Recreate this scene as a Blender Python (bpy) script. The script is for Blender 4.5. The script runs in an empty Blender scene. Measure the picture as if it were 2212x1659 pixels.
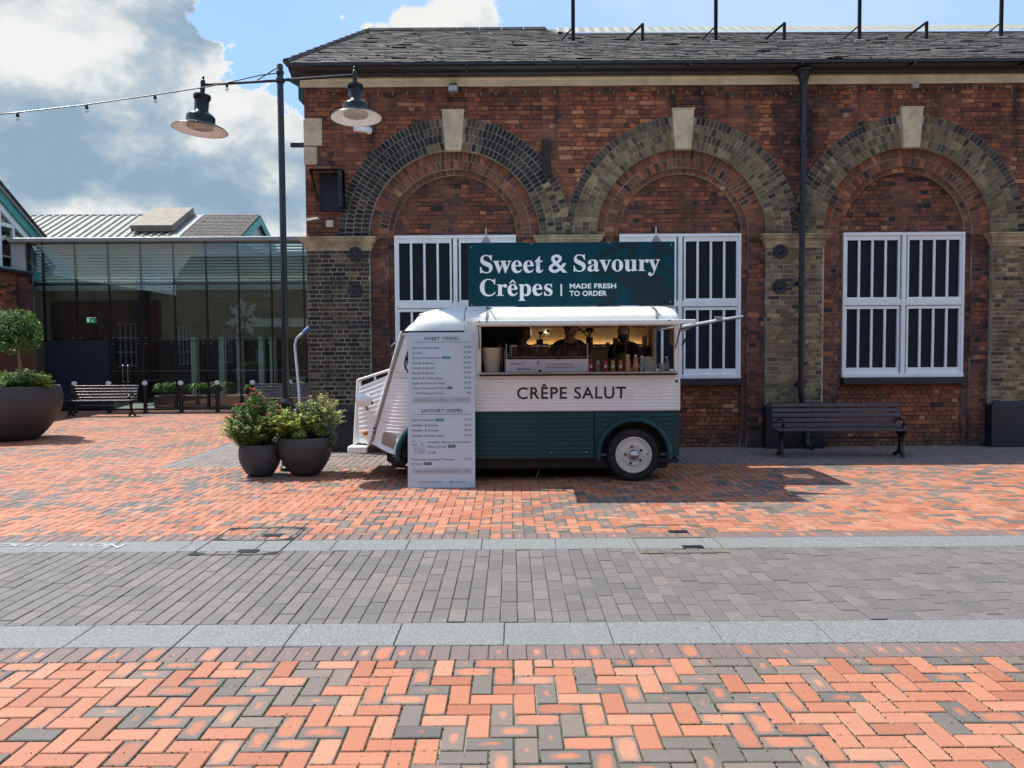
import bpy, math, random
import numpy as np
from mathutils import Matrix, Vector
random.seed(7)
R = random.Random(11)
S = bpy.context.scene
COL = S.collection
rad = math.radians
PI = math.pi

# ------------------------------------------------------------------ camera
CAM_H = 1.71
cam = bpy.data.cameras.new("camera"); camo = bpy.data.objects.new("camera", cam); COL.objects.link(camo)
cam.sensor_width = 36; cam.lens = 27.05; cam.clip_end = 3000; cam.clip_start = 0.05
ROT = Matrix.Rotation(rad(90 - 2.5), 4, 'X') @ Matrix.Rotation(rad(-0.38), 4, 'Z')
camo.matrix_world = Matrix.Translation((0, 0, CAM_H)) @ ROT
S.camera = camo
FP = 1662.0

# measurements of the photograph (2212 x 1659 grid) turned into metres on a real plane of the place
def ray(px, py):
    return ROT.to_3x3() @ Vector(((px - 1106) / FP, -(py - 829.5) / FP, -1))
def P(px, py, Y):
    d = ray(px, py); t = Y / d.y
    return Vector((d.x * t, Y, CAM_H + d.z * t))
def G(px, py, z=0.0):
    d = ray(px, py); t = (z - CAM_H) / d.z
    return Vector((d.x * t, d.y * t, z))

# ------------------------------------------------------------------ light
SUNV = Vector((-0.57, 0.25, 1.0)).normalized()       # towards the sun
world = bpy.data.worlds.new("World"); S.world = world; world.use_nodes = True
sun = bpy.data.lights.new("sun", 'SUN'); sun.energy = 3.45; sun.angle = rad(0.5); sun.color = (1.0, 0.955, 0.89)
suno = bpy.data.objects.new("sun", sun); COL.objects.link(suno)
suno.rotation_euler = SUNV.to_track_quat('Z', 'Y').to_euler()
vs = S.view_settings
vs.view_transform = 'Standard'; vs.look = 'None'; vs.gamma = 1; vs.exposure = 0.98; vs.use_curve_mapping = False

def N(nt, typ, **kw):
    n = nt.nodes.new(typ)
    for k, v in kw.items():
        if k.startswith('i_'):
            key = k[2:]
            key = int(key) if key.isdigit() else key.replace('_', ' ')
            n.inputs[key].default_value = v
        else:
            setattr(n, k, v)
    return n
def M_(nt, op, a, b=None, c=None, clamp=False):
    n = nt.nodes.new('ShaderNodeMath'); n.operation = op; n.use_clamp = clamp
    for i, v in enumerate((a, b, c)):
        if v is None: continue
        if isinstance(v, (int, float)): n.inputs[i].default_value = v
        else: nt.links.new(v, n.inputs[i])
    return n.outputs[0]
def mapr(nt, v, a, b, c, d, smooth=True):
    n = nt.nodes.new('ShaderNodeMapRange')
    n.interpolation_type = 'SMOOTHSTEP' if smooth else 'LINEAR'
    nt.links.new(v, n.inputs[0])
    for i, x in enumerate((a, b, c, d)): n.inputs[i + 1].default_value = x
    return n.outputs[0]
def mixc(nt, f, a, b, mode='MIX'):
    n = nt.nodes.new('ShaderNodeMix'); n.data_type = 'RGBA'; n.blend_type = mode
    if isinstance(f, (int, float)): n.inputs[0].default_value = f
    else: nt.links.new(f, n.inputs[0])
    for i, v in ((6, a), (7, b)):
        if isinstance(v, (tuple, list)): n.inputs[i].default_value = (*v[:3], 1)
        else: nt.links.new(v, n.inputs[i])
    return n.outputs[2]
def ramp(nt, v, stops, interp='LINEAR'):
    n = nt.nodes.new('ShaderNodeValToRGB'); e = n.color_ramp; e.interpolation = interp
    while len(e.elements) < len(stops): e.elements.new(0.5)
    for el, (p, c) in zip(e.elements, stops):
        el.position = p; el.color = (*c, 1)
    nt.links.new(v, n.inputs[0]); return n.outputs[0]

def build_sky():
    nt = world.node_tree; nt.nodes.clear(); L = nt.links.new
    out = N(nt, 'ShaderNodeOutputWorld')
    sky = N(nt, 'ShaderNodeTexSky'); sky.sky_type = 'NISHITA'; sky.sun_disc = False
    sky.sun_elevation = math.asin(SUNV.z); sky.sun_rotation = math.atan2(SUNV.x, SUNV.y)
    sky.air_density = 1.0; sky.dust_density = 0.5; sky.ozone_density = 2.0
    bg = N(nt, 'ShaderNodeBackground'); bg.inputs[1].default_value = 0.135
    skc = mixc(nt, 0.7, sky.outputs[0], (1.15, 2.2, 4.5))
    L(skc, bg.inputs[0])
    tc = N(nt, 'ShaderNodeTexCoord'); nm = N(nt, 'ShaderNodeVectorMath', operation='NORMALIZE')
    L(tc.outputs['Generated'], nm.inputs[0]); d = nm.outputs[0]
    sc = N(nt, 'ShaderNodeVectorMath', operation='MULTIPLY'); L(d, sc.inputs[0]); sc.inputs[1].default_value = (1, 1, 1.55)
    of = N(nt, 'ShaderNodeVectorMath', operation='ADD'); L(sc.outputs[0], of.inputs[0]); of.inputs[1].default_value = (3.1, 7.4, 1.2)
    def noise(vec, scale, detail, rough=0.6, dist=0.0):
        n = N(nt, 'ShaderNodeTexNoise'); n.inputs['Scale'].default_value = scale; n.inputs['Detail'].default_value = detail
        n.inputs['Roughness'].default_value = rough; n.inputs['Distortion'].default_value = dist; L(vec, n.inputs['Vector']); return n.outputs[0]
    SC = 5.2
    n1 = noise(of.outputs[0], SC, 12, 0.58, 0.15)
    nb = noise(of.outputs[0], 2.2, 3, 0.5, 0.2)
    # cumulus seen to the left and above the roof, open blue between them (real directions of the sky)
    bias = None
    wn = N(nt, 'ShaderNodeTexNoise'); wn.inputs['Scale'].default_value = 7.0; wn.inputs['Detail'].default_value = 6; wn.inputs['Roughness'].default_value = .6; L(of.outputs[0], wn.inputs['Vector'])
    w1 = N(nt, 'ShaderNodeVectorMath', operation='MULTIPLY_ADD'); L(wn.outputs['Color'], w1.inputs[0]); w1.inputs[1].default_value = (.30, .30, .30); L(d, w1.inputs[2])
    w2 = N(nt, 'ShaderNodeVectorMath', operation='SUBTRACT'); L(w1.outputs[0], w2.inputs[0]); w2.inputs[1].default_value = (.15, .15, .15)
    w3 = N(nt, 'ShaderNodeVectorMath', operation='NORMALIZE'); L(w2.outputs[0], w3.inputs[0])
    for px, py, wid, amp in ((230, 150, .34, .24), (40, 400, .34, .24), (130, 20, .10, -.25), (60, 260, .08, -.22), (480, 440, .28, .34), (890, 20, .15, .60), (600, 330, .18, .34), (400, 40, .16, .30), (300, 560, .3, .3),
                             (670, -20, .13, -.75), (625, 80, .12, -.8), (550, 175, .09, -.5), (1300, 0, .34, -.50), (1900, 0, .5, -.30)):
        v = ray(px, py).normalized()
        dt = N(nt, 'ShaderNodeVectorMath', operation='DOT_PRODUCT'); L(w3.outputs[0], dt.inputs[0]); dt.inputs[1].default_value = v
        g = mapr(nt, dt.outputs['Value'], math.cos(wid), 1.0, 0.0, amp)
        bias = g if bias is None else M_(nt, 'ADD', bias, g)
    dens = M_(nt, 'ADD', M_(nt, 'MULTIPLY_ADD', n1, 2.0, -0.5), M_(nt, 'MULTIPLY_ADD', nb, 0.9, -0.45))
    dens = M_(nt, 'ADD', dens, bias)
    cov = mapr(nt, dens, 0.47, 0.66, 0, 1)
    # light side / base side of each cloud: density sampled a little towards the sun
    sh = N(nt, 'ShaderNodeVectorMath', operation='ADD'); L(of.outputs[0], sh.inputs[0]); sh.inputs[1].default_value = (-0.03, 0.0, 0.06)
    n2 = noise(sh.outputs[0], SC, 5, 0.52, 0.15)
    n3 = noise(of.outputs[0], 3.0, 4, 0.5, 0.3)
    sep0 = N(nt, 'ShaderNodeSeparateXYZ'); L(d, sep0.inputs[0])
    el = M_(nt, 'ADD', mapr(nt, sep0.outputs[2], 0.19, 0.34, -0.07, 0.14), mapr(nt, sep0.outputs[2], 0.12, 0.19, 0.30, 0.0))
    lit = M_(nt, 'ADD', M_(nt, 'MULTIPLY', M_(nt, 'SUBTRACT', n1, n2), 3.6), M_(nt, 'MULTIPLY', M_(nt, 'SUBTRACT', noise(of.outputs[0], 6.5, 7, 0.6, 0.3), 0.5), 2.3))
    lit = M_(nt, 'ADD', M_(nt, 'ADD', lit, el), 0.50)
    edge = mapr(nt, dens, 0.52, 0.85, 0.45, 0.0)
    lit = M_(nt, 'ADD', lit, edge, clamp=True)
    cc = ramp(nt, lit, [(0.0, (0.29, 0.41, 0.53)), (0.28, (0.38, 0.50, 0.60)), (0.50, (0.52, 0.60, 0.65)), (0.70, (0.74, 0.78, 0.78)), (1.0, (0.92, .92, .88))])
    bg2 = N(nt, 'ShaderNodeBackground'); bg2.inputs[1].default_value = 0.50; L(cc, bg2.inputs[0])
    # thin haze low down and thin veil over the blue
    sep = N(nt, 'ShaderNodeSeparateXYZ'); L(d, sep.inputs[0])
    veil = M_(nt, 'MULTIPLY', noise(of.outputs[0], 1.7, 6, 0.6, 0.6), 0.25)
    bg3 = N(nt, 'ShaderNodeBackground'); bg3.inputs[0].default_value = (0.50, 0.66, 0.86, 1); bg3.inputs[1].default_value = 0.58
    hz = M_(nt, 'ADD', veil, mapr(nt, sep.outputs[2], 0.0, 0.35, 0.45, 0.0), clamp=True)
    cv = N(nt, 'ShaderNodeVectorMath', operation='DOT_PRODUCT'); L(d, cv.inputs[0]); cv.inputs[1].default_value = ray(1900, -200).normalized()
    hz = M_(nt, 'ADD', hz, M_(nt, 'MULTIPLY', mapr(nt, cv.outputs['Value'], math.cos(.75), 1.0, 0.0, 0.75), mapr(nt, noise(of.outputs[0], 4.0, 6, 0.6, 0.6), .3, .6, .4, 1)), clamp=True)
    m1 = N(nt, 'ShaderNodeMixShader'); L(hz, m1.inputs[0]); L(bg.outputs[0], m1.inputs[1]); L(bg3.outputs[0], m1.inputs[2])
    m2 = N(nt, 'ShaderNodeMixShader'); L(M_(nt, 'MULTIPLY', cov, 0.97), m2.inputs[0]); L(m1.outputs[0], m2.inputs[1]); L(bg2.outputs[0], m2.inputs[2])
    L(m2.outputs[0], out.inputs[0])
build_sky()

# ------------------------------------------------------------------ materials
def new_mat(name):
    m = bpy.data.materials.new(name); m.use_nodes = True
    return m, m.node_tree, m.node_tree.nodes['Principled BSDF']
def posn(nt):
    return N(nt, 'ShaderNodeNewGeometry').outputs['Position']
def noise_at(nt, vec, scale, detail=4, rough=0.55, dist=0.0):
    n = N(nt, 'ShaderNodeTexNoise'); n.inputs['Scale'].default_value = scale; n.inputs['Detail'].default_value = detail
    n.inputs['Roughness'].default_value = rough; n.inputs['Distortion'].default_value = dist
    nt.links.new(vec, n.inputs['Vector']); return n.outputs[0]
def bump(nt, b, h, strength, dist=0.01):
    n = N(nt, 'ShaderNodeBump'); n.inputs['Strength'].default_value = strength; n.inputs['Distance'].default_value = dist
    nt.links.new(h, n.inputs['Height']); nt.links.new(n.outputs[0], b.inputs['Normal'])
def mat(name, c, rough=0.6, metal=0.0, var=0.12, vs_=3.0, bs=0.0, bscale=60, spec=0.5, dirt=0.0):
    m, nt, b = new_mat(name)
    b.inputs['Roughness'].default_value = rough; b.inputs['Metallic'].default_value = metal
    b.inputs['Specular IOR Level'].default_value = spec
    p = N(nt, 'ShaderNodeTexCoord').outputs['Object']
    f = noise_at(nt, p, vs_, 6, 0.65)
    lo = tuple(x * (1 - var) for x in c); hi = tuple(min(1, x * (1 + var)) for x in c)
    col = mixc(nt, mapr(nt, f, 0.3, 0.7, 0, 1), lo, hi)
    if dirt:
        g = noise_at(nt, p, 9.0, 8, 0.7)
        col = mixc(nt, mapr(nt, g, 0.5, 0.75, 0, dirt), col, (0.09, 0.075, 0.055))
    nt.links.new(col, b.inputs['Base Color'])
    rr = mapr(nt, noise_at(nt, p, vs_ * 4, 4), 0.3, 0.7, max(0.02, rough - 0.08), min(1, rough + 0.08))
    nt.links.new(rr, b.inputs['Roughness'])
    if bs: bump(nt, b, noise_at(nt, p, bscale, 4), bs, 0.004)
    return m
def emit(name, c, s):
    m, nt, b = new_mat(name)
    b.inputs['Emission Color'].default_value = (*c, 1); b.inputs['Emission Strength'].default_value = s
    b.inputs['Base Color'].default_value = (*c, 1)
    return m
def tagcol(nt):
    """per-piece numbers: the colour attribute of joined pieces plus the object colour of single pieces"""
    a = N(nt, 'ShaderNodeAttribute', attribute_name='pc').outputs['Color']
    o = N(nt, 'ShaderNodeObjectInfo').outputs['Color']
    v = N(nt, 'ShaderNodeVectorMath', operation='ADD'); nt.links.new(a, v.inputs[0]); nt.links.new(o, v.inputs[1])
    s = N(nt, 'ShaderNodeSeparateXYZ'); nt.links.new(v.outputs[0], s.inputs[0])
    return s.outputs

def wall_brick_mat():
    m, nt, b = new_mat('old brick'); L = nt.links.new
    r, g, t = tagcol(nt); p = posn(nt)
    red = ramp(nt, r, [(0, (.036, .029, .028)), (.16, (.105, .052, .043)), (.34, (.175, .070, .049)), (.56, (.250, .092, .054)),
                       (.76, (.355, .122, .060)), (.90, (.48, .165, .072)), (1, (.52, .24, .13))])
    buf = ramp(nt, r, [(0, (.016, .019, .023)), (.22, (.045, .043, .040)), (.42, (.120, .095, .058)), (.70, (.26, .20, .105)), (1, (.42, .32, .17))])
    col = mixc(nt, t, red, buf)
    # blotches inside each brick and soot over the wall, with a shape of its own
    n = noise_at(nt, p, 34, 6, 0.7)
    col = mixc(nt, mapr(nt, n, 0.42, 0.68, 0, 0.5), col, (.035, .022, .02))
    n2 = noise_at(nt, p, 70, 3, 0.6)
    col = mixc(nt, mapr(nt, n2, 0.60, 0.72, 0, 0.35), col, (.30, .24, .20))
    st = N(nt, 'ShaderNodeVectorMath', operation='MULTIPLY'); L(p, st.inputs[0]); st.inputs[1].default_value = (1.0, 1, 0.55)
    so = noise_at(nt, st.outputs[0], 1.1, 7, 0.62, 0.4)
    sm = M_(nt, 'ADD', mapr(nt, so, 0.50, 0.68, 0, 0.60), M_(nt, 'MULTIPLY', g, mapr(nt, noise_at(nt, p, 5, 5, .7), 0.25, 0.75, .5, 1.0)), clamp=True)
    col = mixc(nt, M_(nt, 'MULTIPLY', sm, 0.85), col, (.016, .017, .021))
    # green damp and pale salts near the ground
    z = N(nt, 'ShaderNodeSeparateXYZ'); L(p, z.inputs[0])
    sv = N(nt, 'ShaderNodeVectorMath', operation='MULTIPLY'); L(p, sv.inputs[0]); sv.inputs[1].default_value = (2.6, 1, 0.30)
    run = M_(nt, 'MULTIPLY', mapr(nt, noise_at(nt, sv.outputs[0], 1.6, 6, .6), .50, .68, 0, .75), mapr(nt, z.outputs[2], 4.3, 5.9, 0.12, 1))
    col = mixc(nt, run, col, (.020, .021, .025))
    lime = M_(nt, 'MULTIPLY', mapr(nt, noise_at(nt, sv.outputs[0], 2.3, 7, .7), .58, .74, 0, .30), mapr(nt, n2, .35, .6, .3, 1))
    col = mixc(nt, lime, col, (.30, .25, .21))
    damp = M_(nt, 'MULTIPLY', mapr(nt, z.outputs[2], 0.05, 0.45, 1, 0), mapr(nt, noise_at(nt, p, 6, 5, .7), .35, .65, 0.2, .9))
    col = mixc(nt, damp, col, (.05, .052, .045))
    wp = noise_at(nt, p, 3.4, 4, .5)
    col = mixc(nt, M_(nt, 'MULTIPLY', mapr(nt, wp, .735, .75, 0, .8), mapr(nt, n2, .4, .5, 0, 1)), col, (.62, .58, .54))
    L(col, b.inputs['Base Color']); b.inputs['Roughness'].default_value = 0.88
    b.inputs['Specular IOR Level'].default_value = 0.25
    bump(nt, b, noise_at(nt, p, 120, 5, .7), 0.5, 0.004)
    return m
def mortar_mat():
    m, nt, b = new_mat('lime mortar'); p = posn(nt)
    f = noise_at(nt, p, 1.4, 6, .62, .4)
    c = ramp(nt, f, [(.36, (.055, .046, .042)), (.47, (.10, .085, .075)), (.55, (.24, .225, .20)), (.72, (.36, .34, .31))])
    nt.links.new(c, b.inputs['Base Color']); b.inputs['Roughness'].default_value = .95
    bump(nt, b, noise_at(nt, p, 150, 4), .5, .003)
    return m
def paver_mat(kind):
    m, nt, b = new_mat('clay pavers ' + kind); L = nt.links.new
    r, g, t = tagcol(nt); p = posn(nt)
    uv = N(nt, 'ShaderNodeUVMap').outputs[0]
    c = N(nt, 'ShaderNodeVectorMath', operation='SUBTRACT'); L(uv, c.inputs[0]); c.inputs[1].default_value = (.5, .5, 0)
    ab = N(nt, 'ShaderNodeVectorMath', operation='ABSOLUTE'); L(c.outputs[0], ab.inputs[0])
    s = N(nt, 'ShaderNodeSeparateXYZ'); L(ab.outputs[0], s.inputs[0])
    d = M_(nt, 'POWER', M_(nt, 'ADD', M_(nt, 'POWER', M_(nt, 'MULTIPLY', s.outputs[0], 2), 3.2), M_(nt, 'POWER', M_(nt, 'MULTIPLY', s.outputs[1], 2), 3.2)), 1 / 3.2)
    nz = noise_at(nt, p, 24, 5, .6)
    d = M_(nt, 'ADD', d, M_(nt, 'MULTIPLY', M_(nt, 'SUBTRACT', nz, .5), 1.05))
    fine = noise_at(nt, p, 240, 3, .7)
    if kind == 'red':
        T = mapr(nt, r, .26, .74, -.35, 1.5, False)
        mk = M_(nt, 'SUBTRACT', d, T)
        f = mapr(nt, mk, -.26, .22, 1, 0)
        redc = ramp(nt, g, [(0, (.34, .118, .062)), (.35, (.42, .155, .083)), (.75, (.46, .182, .100)), (1, (.45, .22, .132))])
        gry = ramp(nt, g, [(0, (.105, .100, .088)), (.45, (.150, .130, .112)), (1, (.205, .152, .126))])
        # border course: purplish with small red hearts
        gry = mixc(nt, t, gry, (.175, .125, .115))
        col = mixc(nt, f, gry, redc)
    elif kind == 'sett':
        col = ramp(nt, r, [(0, (.122, .114, .108)), (.4, (.146, .134, .127)), (.8, (.164, .150, .141)), (.95, (.18, .160, .149)), (1, (.20, .16, .142))])
        col = mixc(nt, mapr(nt, nz, .4, .7, 0, .35), col, (.11, .10, .095))
    else:
        col = ramp(nt, r, [(0, (.17, .15, .135)), (.5, (.22, .19, .17)), (.9, (.25, .19, .165)), (1, (.28, .16, .13))])
    col = mixc(nt, mapr(nt, fine, .585, .64, 0, .75), col, (.045, .035, .030))
    mid = noise_at(nt, p, 75, 4, .75)
    col = mixc(nt, mapr(nt, mid, .52, .72, 0, .45), col, (.10, .075, .06))
    gum = N(nt, 'ShaderNodeTexVoronoi'); gum.inputs['Scale'].default_value = 3.1; L(p, gum.inputs['Vector'])
    col = mixc(nt, mapr(nt, gum.outputs['Distance'], .020, .045, .55, 0), col, (.34, .32, .30))
    wear = noise_at(nt, p, .7, 6, .6)
    col = mixc(nt, mapr(nt, wear, .42, .78, 0, .22), col, (.24, .205, .18))
    st2 = noise_at(nt, p, 2.3, 7, .7, .5)
    col = mixc(nt, mapr(nt, st2, .60, .80, 0, .35), col, (.08, .072, .066))
    L(col, b.inputs['Base Color'])
    L(mapr(nt, nz, .3, .7, .50, .76), b.inputs['Roughness']); b.inputs['Specular IOR Level'].default_value = .5
    bump(nt, b, M_(nt, 'ADD', fine, nz), .35, .002)
    return m
def granite_mat():
    m, nt, b = new_mat('grey granite'); p = posn(nt); r, g, t = tagcol(nt)
    v = N(nt, 'ShaderNodeTexVoronoi'); v.inputs['Scale'].default_value = 210; nt.links.new(p, v.inputs['Vector'])
    s = N(nt, 'ShaderNodeSeparateXYZ'); nt.links.new(v.outputs['Color'], s.inputs[0])
    c = ramp(nt, s.outputs[0], [(0, (.078, .083, .080)), (.3, (.142, .150, .145)), (.7, (.205, .217, .208)), (1, (.31, .32, .31))])
    c = mixc(nt, M_(nt, 'MULTIPLY', r, .25), c, (.17, .18, .175))
    c = mixc(nt, mapr(nt, noise_at(nt, p, 1.7, 6, .7), .5, .8, 0, .4), c, (.13, .125, .115))
    nt.links.new(c, b.inputs['Base Color']); b.inputs['Roughness'].default_value = .7
    bump(nt, b, noise_at(nt, p, 200, 3), .25, .002)
    return m
def joint_mat():
    m, nt, b = new_mat('jointing sand and moss'); p = posn(nt)
    c = mixc(nt, mapr(nt, noise_at(nt, p, 7, 6, .7), .44, .60, 0, 1), (.10, .088, .070), (.055, .075, .028))
    c = mixc(nt, mapr(nt, noise_at(nt, p, 2.1, 4, .6), .50, .64, 0, .8), c, (.27, .25, .20))
    nt.links.new(c, b.inputs['Base Color']); b.inputs['Roughness'].default_value = .95
    bump(nt, b, noise_at(nt, p, 150, 4), .7, .004)
    return m
def slate_mat():
    m, nt, b = new_mat('weathered slate'); p = posn(nt); r, g, t = tagcol(nt)
    c = ramp(nt, r, [(0, (.022, .021, .022)), (.4, (.048, .045, .046)), (.8, (.078, .072, .070)), (1, (.13, .115, .105))])
    c = mixc(nt, mapr(nt, noise_at(nt, p, 5, 7, .75), .46, .60, 0, .75), c, (.13, .105, .078))
    c = mixc(nt, mapr(nt, noise_at(nt, p, 16, 5, .7), .60, .66, 0, .8), c, (.33, .31, .27))
    c = mixc(nt, mapr(nt, noise_at(nt, p, 9, 5, .7, .3), .55, .62, 0, .8), c, (.030, .027, .016))
    nt.links.new(c, b.inputs['Base Color']); b.inputs['Roughness'].default_value = .8
    bump(nt, b, noise_at(nt, p, 40, 6, .7), .7, .01)
    return m
def leaf_mat(name, cols, trans=.25):
    m, nt, b = new_mat(name); r, g, t = tagcol(nt); L = nt.links.new
    n = len(cols); c = ramp(nt, r, [(i / max(1, n - 1), k) for i, k in enumerate(cols)])
    L(c, b.inputs['Base Color']); b.inputs['Roughness'].default_value = .5
    tr = N(nt, 'ShaderNodeBsdfTranslucent'); L(c, tr.inputs[0])
    mx = N(nt, 'ShaderNodeMixShader'); mx.inputs[0].default_value = trans
    L(b.outputs[0], mx.inputs[1]); L(tr.outputs[0], mx.inputs[2]); L(mx.outputs[0], nt.nodes['Material Output'].inputs[0])
    return m
def pane_mat(name, tint, refl, rough=0.0):
    m, nt, b = new_mat(name); L = nt.links.new; nt.nodes.remove(b)
    tr = N(nt, 'ShaderNodeBsdfTransparent'); tr.inputs[0].default_value = (*tint, 1)
    gl = N(nt, 'ShaderNodeBsdfGlossy'); gl.inputs['Roughness'].default_value = rough; gl.inputs['Color'].default_value = (.86, .93, .95, 1)
    fr = N(nt, 'ShaderNodeFresnel'); fr.inputs[0].default_value = 1.5
    f = M_(nt, 'ADD', fr.outputs[0], refl, clamp=True)
    mx = N(nt, 'ShaderNodeMixShader'); L(f, mx.inputs[0]); L(tr.outputs[0], mx.inputs[1]); L(gl.outputs[0], mx.inputs[2])
    L(mx.outputs[0], nt.nodes['Material Output'].inputs[0]); return m

BRICK = wall_brick_mat(); MORTAR = mortar_mat(); MORTAR2 = None
PAV = paver_mat('red'); SETT = paver_mat('sett'); GREYP = paver_mat('grey'); GRAN = granite_mat(); JOINT = joint_mat(); SLATE = slate_mat()
MORTAR2 = mat('pale lime mortar', (.31, .285, .235), .95, var=.45, vs_=2.5, bs=.4)
STONE = mat('cream stone', (.56, .47, .31), .85, var=.22, vs_=5, bs=.4, dirt=.35)
STONE_D = mat('weathered stone', (.36, .29, .185), .9, var=.35, vs_=4, bs=.6, dirt=.55)
BLACK = mat('black paint', (.012, .014, .018), .35, var=.2, vs_=6, bs=.1)
RBLK = mat('matt black paint', (.010, .011, .013), .8, spec=.15)
NAVY = mat('dark grey paint', (.012, .016, .023), .42, var=.25, vs_=3, bs=.15, dirt=.12)
CORN = mat('cream painted stone', (.74, .64, .43), .8, var=.16, vs_=1.6, bs=.2, dirt=.22)
WHITE = mat('white window paint', (.78, .83, .84), .5, var=.06, bs=.1, dirt=.12)
WHITE2 = mat('white body paint', (.80, .83, .79), .32, var=.03, vs_=2)
TEAL = mat('teal body paint', (.004, .050, .056), .34, var=.08, vs_=2, spec=.35)
TEALSIGN = mat('teal sign print', (.003, .048, .068), .5, var=.05, spec=.15)
DARKSIGN = mat('dark leaf print', (.014, .032, .042), .5, var=.05, spec=.15)
LETW = mat('white lettering', (.84, .88, .90), .45, var=.02)
LETB = mat('black lettering', (.012, .012, .014), .45, var=.05)
MENU = mat('menu board white', (.54, .63, .69), .4, var=.03)
MENUT = mat('menu print', (.06, .075, .10), .5, var=.05)
MENUG = mat('menu teal tag', (.05, .22, .25), .5, var=.05)
MENUB = mat('menu grey strip', (.44, .47, .50), .5, var=.03)
RUBBER = mat('tyre rubber', (.010, .010, .012), .75, var=.3, bs=.3)
RIM = mat('cream wheel paint', (.60, .57, .50), .4, var=.06)
CHROME = mat('brushed steel', (.45, .45, .45), .35, 1.0, var=.1)
ALU = mat('pale aluminium', (.42, .42, .42), .4, .6, var=.1)
DARK = mat('dark interior', (.013, .014, .018), .6, var=.3)
PLANTER = mat('charcoal planter', (.046, .048, .054), .62, var=.22, vs_=2.2, bs=.25, bscale=30)
SOIL = mat('soil', (.035, .025, .018), .95, var=.4, bs=1.0)
LAMPGR = mat('lamp dark green', (.005, .011, .012), .3, var=.15, spec=.35)
SHADEIN = mat('white enamel', (.84, .86, .86), .45, var=.04)
GREYLENS = mat('lamp lens', (.40, .38, .35), .3, var=.05)
TIMBER = mat('brown bench slats', (.055, .038, .042), .30, var=.25, vs_=8, bs=.25)
IRON = mat('cast iron', (.010, .011, .014), .45, var=.2, bs=.2)
PANE = mat('dark painted pane', (.009, .013, .020), .55, var=.08, spec=.2)
CORR = mat('pale corrugated sheet', (.20, .205, .17), .5, var=.15, bs=.2, dirt=.3)
GREYM = mat('grey fascia metal', (.26, .27, .27), .5, var=.08, dirt=.15)
TEALT = mat('green teal trim', (.05, .30, .27), .5, var=.15, dirt=.2)
ORANGE = mat('amber lens', (.62, .16, .015), .3, var=.1)
CREAM = mat('interior cream wall', (.40, .34, .25), .6, var=.05)
GREYSHELF = mat('grey shelf', (.10, .10, .10), .5, var=.1)
SKIN = mat('skin', (.36, .19, .135), .55, var=.06)
SHIRT = mat('dark navy cotton', (.012, .014, .022), .85, var=.2, bs=.3)
APRON = mat('beige apron', (.22, .165, .11), .9, var=.12, bs=.3)
HAIRD = mat('dark hair', (.014, .010, .008), .6, var=.3, bs=.6)
HAIRB = mat('brown blond hair', (.085, .058, .036), .6, var=.3, bs=.6)
BUCKET = mat('cream plastic', (.55, .50, .42), .45, var=.05)
LED = emit('warm led strip', (1.0, .60, .24), 9.0)
SPOT = emit('small spot lamp', (1.0, .85, .6), 30.0)
EXITG = emit('exit sign green', (.02, .22, .10), .25)
GLASS = pane_mat('curtain wall glass', (.68, .77, .72), 0.065)
CARGLASS = pane_mat('windscreen glass', (.5, .55, .55), 0.06)

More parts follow.
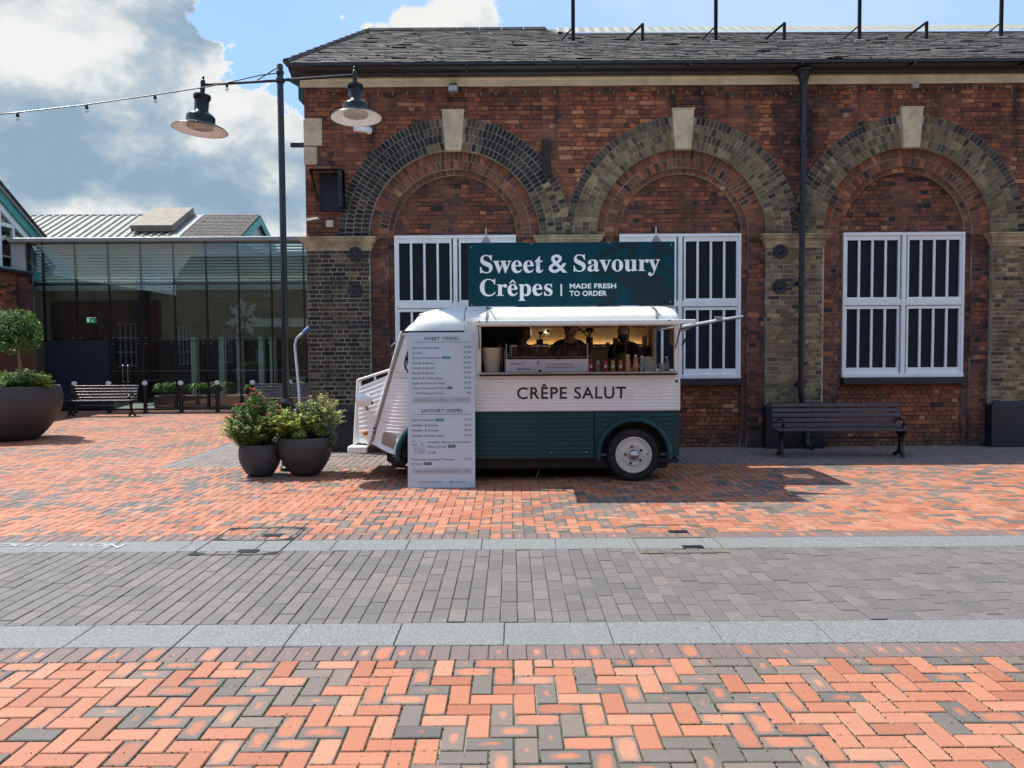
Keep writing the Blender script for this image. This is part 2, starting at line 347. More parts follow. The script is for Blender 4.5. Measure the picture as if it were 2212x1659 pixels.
# ------------------------------------------------------------------ mesh helpers
class MB:
    def __init__(s): s.v = []; s.f = []; s.mi = []; s.pc = []; s.uv = []; s.sm = False
    def add(s, vs, fs, mi=0, pc=(0, 0, 0), uvs=None):
        o = len(s.v); s.v += [tuple(v) for v in vs]
        for k, f in enumerate(fs):
            s.f.append(tuple(o + i for i in f)); s.mi.append(mi); s.pc.append(pc)
            s.uv.append(uvs[k] if uvs else None)
        return s
    def box(s, x0, x1, y0, y1, z0, z1, mi=0, pc=(0, 0, 0)):
        v = [(x, y, z) for z in (z0, z1) for y in (y0, y1) for x in (x0, x1)]
        return s.add(v, [(0, 2, 3, 1), (4, 5, 7, 6), (0, 1, 5, 4), (2, 6, 7, 3), (0, 4, 6, 2), (1, 3, 7, 5)], mi, pc)
    def bbox(s, x0, x1, y0, y1, z0, z1, b, mi=0, pc=(0, 0, 0)):
        """box with chamfered vertical & horizontal edges"""
        b = min(b, (x1 - x0) * .45, (y1 - y0) * .45, (z1 - z0) * .45)
        rings = []
        for z, i in ((z0, b), (z0 + b, 0), (z1 - b, 0), (z1, b)):
            X0, X1, Y0, Y1 = x0 + i, x1 - i, y0 + i, y1 - i
            c = b
            rings.append([(X0 + c, Y0, z), (X1 - c, Y0, z), (X1, Y0 + c, z), (X1, Y1 - c, z), (X1 - c, Y1, z), (X0 + c, Y1, z), (X0, Y1 - c, z), (X0, Y0 + c, z)])
        return s.loft(rings, mi=mi, pc=pc, caps=True)
    def loft(s, rings, closed=True, caps=False, mi=0, pc=(0, 0, 0)):
        n = len(rings[0]); vs = [p for r in rings for p in r]; fs = []
        for a in range(len(rings) - 1):
            for i in range(n if closed else n - 1):
                j = (i + 1) % n
                fs.append((a * n + i, a * n + j, (a + 1) * n + j, (a + 1) * n + i))
        if caps:
            fs.append(tuple(reversed(range(n)))); fs.append(tuple((len(rings) - 1) * n + i for i in range(n)))
        return s.add(vs, fs, mi, pc)
    def tube(s, pts, r, n=8, caps=True, mi=0, pc=(0, 0, 0)):
        pts = [Vector(p) for p in pts]; rs = r if isinstance(r, (list, tuple)) else [r] * len(pts)
        rings = []; prev = None
        for i, p in enumerate(pts):
            t = (pts[min(i + 1, len(pts) - 1)] - pts[max(i - 1, 0)]).normalized()
            if prev is None:
                a = Vector((0, 0, 1)) if abs(t.z) < .9 else Vector((1, 0, 0)); u = t.cross(a).normalized()
            else:
                u = (prev - t * prev.dot(t)).normalized()
            prev = u; w = t.cross(u)
            rings.append([p + (u * math.cos(2 * PI * k / n) + w * math.sin(2 * PI * k / n)) * rs[i] for k in range(n)])
        return s.loft(rings, caps=caps, mi=mi, pc=pc)
    def lathe(s, prof, c=(0, 0, 0), n=24, axis='z', mi=0, caps=True, pc=(0, 0, 0)):
        rings = []
        for r, h in prof:
            ring = []
            for k in range(n):
                a = 2 * PI * k / n; x, y = math.cos(a) * r, math.sin(a) * r
                if axis == 'z': q = (c[0] + x, c[1] + y, c[2] + h)
                elif axis == 'y': q = (c[0] + x, c[1] + h, c[2] - y)
                else: q = (c[0] + h, c[1] + x, c[2] + y)
                ring.append(q)
            rings.append(ring)
        return s.loft(rings, caps=caps, mi=mi, pc=pc)
    def prism(s, poly, y0, y1, mi=0, plane='xz', pc=(0, 0, 0)):
        n = len(poly)
        def mk(a, b, d):
            return (a, d, b) if plane == 'xz' else ((d, a, b) if plane == 'yz' else (a, b, d))
        vs = [mk(a, b, y0) for a, b in poly] + [mk(a, b, y1) for a, b in poly]
        fs = [tuple(range(n)), tuple(reversed(range(n, 2 * n)))] + [(i, n + i, n + (i + 1) % n, (i + 1) % n) for i in range(n)]
        return s.add(vs, fs, mi, pc)
    def ball(s, c, rx, ry, rz, n=12, m=8, mi=0, pc=(0, 0, 0)):
        rings = []
        for j in range(m + 1):
            a = -PI / 2 + PI * j / m; rr = max(1e-4, math.cos(a))
            rings.append([(c[0] + rx * rr * math.cos(2 * PI * k / n), c[1] + ry * rr * math.sin(2 * PI * k / n), c[2] + rz * math.sin(a)) for k in range(n)])
        return s.loft(rings, mi=mi, pc=pc)
    def mesh(s, name, mats, smooth=None):
        me = bpy.data.meshes.new(name); me.from_pydata(s.v, [], s.f)
        for m in (mats if isinstance(mats, (list, tuple)) else [mats]): me.materials.append(m)
        me.polygons.foreach_set('material_index', s.mi)
        if any(c != (0, 0, 0) for c in s.pc):
            at = me.color_attributes.new('pc', 'FLOAT_COLOR', 'CORNER')
            cnt = np.array([len(f) for f in s.f]); arr = np.repeat(np.array([(*c, 1) for c in s.pc], dtype=np.float32), cnt, axis=0)
            at.data.foreach_set('color', arr.ravel())
        if any(u is not None for u in s.uv):
            ul = me.uv_layers.new(name='UVMap'); arr = []
            for f, u in zip(s.f, s.uv):
                arr += [c for q in (u if u else [(0, 0)] * len(f)) for c in q]
            ul.data.foreach_set('uv', arr)
        me.update()
        if smooth is not None:
            me.polygons.foreach_set('use_smooth', [True] * len(me.polygons))
            if smooth < 180:
                try: me.set_sharp_from_angle(angle=rad(smooth))
                except Exception: pass
        return me
    def build(s, name, mats, parent=None, smooth=None, label=None, stuff=False):
        return link(name, s.mesh(name, mats, smooth), parent, label, stuff)

def link(name, me, parent=None, label=None, stuff=False, loc=None, color=(0, 0, 0, 1)):
    o = bpy.data.objects.new(name, me); COL.objects.link(o); o.color = color
    if parent is not None:
        o.parent = parent
        if parent.type == 'EMPTY': o.matrix_parent_inverse = Matrix.Translation(-Vector(parent['_base']))
    if loc is not None: o.location = loc
    if label: o['label'] = label
    if stuff: o['kind'] = 'stuff'
    return o
def thing(name, label, cat, base=(0, 0, 0), group=None, kind=None):
    o = bpy.data.objects.new(name, None); COL.objects.link(o); o.location = base; o['_base'] = tuple(base); o.empty_display_size = .2
    o['label'] = label; o['category'] = cat
    if group: o['group'] = group
    if kind: o['kind'] = kind
    return o
def tag(o, label, cat, group=None):
    o['label'] = label; o['category'] = cat
    if group: o['group'] = group
    return o
def structure(o): o['kind'] = 'structure'; return o
def copy_tree(o, parent=None):
    c = o.copy(); COL.objects.link(c)
    if parent is not None: c.parent = parent
    for ch in list(o.children): copy_tree(ch, c)
    return c
def place(o, loc, rz=0, sc=None):
    o.location = loc; o.rotation_euler = (0, 0, rz)
    if sc: o.scale = (sc, sc, sc)

DG = None
def mesh_from(o):
    dg = bpy.context.evaluated_depsgraph_get(); dg.update()
    me = bpy.data.meshes.new_from_object(o.evaluated_get(dg)); return me
def text_mesh(body, bold=0.0, space=1.0, shear=0.0):
    cu = bpy.data.curves.new('t', 'FONT'); cu.body = body; cu.offset = bold; cu.space_character = space; cu.shear = shear
    cu.resolution_u = 4
    o = bpy.data.objects.new('t', cu); COL.objects.link(o); me = mesh_from(o)
    COL.objects.unlink(o); bpy.data.objects.remove(o)
    return me
def text(name, body, m, parent, x0, z0, h=None, x1=None, z1=None, y=0.0, bold=0.0, space=1.0, shear=0.0, align='l', frame=None, slope=0.0):
    """flat print on a plane facing -y: fitted to a cap height or to a box; frame maps (u, w) to a point in the place"""
    me = text_mesh(body, bold, space, shear); me.name = name
    co = np.empty(len(me.vertices) * 3); me.vertices.foreach_get('co', co); co = co.reshape(-1, 3)
    lo, hi = co.min(0), co.max(0)
    if z1 is not None: sy = (z1 - z0) / (hi[1] - lo[1]); oy = lo[1]
    else: sy = h / 0.70; oy = 0
    sx = (x1 - x0) / (hi[0] - lo[0]) if x1 is not None else sy
    u = (co[:, 0] - lo[0]) * sx; w = (co[:, 1] - oy) * sy
    if align == 'r': u = u - (hi[0] - lo[0]) * sx
    if align == 'c': u = u - (hi[0] - lo[0]) * sx / 2
    u += x0; w += z0
    if frame: out = np.array([frame(a, b) for a, b in zip(u, w)])
    else: out = np.stack([u, np.full_like(u, y), w], 1)
    me.vertices.foreach_set('co', out.ravel()); me.materials.clear(); me.materials.append(m); me.update()
    return link(name, me, parent)

# ================================================================== GROUND
Y_A, Y_B, Y_C, Y_D, Y_E, Y_F = 4.19, 4.40, 4.77, 6.55, 6.92, 7.14     # course edges across the square
BAND = 11.38                                                         # grey paving in front of the brick building
g = MB(); g.box(-300, 300, -120, 600, -0.30, -0.034); structure(g.build('ground', JOINT))
def rect_piece(mb, x0, x1, y0, y1, z, pc, gap=.0032, bev=.004, depth=.022, horiz=None):
    x0 += gap; x1 -= gap; y0 += gap; y1 -= gap
    if x1 - x0 < .012 or y1 - y0 < .012: return False
    b = bev
    v = [(x0, y0, z - depth), (x1, y0, z - depth), (x1, y1, z - depth), (x0, y1, z - depth),
         (x0, y0, z - b), (x1, y0, z - b), (x1, y1, z - b), (x0, y1, z - b),
         (x0 + b, y0 + b, z), (x1 - b, y0 + b, z), (x1 - b, y1 - b, z), (x0 + b, y1 - b, z)]
    f = [(8, 9, 10, 11)]; uv = [[(0.02, 0.02), (.98, .02), (.98, .98), (.02, .98)]]
    for i in range(4):
        j = (i + 1) % 4
        f.append((4 + i, 4 + j, 8 + j, 8 + i)); uv.append([(0, 0), (1, 0), (1, 0.0), (0, 0.0)])
        f.append((i, j, 4 + j, 4 + i)); uv.append([(0, 0)] * 4)
    mb.add(v, f, 0, pc, uv); return True
def in_view(x, y):
    return y > 3.0 and abs(x) < .70 * y + .15
piece_cache = {}
def paving(name, base, mat_, pieces, nparts, piece_name, score):
    """pieces: (x0,x1,y0,y1,z,pc). the nparts that show largest are objects, the rest is one part of kind stuff"""
    base_o = base
    idx = sorted(range(len(pieces)), key=lambda i: score(pieces[i]))
    single = set(idx[:nparts]); rest = MB()
    for i, (x0, x1, y0, y1, z, pc) in enumerate(pieces):
        gp0 = .0046 if name == 'near' else .0032
        if i not in single: rect_piece(rest, x0, x1, y0, y1, z, pc, gap=gp0); continue
        key = (name, round(x1 - x0, 3), round(y1 - y0, 3))
        if key not in piece_cache:
            t = MB()
            if not rect_piece(t, -(x1 - x0) / 2, (x1 - x0) / 2, -(y1 - y0) / 2, (y1 - y0) / 2, 0, (0, 0, 0), gap=gp0): continue
            piece_cache[key] = t.mesh(piece_name, mat_)
        o = link(piece_name, piece_cache[key], base_o, loc=((x0 + x1) / 2, (y0 + y1) / 2, z), color=(*pc, 1))
        o.rotation_euler = (R.uniform(-.004, .004), R.uniform(-.004, .004), R.uniform(-.006, .006))
    if rest.f: rest.build(piece_name + '_field', mat_, base_o, stuff=True)
def near_score(p):
    x, y = (p[0] + p[1]) / 2, (p[2] + p[3]) / 2
    return (0 if in_view(x, y) else 1000) + y + abs(x) * .15
def patch_red(x, y):
    a = math.sin(x * 1.9 + y * 1.1) * math.sin(y * 2.3 - x * .8 + 1.2) + .7 * math.sin(x * .7 - y * 1.3 + 2) 
    return .67 + .14 * a
def zj(): return R.uniform(-.0022, .0022)

def herring(x0, x1, y0, y1, W=.1075, blocked=None):
    out = []
    i0, i1 = int(math.floor(x0 / W)) - 2, int(math.ceil(x1 / W)) + 2
    j0, j1 = int(math.floor(y0 / W)) - 2, int(math.ceil(y1 / W)) + 2
    for i in range(i0, i1):
        for j in range(j0, j1):
            c = (i - j) % 4
            if c == 0: a = (i * W, (i + 2) * W, j * W, (j + 1) * W)
            elif c == 3: a = (i * W, (i + 1) * W, j * W, (j + 2) * W)
            else: continue
            X0, X1, Y0, Y1 = max(a[0], x0), min(a[1], x1), max(a[2], y0), min(a[3], y1)
            if X1 - X0 < .02 or Y1 - Y0 < .02: continue
            cx, cy = (X0 + X1) / 2, (Y0 + Y1) / 2
            if blocked and blocked(cx, cy): continue
            r = min(.999, max(.01, R.gauss(patch_red(cx, cy), .21)))
            out.append((X0, X1, Y0, Y1, zj(), (r, R.random(), 0.001)))
    return out
def runs(x0, x1, y0, y1, w, l, blocked=None, off=None):
    out = []; n = int((x1 - x0) / w) + 1
    for i in range(n):
        X0 = x0 + i * w; X1 = min(x1, X0 + w)
        o = R.uniform(0, l)
        y = y0 - o
        while y < y1:
            L_ = l * R.choice((1, 1, 1, 1, .75)); Y0, Y1 = max(y, y0), min(y + L_, y1); y += L_
            if Y1 - Y0 < .03 or X1 - X0 < .03: continue
            if blocked and blocked((X0 + X1) / 2, (Y0 + Y1) / 2): continue
            out.append((X0, X1, Y0, Y1, zj(), (R.random(), R.random(), 0.001)))
    return out
def base_sheet(name, rects):
    b = MB()
    for x0, x1, y0, y1 in rects: b.box(x0, x1, y0, y1, -.033, -.0085)
    return structure(b.build(name, JOINT))

# near strip of red pavers with a border course
pv = base_sheet('paving', [(-6, 6, -2.5, Y_B - .002)])
pcs = herring(-6, 6, 1.6, Y_A)
soldier = []
x = -6.0
while x < 6: soldier.append((x, x + .1085, Y_A, Y_B, zj(), (min(.99, max(.01, R.gauss(.40, .07))), R.random(), .9))); x += .1085
paving('near', pv, PAV, pcs, 300, 'paving_brick', near_score)
paving('nearb', pv, PAV, soldier, 60, 'border_brick', near_score)
ms = MB(); rm = random.Random(5)
for _ in range(2600):
    i, j = rm.randint(-28, 28), rm.randint(27, 39); x_, y_ = i * .1075, j * .1075
    if y_ > Y_B + .01: continue
    if rm.random() < .5: x_ += rm.uniform(0, .1)
    else: y_ += rm.uniform(0, .1)
    if math.sin(x_ * 2.3 + 1) * math.sin(y_ * 3.1) < -.35: continue
    for q in range(2):
        a = rm.uniform(0, PI); r_ = rm.uniform(.003, .007); x2, y2 = x_ + rm.uniform(-.004, .004), y_ + rm.uniform(-.004, .004)
        ms.add([(x2 - r_ * math.cos(a), y2 - r_ * math.sin(a), -.006), (x2 + r_ * math.cos(a), y2 + r_ * math.sin(a), -.006), (x2 + rm.uniform(-.003, .003), y2, rm.uniform(.001, .006))], [(0, 1, 2)])
ms.build('joint_moss', mat('moss', (.07, .10, .03), .9, var=.4), pv, stuff=True)
far = herring(-6, 6, -2.4, 1.6); fm = MB()
for q in far: rect_piece(fm, *q)
fm.build('paving_brick_field_behind', PAV, pv, stuff=True)

def slabs(name, y0, y1, xs):
    kb = base_sheet(name, [(xs[0], xs[-1], y0 + .002, y1 - .002)])
    for a, b in zip(xs[:-1], xs[1:]):
        t = MB(); w = (b - a) / 2; d = (y1 - y0) / 2
        rect_piece(t, -w, w, -d, d, 0, (0, 0, 0), gap=.003, bev=.004)
        link('kerb_stone', t.mesh('kerb_stone', GRAN), kb, loc=((a + b) / 2, (y0 + y1) / 2, .001 + zj() * .6), color=(R.random(), 0, 0, 1))
    return kb
slabs('kerb', Y_B, Y_C, [-5.2 + .643 * i for i in range(17)])
rd = base_sheet('road', [(-8, 8, Y_C + .002, Y_D - .002)])
paving('sett', rd, SETT, runs(-8, 8, Y_C, Y_D, .1115, .225), 300, 'paving_sett', near_score)
kerb2 = slabs('kerb', Y_D, Y_E, [-10.1 + .655 * i for i in range(31)])

pv2 = base_sheet('paving', [(-16, 13, Y_E + .002, BAND - .002)])
soldier = []; x = -9.0
while x < 9.5: soldier.append((x, x + .1085, Y_E, Y_F, zj(), (min(.99, max(.01, R.gauss(.40, .09))), R.random(), .9))); x += .1085
paving('farb', pv2, PAV, soldier, 120, 'border_brick', near_score)
paving('far', pv2, PAV, herring(-16, 13, Y_F, BAND), 300, 'paving_brick', near_score)
XB = -5.12
pv3 = base_sheet('paving', [(-16, XB - .002, BAND, 23.2)])
paving('plaza', pv3, PAV, herring(-16, XB - .16, BAND, 23.2), 0, 'paving_brick', near_score)
pt = base_sheet('path', [(XB, 13, BAND + .002, 14.4), (XB, -3.3, 14.402, 23.2)])
strip = [(XB - .155, XB, y, y + .62, .0, (.2, 0, 0)) for y in np.arange(BAND, 23, .62)]
paving('edge', pt, GRAN, strip, 8, 'edging_stone', near_score)
paving('band', pt, GREYP, runs(XB, 13, BAND, 14.4, .1115, .225) + runs(XB, -3.3, 14.4, 23.2, .1115, .225), 300, 'grey_paver', near_score)

# painted words on the far kerb, upside down from here
def kfr(u, w): return (-u, 6.9 - w, .0045)
def painted(name, body, px, par):
    c = G(px, 1181)
    me = text('painted_letter', body, mat('faded white road paint', (.38, .39, .38), .8, var=.15), par, 0, 0, h=.15, x1=.15 if body != 'r' else .09, frame=lambda u, w: (c.x - u + .08, c.y + .09 - w, .0055))
    return me
for bdy, px in (('N', 262 + 145), ('o', 205), ('w', 158), ('r', 80), ('n', 40), ('o', 3)):
    px = {('N', 407): 244}.get((bdy, px), px)
    painted('painted_letter', bdy, px, kerb2)

# inspection covers let into the paving
def cover(x0, x1, y0, y1, label, grates, dark):
    t = thing('inspection_cover', label, 'manhole cover', ((x0 + x1) / 2, (y0 + y1) / 2, 0), 'inspection covers let into the paving')
    m = mat('cover frame dark' if dark else 'cover frame mossy', (.045, .04, .035) if dark else (.13, .115, .07), .8, var=.4, vs_=12)
    f = MB(); w = .009; z = .0062
    ym = (y0 + y1) / 2
    for a in ((x0, x0 + w, y0, y1), (x1 - w, x1, y0, y1)): f.box(*a, -.01, z)
    for a in ((x0 + w, x1 - w, y0, y0 + w), (x0 + w, x1 - w, y1 - w, y1), (x0 + w, x1 - w, ym - w / 2, ym + w / 2)): f.box(*a, -.01, z - .0005)
    f.build('frame', m, t)
    for cx, sx in ((x0 + w, 1), (x1 - w, -1)):
        for cy, sy in ((y0 + w, 1), (ym + w / 2, 1), (y1 - w, -1)):
            c = MB(); p = [(cx, cy), (cx + sx * .15, cy), (cx, cy + sy * .10)]
            if sx * sy < 0: p = p[::-1]
            c.prism(p, -.01, .0052, plane='xy'); c.build('corner_plate', IRON if dark else m, t)
    for gx, gy in grates:
        gr = MB(); gr.bbox(gx - .09, gx + .09, gy - .045, gy + .045, -.01, .0075, .003)
        gp = gr.build('lifting_key_plate', IRON, t)
        e = MB()
        for k in range(4): e.box(gx - .07 + k * .04, gx - .05 + k * .04, gy - .03, gy + .03, .0075, .0095)
        e.build('raised_rib', BLACK, gp)
a = G(1385, 1196); b_ = G(1570, 1196); c_ = G(1355, 1137)
cover(a.x, a.x + .74, a.y, c_.y + .05, 'recessed paving cover with mossy frame and black key plates, right of the middle', [(G(1465, 1149).x, G(1465, 1149).y), (G(1497, 1182).x, G(1497, 1182).y)], False)
a = G(407, 1200); c_ = G(510, 1141)
cover(a.x, a.x + .74, a.y, c_.y, 'recessed paving cover with dark frame and worn grey key plates, left of the middle', [(G(588, 1157).x, G(588, 1157).y), (G(536, 1191).x, G(536, 1191).y)], True)

# ================================================================== MAIN BRICK BUILDING
YF = 13.2
XL = P(664, 650, YF).x; XR = 9.7
ZTOP = P(1472, 184, YF).z          # underside of the cornice stones
ZSP = P(1472, 507, YF).z           # springing of the arches
CX = [P(983, 650, YF).x, P(1473, 650, YF).x, P(1960, 650, YF).x]
CX.append(CX[2] + 3.88)
R_T, R_R, R_O = 1.06, 1.45, 1.985
bld = thing('brick_building', 'long red brick building with blind arches, white windows and slate roof behind the van', 'building', (3, YF, 0))
wall = MB()
YM = YF + .012
# mortar backing: spandrels over each arch, piers and side pieces
ARC_R = R_O - .35
for cx in CX:
    n = 40
    for k in range(n):
        a0, a1 = PI * k / n, PI * (k + 1) / n
        p0 = (cx + ARC_R * math.cos(a0), ZSP + ARC_R * math.sin(a0)); p1 = (cx + ARC_R * math.cos(a1), ZSP + ARC_R * math.sin(a1))
        wall.add([(p0[0], YM, p0[1]), (p0[0], YM, ZTOP), (p1[0], YM, ZTOP), (p1[0], YM, p1[1])], [(0, 1, 2, 3)])
edges = [XL] + [v for cx in CX for v in (cx - ARC_R, cx + ARC_R)] + [XR + 3]
for i in range(0, len(edges), 2):
    a, b = edges[i], min(edges[i + 1], XR + 3)
    if b > a: wall.add([(a, YM, ZSP), (b, YM, ZSP), (b, YM, ZTOP), (a, YM, ZTOP)], [(0, 1, 2, 3)])
# closed volume behind
wall.box(XL, XR + 3, YF + .40, YF + 14, 0, ZTOP + .3)
wall.box(XL, XL + .3, YF + .016, YF + .4, 0, ZTOP)
wallo = wall.build('wall', MORTAR, bld)
bricks = []     # x,z,w,h,y,pc,kind
def field(x0, x1, z0, z1, y, keep=None, typ=0.001, soot=0.0, flip=0, rnd=None, rowh=.0752):
    j = 0; z = z0
    while z < z1 - .01:
        h = min(rowh, z1 - z)
        head = (j + flip) % 2 == 0
        w = .1135 if head else .227
        x = x0 - (0.057 if head else 0.0) - ((j // 2) % 2) * .02
        while x < x1:
            a, b = max(x, x0), min(x + w, x1)
            if b - a > .025 and (keep is None or keep(a, b, z, z + h)):
                r = R.random() if rnd is None else rnd()
                gq = .016 if typ == 1.0 else .010
                bricks.append(((a + b) / 2, z + h / 2, b - a - gq, h - gq, y + R.uniform(-.003, .003), (r, soot if not callable(soot) else soot((a + b) / 2, z), typ)))
            x += w
        z += h; j += 1
def far_corner(cx, a, b, z0, z1): return max(math.hypot(u - cx, w - ZSP) for u in (a, b) for w in (z0, z1))
def near_corner(cx, a, b, z0, z1):
    u = min(max(cx, a), b); w = max(z0, ZSP); return math.hypot(u - cx, w - ZSP)
def keep_main(a, b, z0, z1):
    return all(near_corner(cx, a, b, z0, z1) > R_O - .30 for cx in CX)
PIPE_X = P(1724, 500, YF).x
def soot_main(x, z):
    s = 0.0
    s += .85 * math.exp(-((x - PIPE_X) / .42) ** 2) * (1 if z > 3 else .3)
    s += .55 * math.exp(-((x - (XL + .35)) / .5) ** 2) * (1 if z < 4.6 else .2)
    return min(.9, s)
def rnd_main():
    v = R.random(); return v * .62 + .12 if v < .6 else .35 + .65 * R.random() ** .8
field(XL, XR, ZSP, ZTOP, YF, keep_main, 0.001, soot_main, rnd=lambda: min(1, max(0, R.gauss(.62, .21))))
# piers of dark / buff brick
PW = CX[1] - R_R - (CX[0] + R_R)
pb_ = MB(); pb_.box(XL, CX[0] - R_R, YM - .005, YF + .4, 0, ZSP - .002)
for cx in CX[:3]: pb_.box(cx + R_R, cx + R_R + CX[1] - CX[0] - 2 * R_R, YM - .005, YF + .4, 0, ZSP - .002)
pb_.build('pier_backing', MORTAR2, bld, stuff=True)
piers = [(XL, CX[0] - R_R, 0)] + [(CX[i] + R_R, CX[i + 1] - R_R, i + 1) for i in range(3)]
def pier_rnd(k):
    if k == 0: return lambda: min(1, max(0, R.gauss(.24, .12)))
    if k == 1: return lambda: min(1, max(0, R.gauss(.55, .2)))
    return lambda: min(1, max(0, R.gauss(.66, .17)))
for a, b, k in piers:
    field(a, b, .06, ZSP - .23, YF - .004, None, 1.0, (lambda x, z: .15 * R.random()) if k else 0.0, flip=k % 2, rnd=pier_rnd(k))
# tympana, aprons, jambs
for k, cx in enumerate(CX[:3]):
    field(cx - R_T - .25, cx + R_T + .25, ZSP - .06, ZSP + 1.42, YF + .21, lambda a, b, z0, z1: far_corner(cx, a, b, z0, z1) < 1.40, 0.001, .12, rnd=lambda: min(1, max(0, R.gauss(.46, .2))))
    zb = P(1600, 832, YF + .2).z
    field(cx - R_T, cx + R_T, .0, zb, YF + .20, None, .001, .0, rnd=lambda: min(1, max(0, R.gauss(.6, .2))))
    for sx in (-1, 1):
        for r0, r1, dy in ((R_T, R_T + .09, .15), (R_T + .09, R_R, .09)):
            a, b = sorted((cx + sx * r0, cx + sx * r1))
            field(a, b, 0, ZSP, YF + dy, None, .001, .15, flip=(k + (r0 == R_T)) % 2, rnd=lambda: min(1, max(0, R.gauss(.40, .2))))
jb = MB()
for cx in CX[:3]:
    jb.box(cx - R_T - .02, cx + R_T + .02, YF + .222, YF + .40, 0, ZSP + 1.44)
    for sx in (-1, 1):
        a, b = sorted((cx + sx * (R_T + .001), cx + sx * (R_T + .09))); jb.box(a, b, YF + .162, YF + .222, 0, ZSP)
        a, b = sorted((cx + sx * (R_T + .091), cx + sx * (R_R - .001))); jb.box(a, b, YF + .102, YF + .222, 0, ZSP)
jb.build('jamb_backing', MORTAR, bld)
# bricks: the first 300 single, the rest joined
def wedge_brick(mb, x, z, w, h, y, pc, d=.03):
    b = .003; x0, x1, z0, z1 = x - w / 2, x + w / 2, z - h / 2, z + h / 2
    v = [(x0, y + d, z0), (x1, y + d, z0), (x1, y + d, z1), (x0, y + d, z1), (x0, y + b, z0), (x1, y + b, z0), (x1, y + b, z1), (x0, y + b, z1),
         (x0 + b, y, z0 + b), (x1 - b, y, z0 + b), (x1 - b, y, z1 - b), (x0 + b, y, z1 - b)]
    f = [(8, 9, 10, 11)]
    for i in range(4):
        j = (i + 1) % 4; f += [(4 + i, 4 + j, 8 + j, 8 + i), (i, j, 4 + j, 4 + i)]
    mb.add(v, f, 0, pc)
rest = MB(); bcache = {}
def bscore(b):
    x, z = b[0], b[1]
    s = 0 if (-3.5 < x < 8.3) else 100
    if -1.3 < x < 2.9 and z < ZSP: s += 50
    return s + abs(b[2] - .217) * 20 + abs(z - 4.8) * .6 + abs(x) * .08
order = sorted(range(len(bricks)), key=lambda i: bscore(bricks[i])); single = set(order[:300])
for i, (x, z, w, h, y, pc) in enumerate(bricks):
    if i in single:
        key = (round(w, 3), round(h, 3))
        if key not in bcache:
            t = MB(); wedge_brick(t, 0, 0, w, h, 0, (0, 0, 0)); bcache[key] = t.mesh('brick', BRICK)
        link('brick', bcache[key], wallo, loc=(x, y, z), color=(*pc, 1))
    else: wedge_brick(rest, x, z, w, h, y, pc)
rest.build('brickwork', BRICK, wallo, stuff=True)

# arch rings
vcount = 0
for k, cx in enumerate(CX[:3]):
    ar = thing_parent = MB()
    # mortar annuli and soffits
    def annulus(r0, r1, y0, y1, n=64):
        vs = []; 
        for i in range(n + 1):
            a = PI * i / n
            for r, y in ((r0, y0), (r1, y0), (r0, y1), (r1, y1)): vs.append((cx + r * math.cos(a), y, ZSP + r * math.sin(a)))
        fs = []
        for i in range(n):
            o = i * 4; fs += [(o, o + 4, o + 5, o + 1), (o + 0, o + 2, o + 6, o + 4), (o + 1, o + 5, o + 7, o + 3)]
        ar.add(vs, fs)
    annulus(R_R + .002, R_O, YF - .0048, YF + .10)
    annulus(R_T + .092, R_R, YF + .101, YF + .2)
    annulus(R_T, R_T + .091, YF + .161, YF + .23)
    aro = ar.build('arch', MORTAR2, bld)
    rings = []
    th = (R_O - R_R) / 4
    for q in range(4): rings.append((R_R + q * th, R_R + (q + 1) * th, YF - .014, 1.0, q))
    t2 = (R_R - R_T - .09) / 2.5
    rings += [(R_T + .09, R_T + .09 + t2 * 1.25, YF + .09, .001, 5), (R_T + .09 + t2 * 1.25, R_R, YF + .09, .001, 6), (R_T, R_T + .09, YF + .15, .001, 7)]
    vr = MB()
    for r0, r1, y, typ, q in rings:
        rm = (r0 + r1) / 2; n = int(PI * rm / (.0765 if q < 7 else .115)); da = PI / n
        me = None
        for i in range(n):
            a = (i + .5) * da
            if typ == 1.0 and abs(a - PI / 2) < .115: continue
            if typ == 1.0:
                if k == 0: rr = R.gauss(.14, .10) if not (a < .5 or abs(a - PI / 2) < .3) else R.gauss(.5, .2)
                else: rr = R.gauss(.56 - (.22 if q == 3 else 0), .16)
            else: rr = R.gauss(.52, .2)
            rr = min(1, max(0.001, rr)); pc = (rr, .0 if k == 2 else .05, typ)
            gj = .0075
            ha0 = da / 2 - gj / r0; ha1 = da / 2 - gj / r1
            pts = [(r0 + gj, -ha0), (r0 + gj, ha0), (r1 - gj, ha1), (r1 - gj, -ha1)]
            one = vcount < 300 and typ == 1.0 and q in (1, 2, 3) and (k > 0 or q == 2) and .25 < a < 2.9
            if one:
                if me is None:
                    t = MB(); t.prism([(r * math.sin(b), r * math.cos(b)) for r, b in pts], 0, .04); me = t.mesh('arch_brick', BRICK)
                o = link('arch_brick', me, aro, loc=(cx, y + R.uniform(-.003, .003), ZSP), color=(*pc, 1)); o.rotation_euler = (0, PI / 2 * 1 - a if False else (PI / 2 - a), 0)
                vcount += 1
            else:
                yy = y + R.uniform(-.003, .003)
                vr.prism([(cx + r * math.cos(a + b), ZSP + r * math.sin(a + b)) for r, b in reversed(pts)], yy, yy + .04, pc=pc)
    vr.build('arch_brickwork', BRICK, aro, stuff=True)
    # keystone
    ks = MB(); zt = ZSP + R_O + .10; zb2 = ZSP + R_R - .02
    ks.prism([(cx - .135, zb2), (cx + .135, zb2), (cx + .185, zt), (cx - .185, zt)], YF - .075, YF + .05)
    ks.box(cx - .195, cx + .195, YF - .085, YF + .02, zt, zt + .02)
    ks.build('keystone', STONE if k == 2 else STONE, bld)
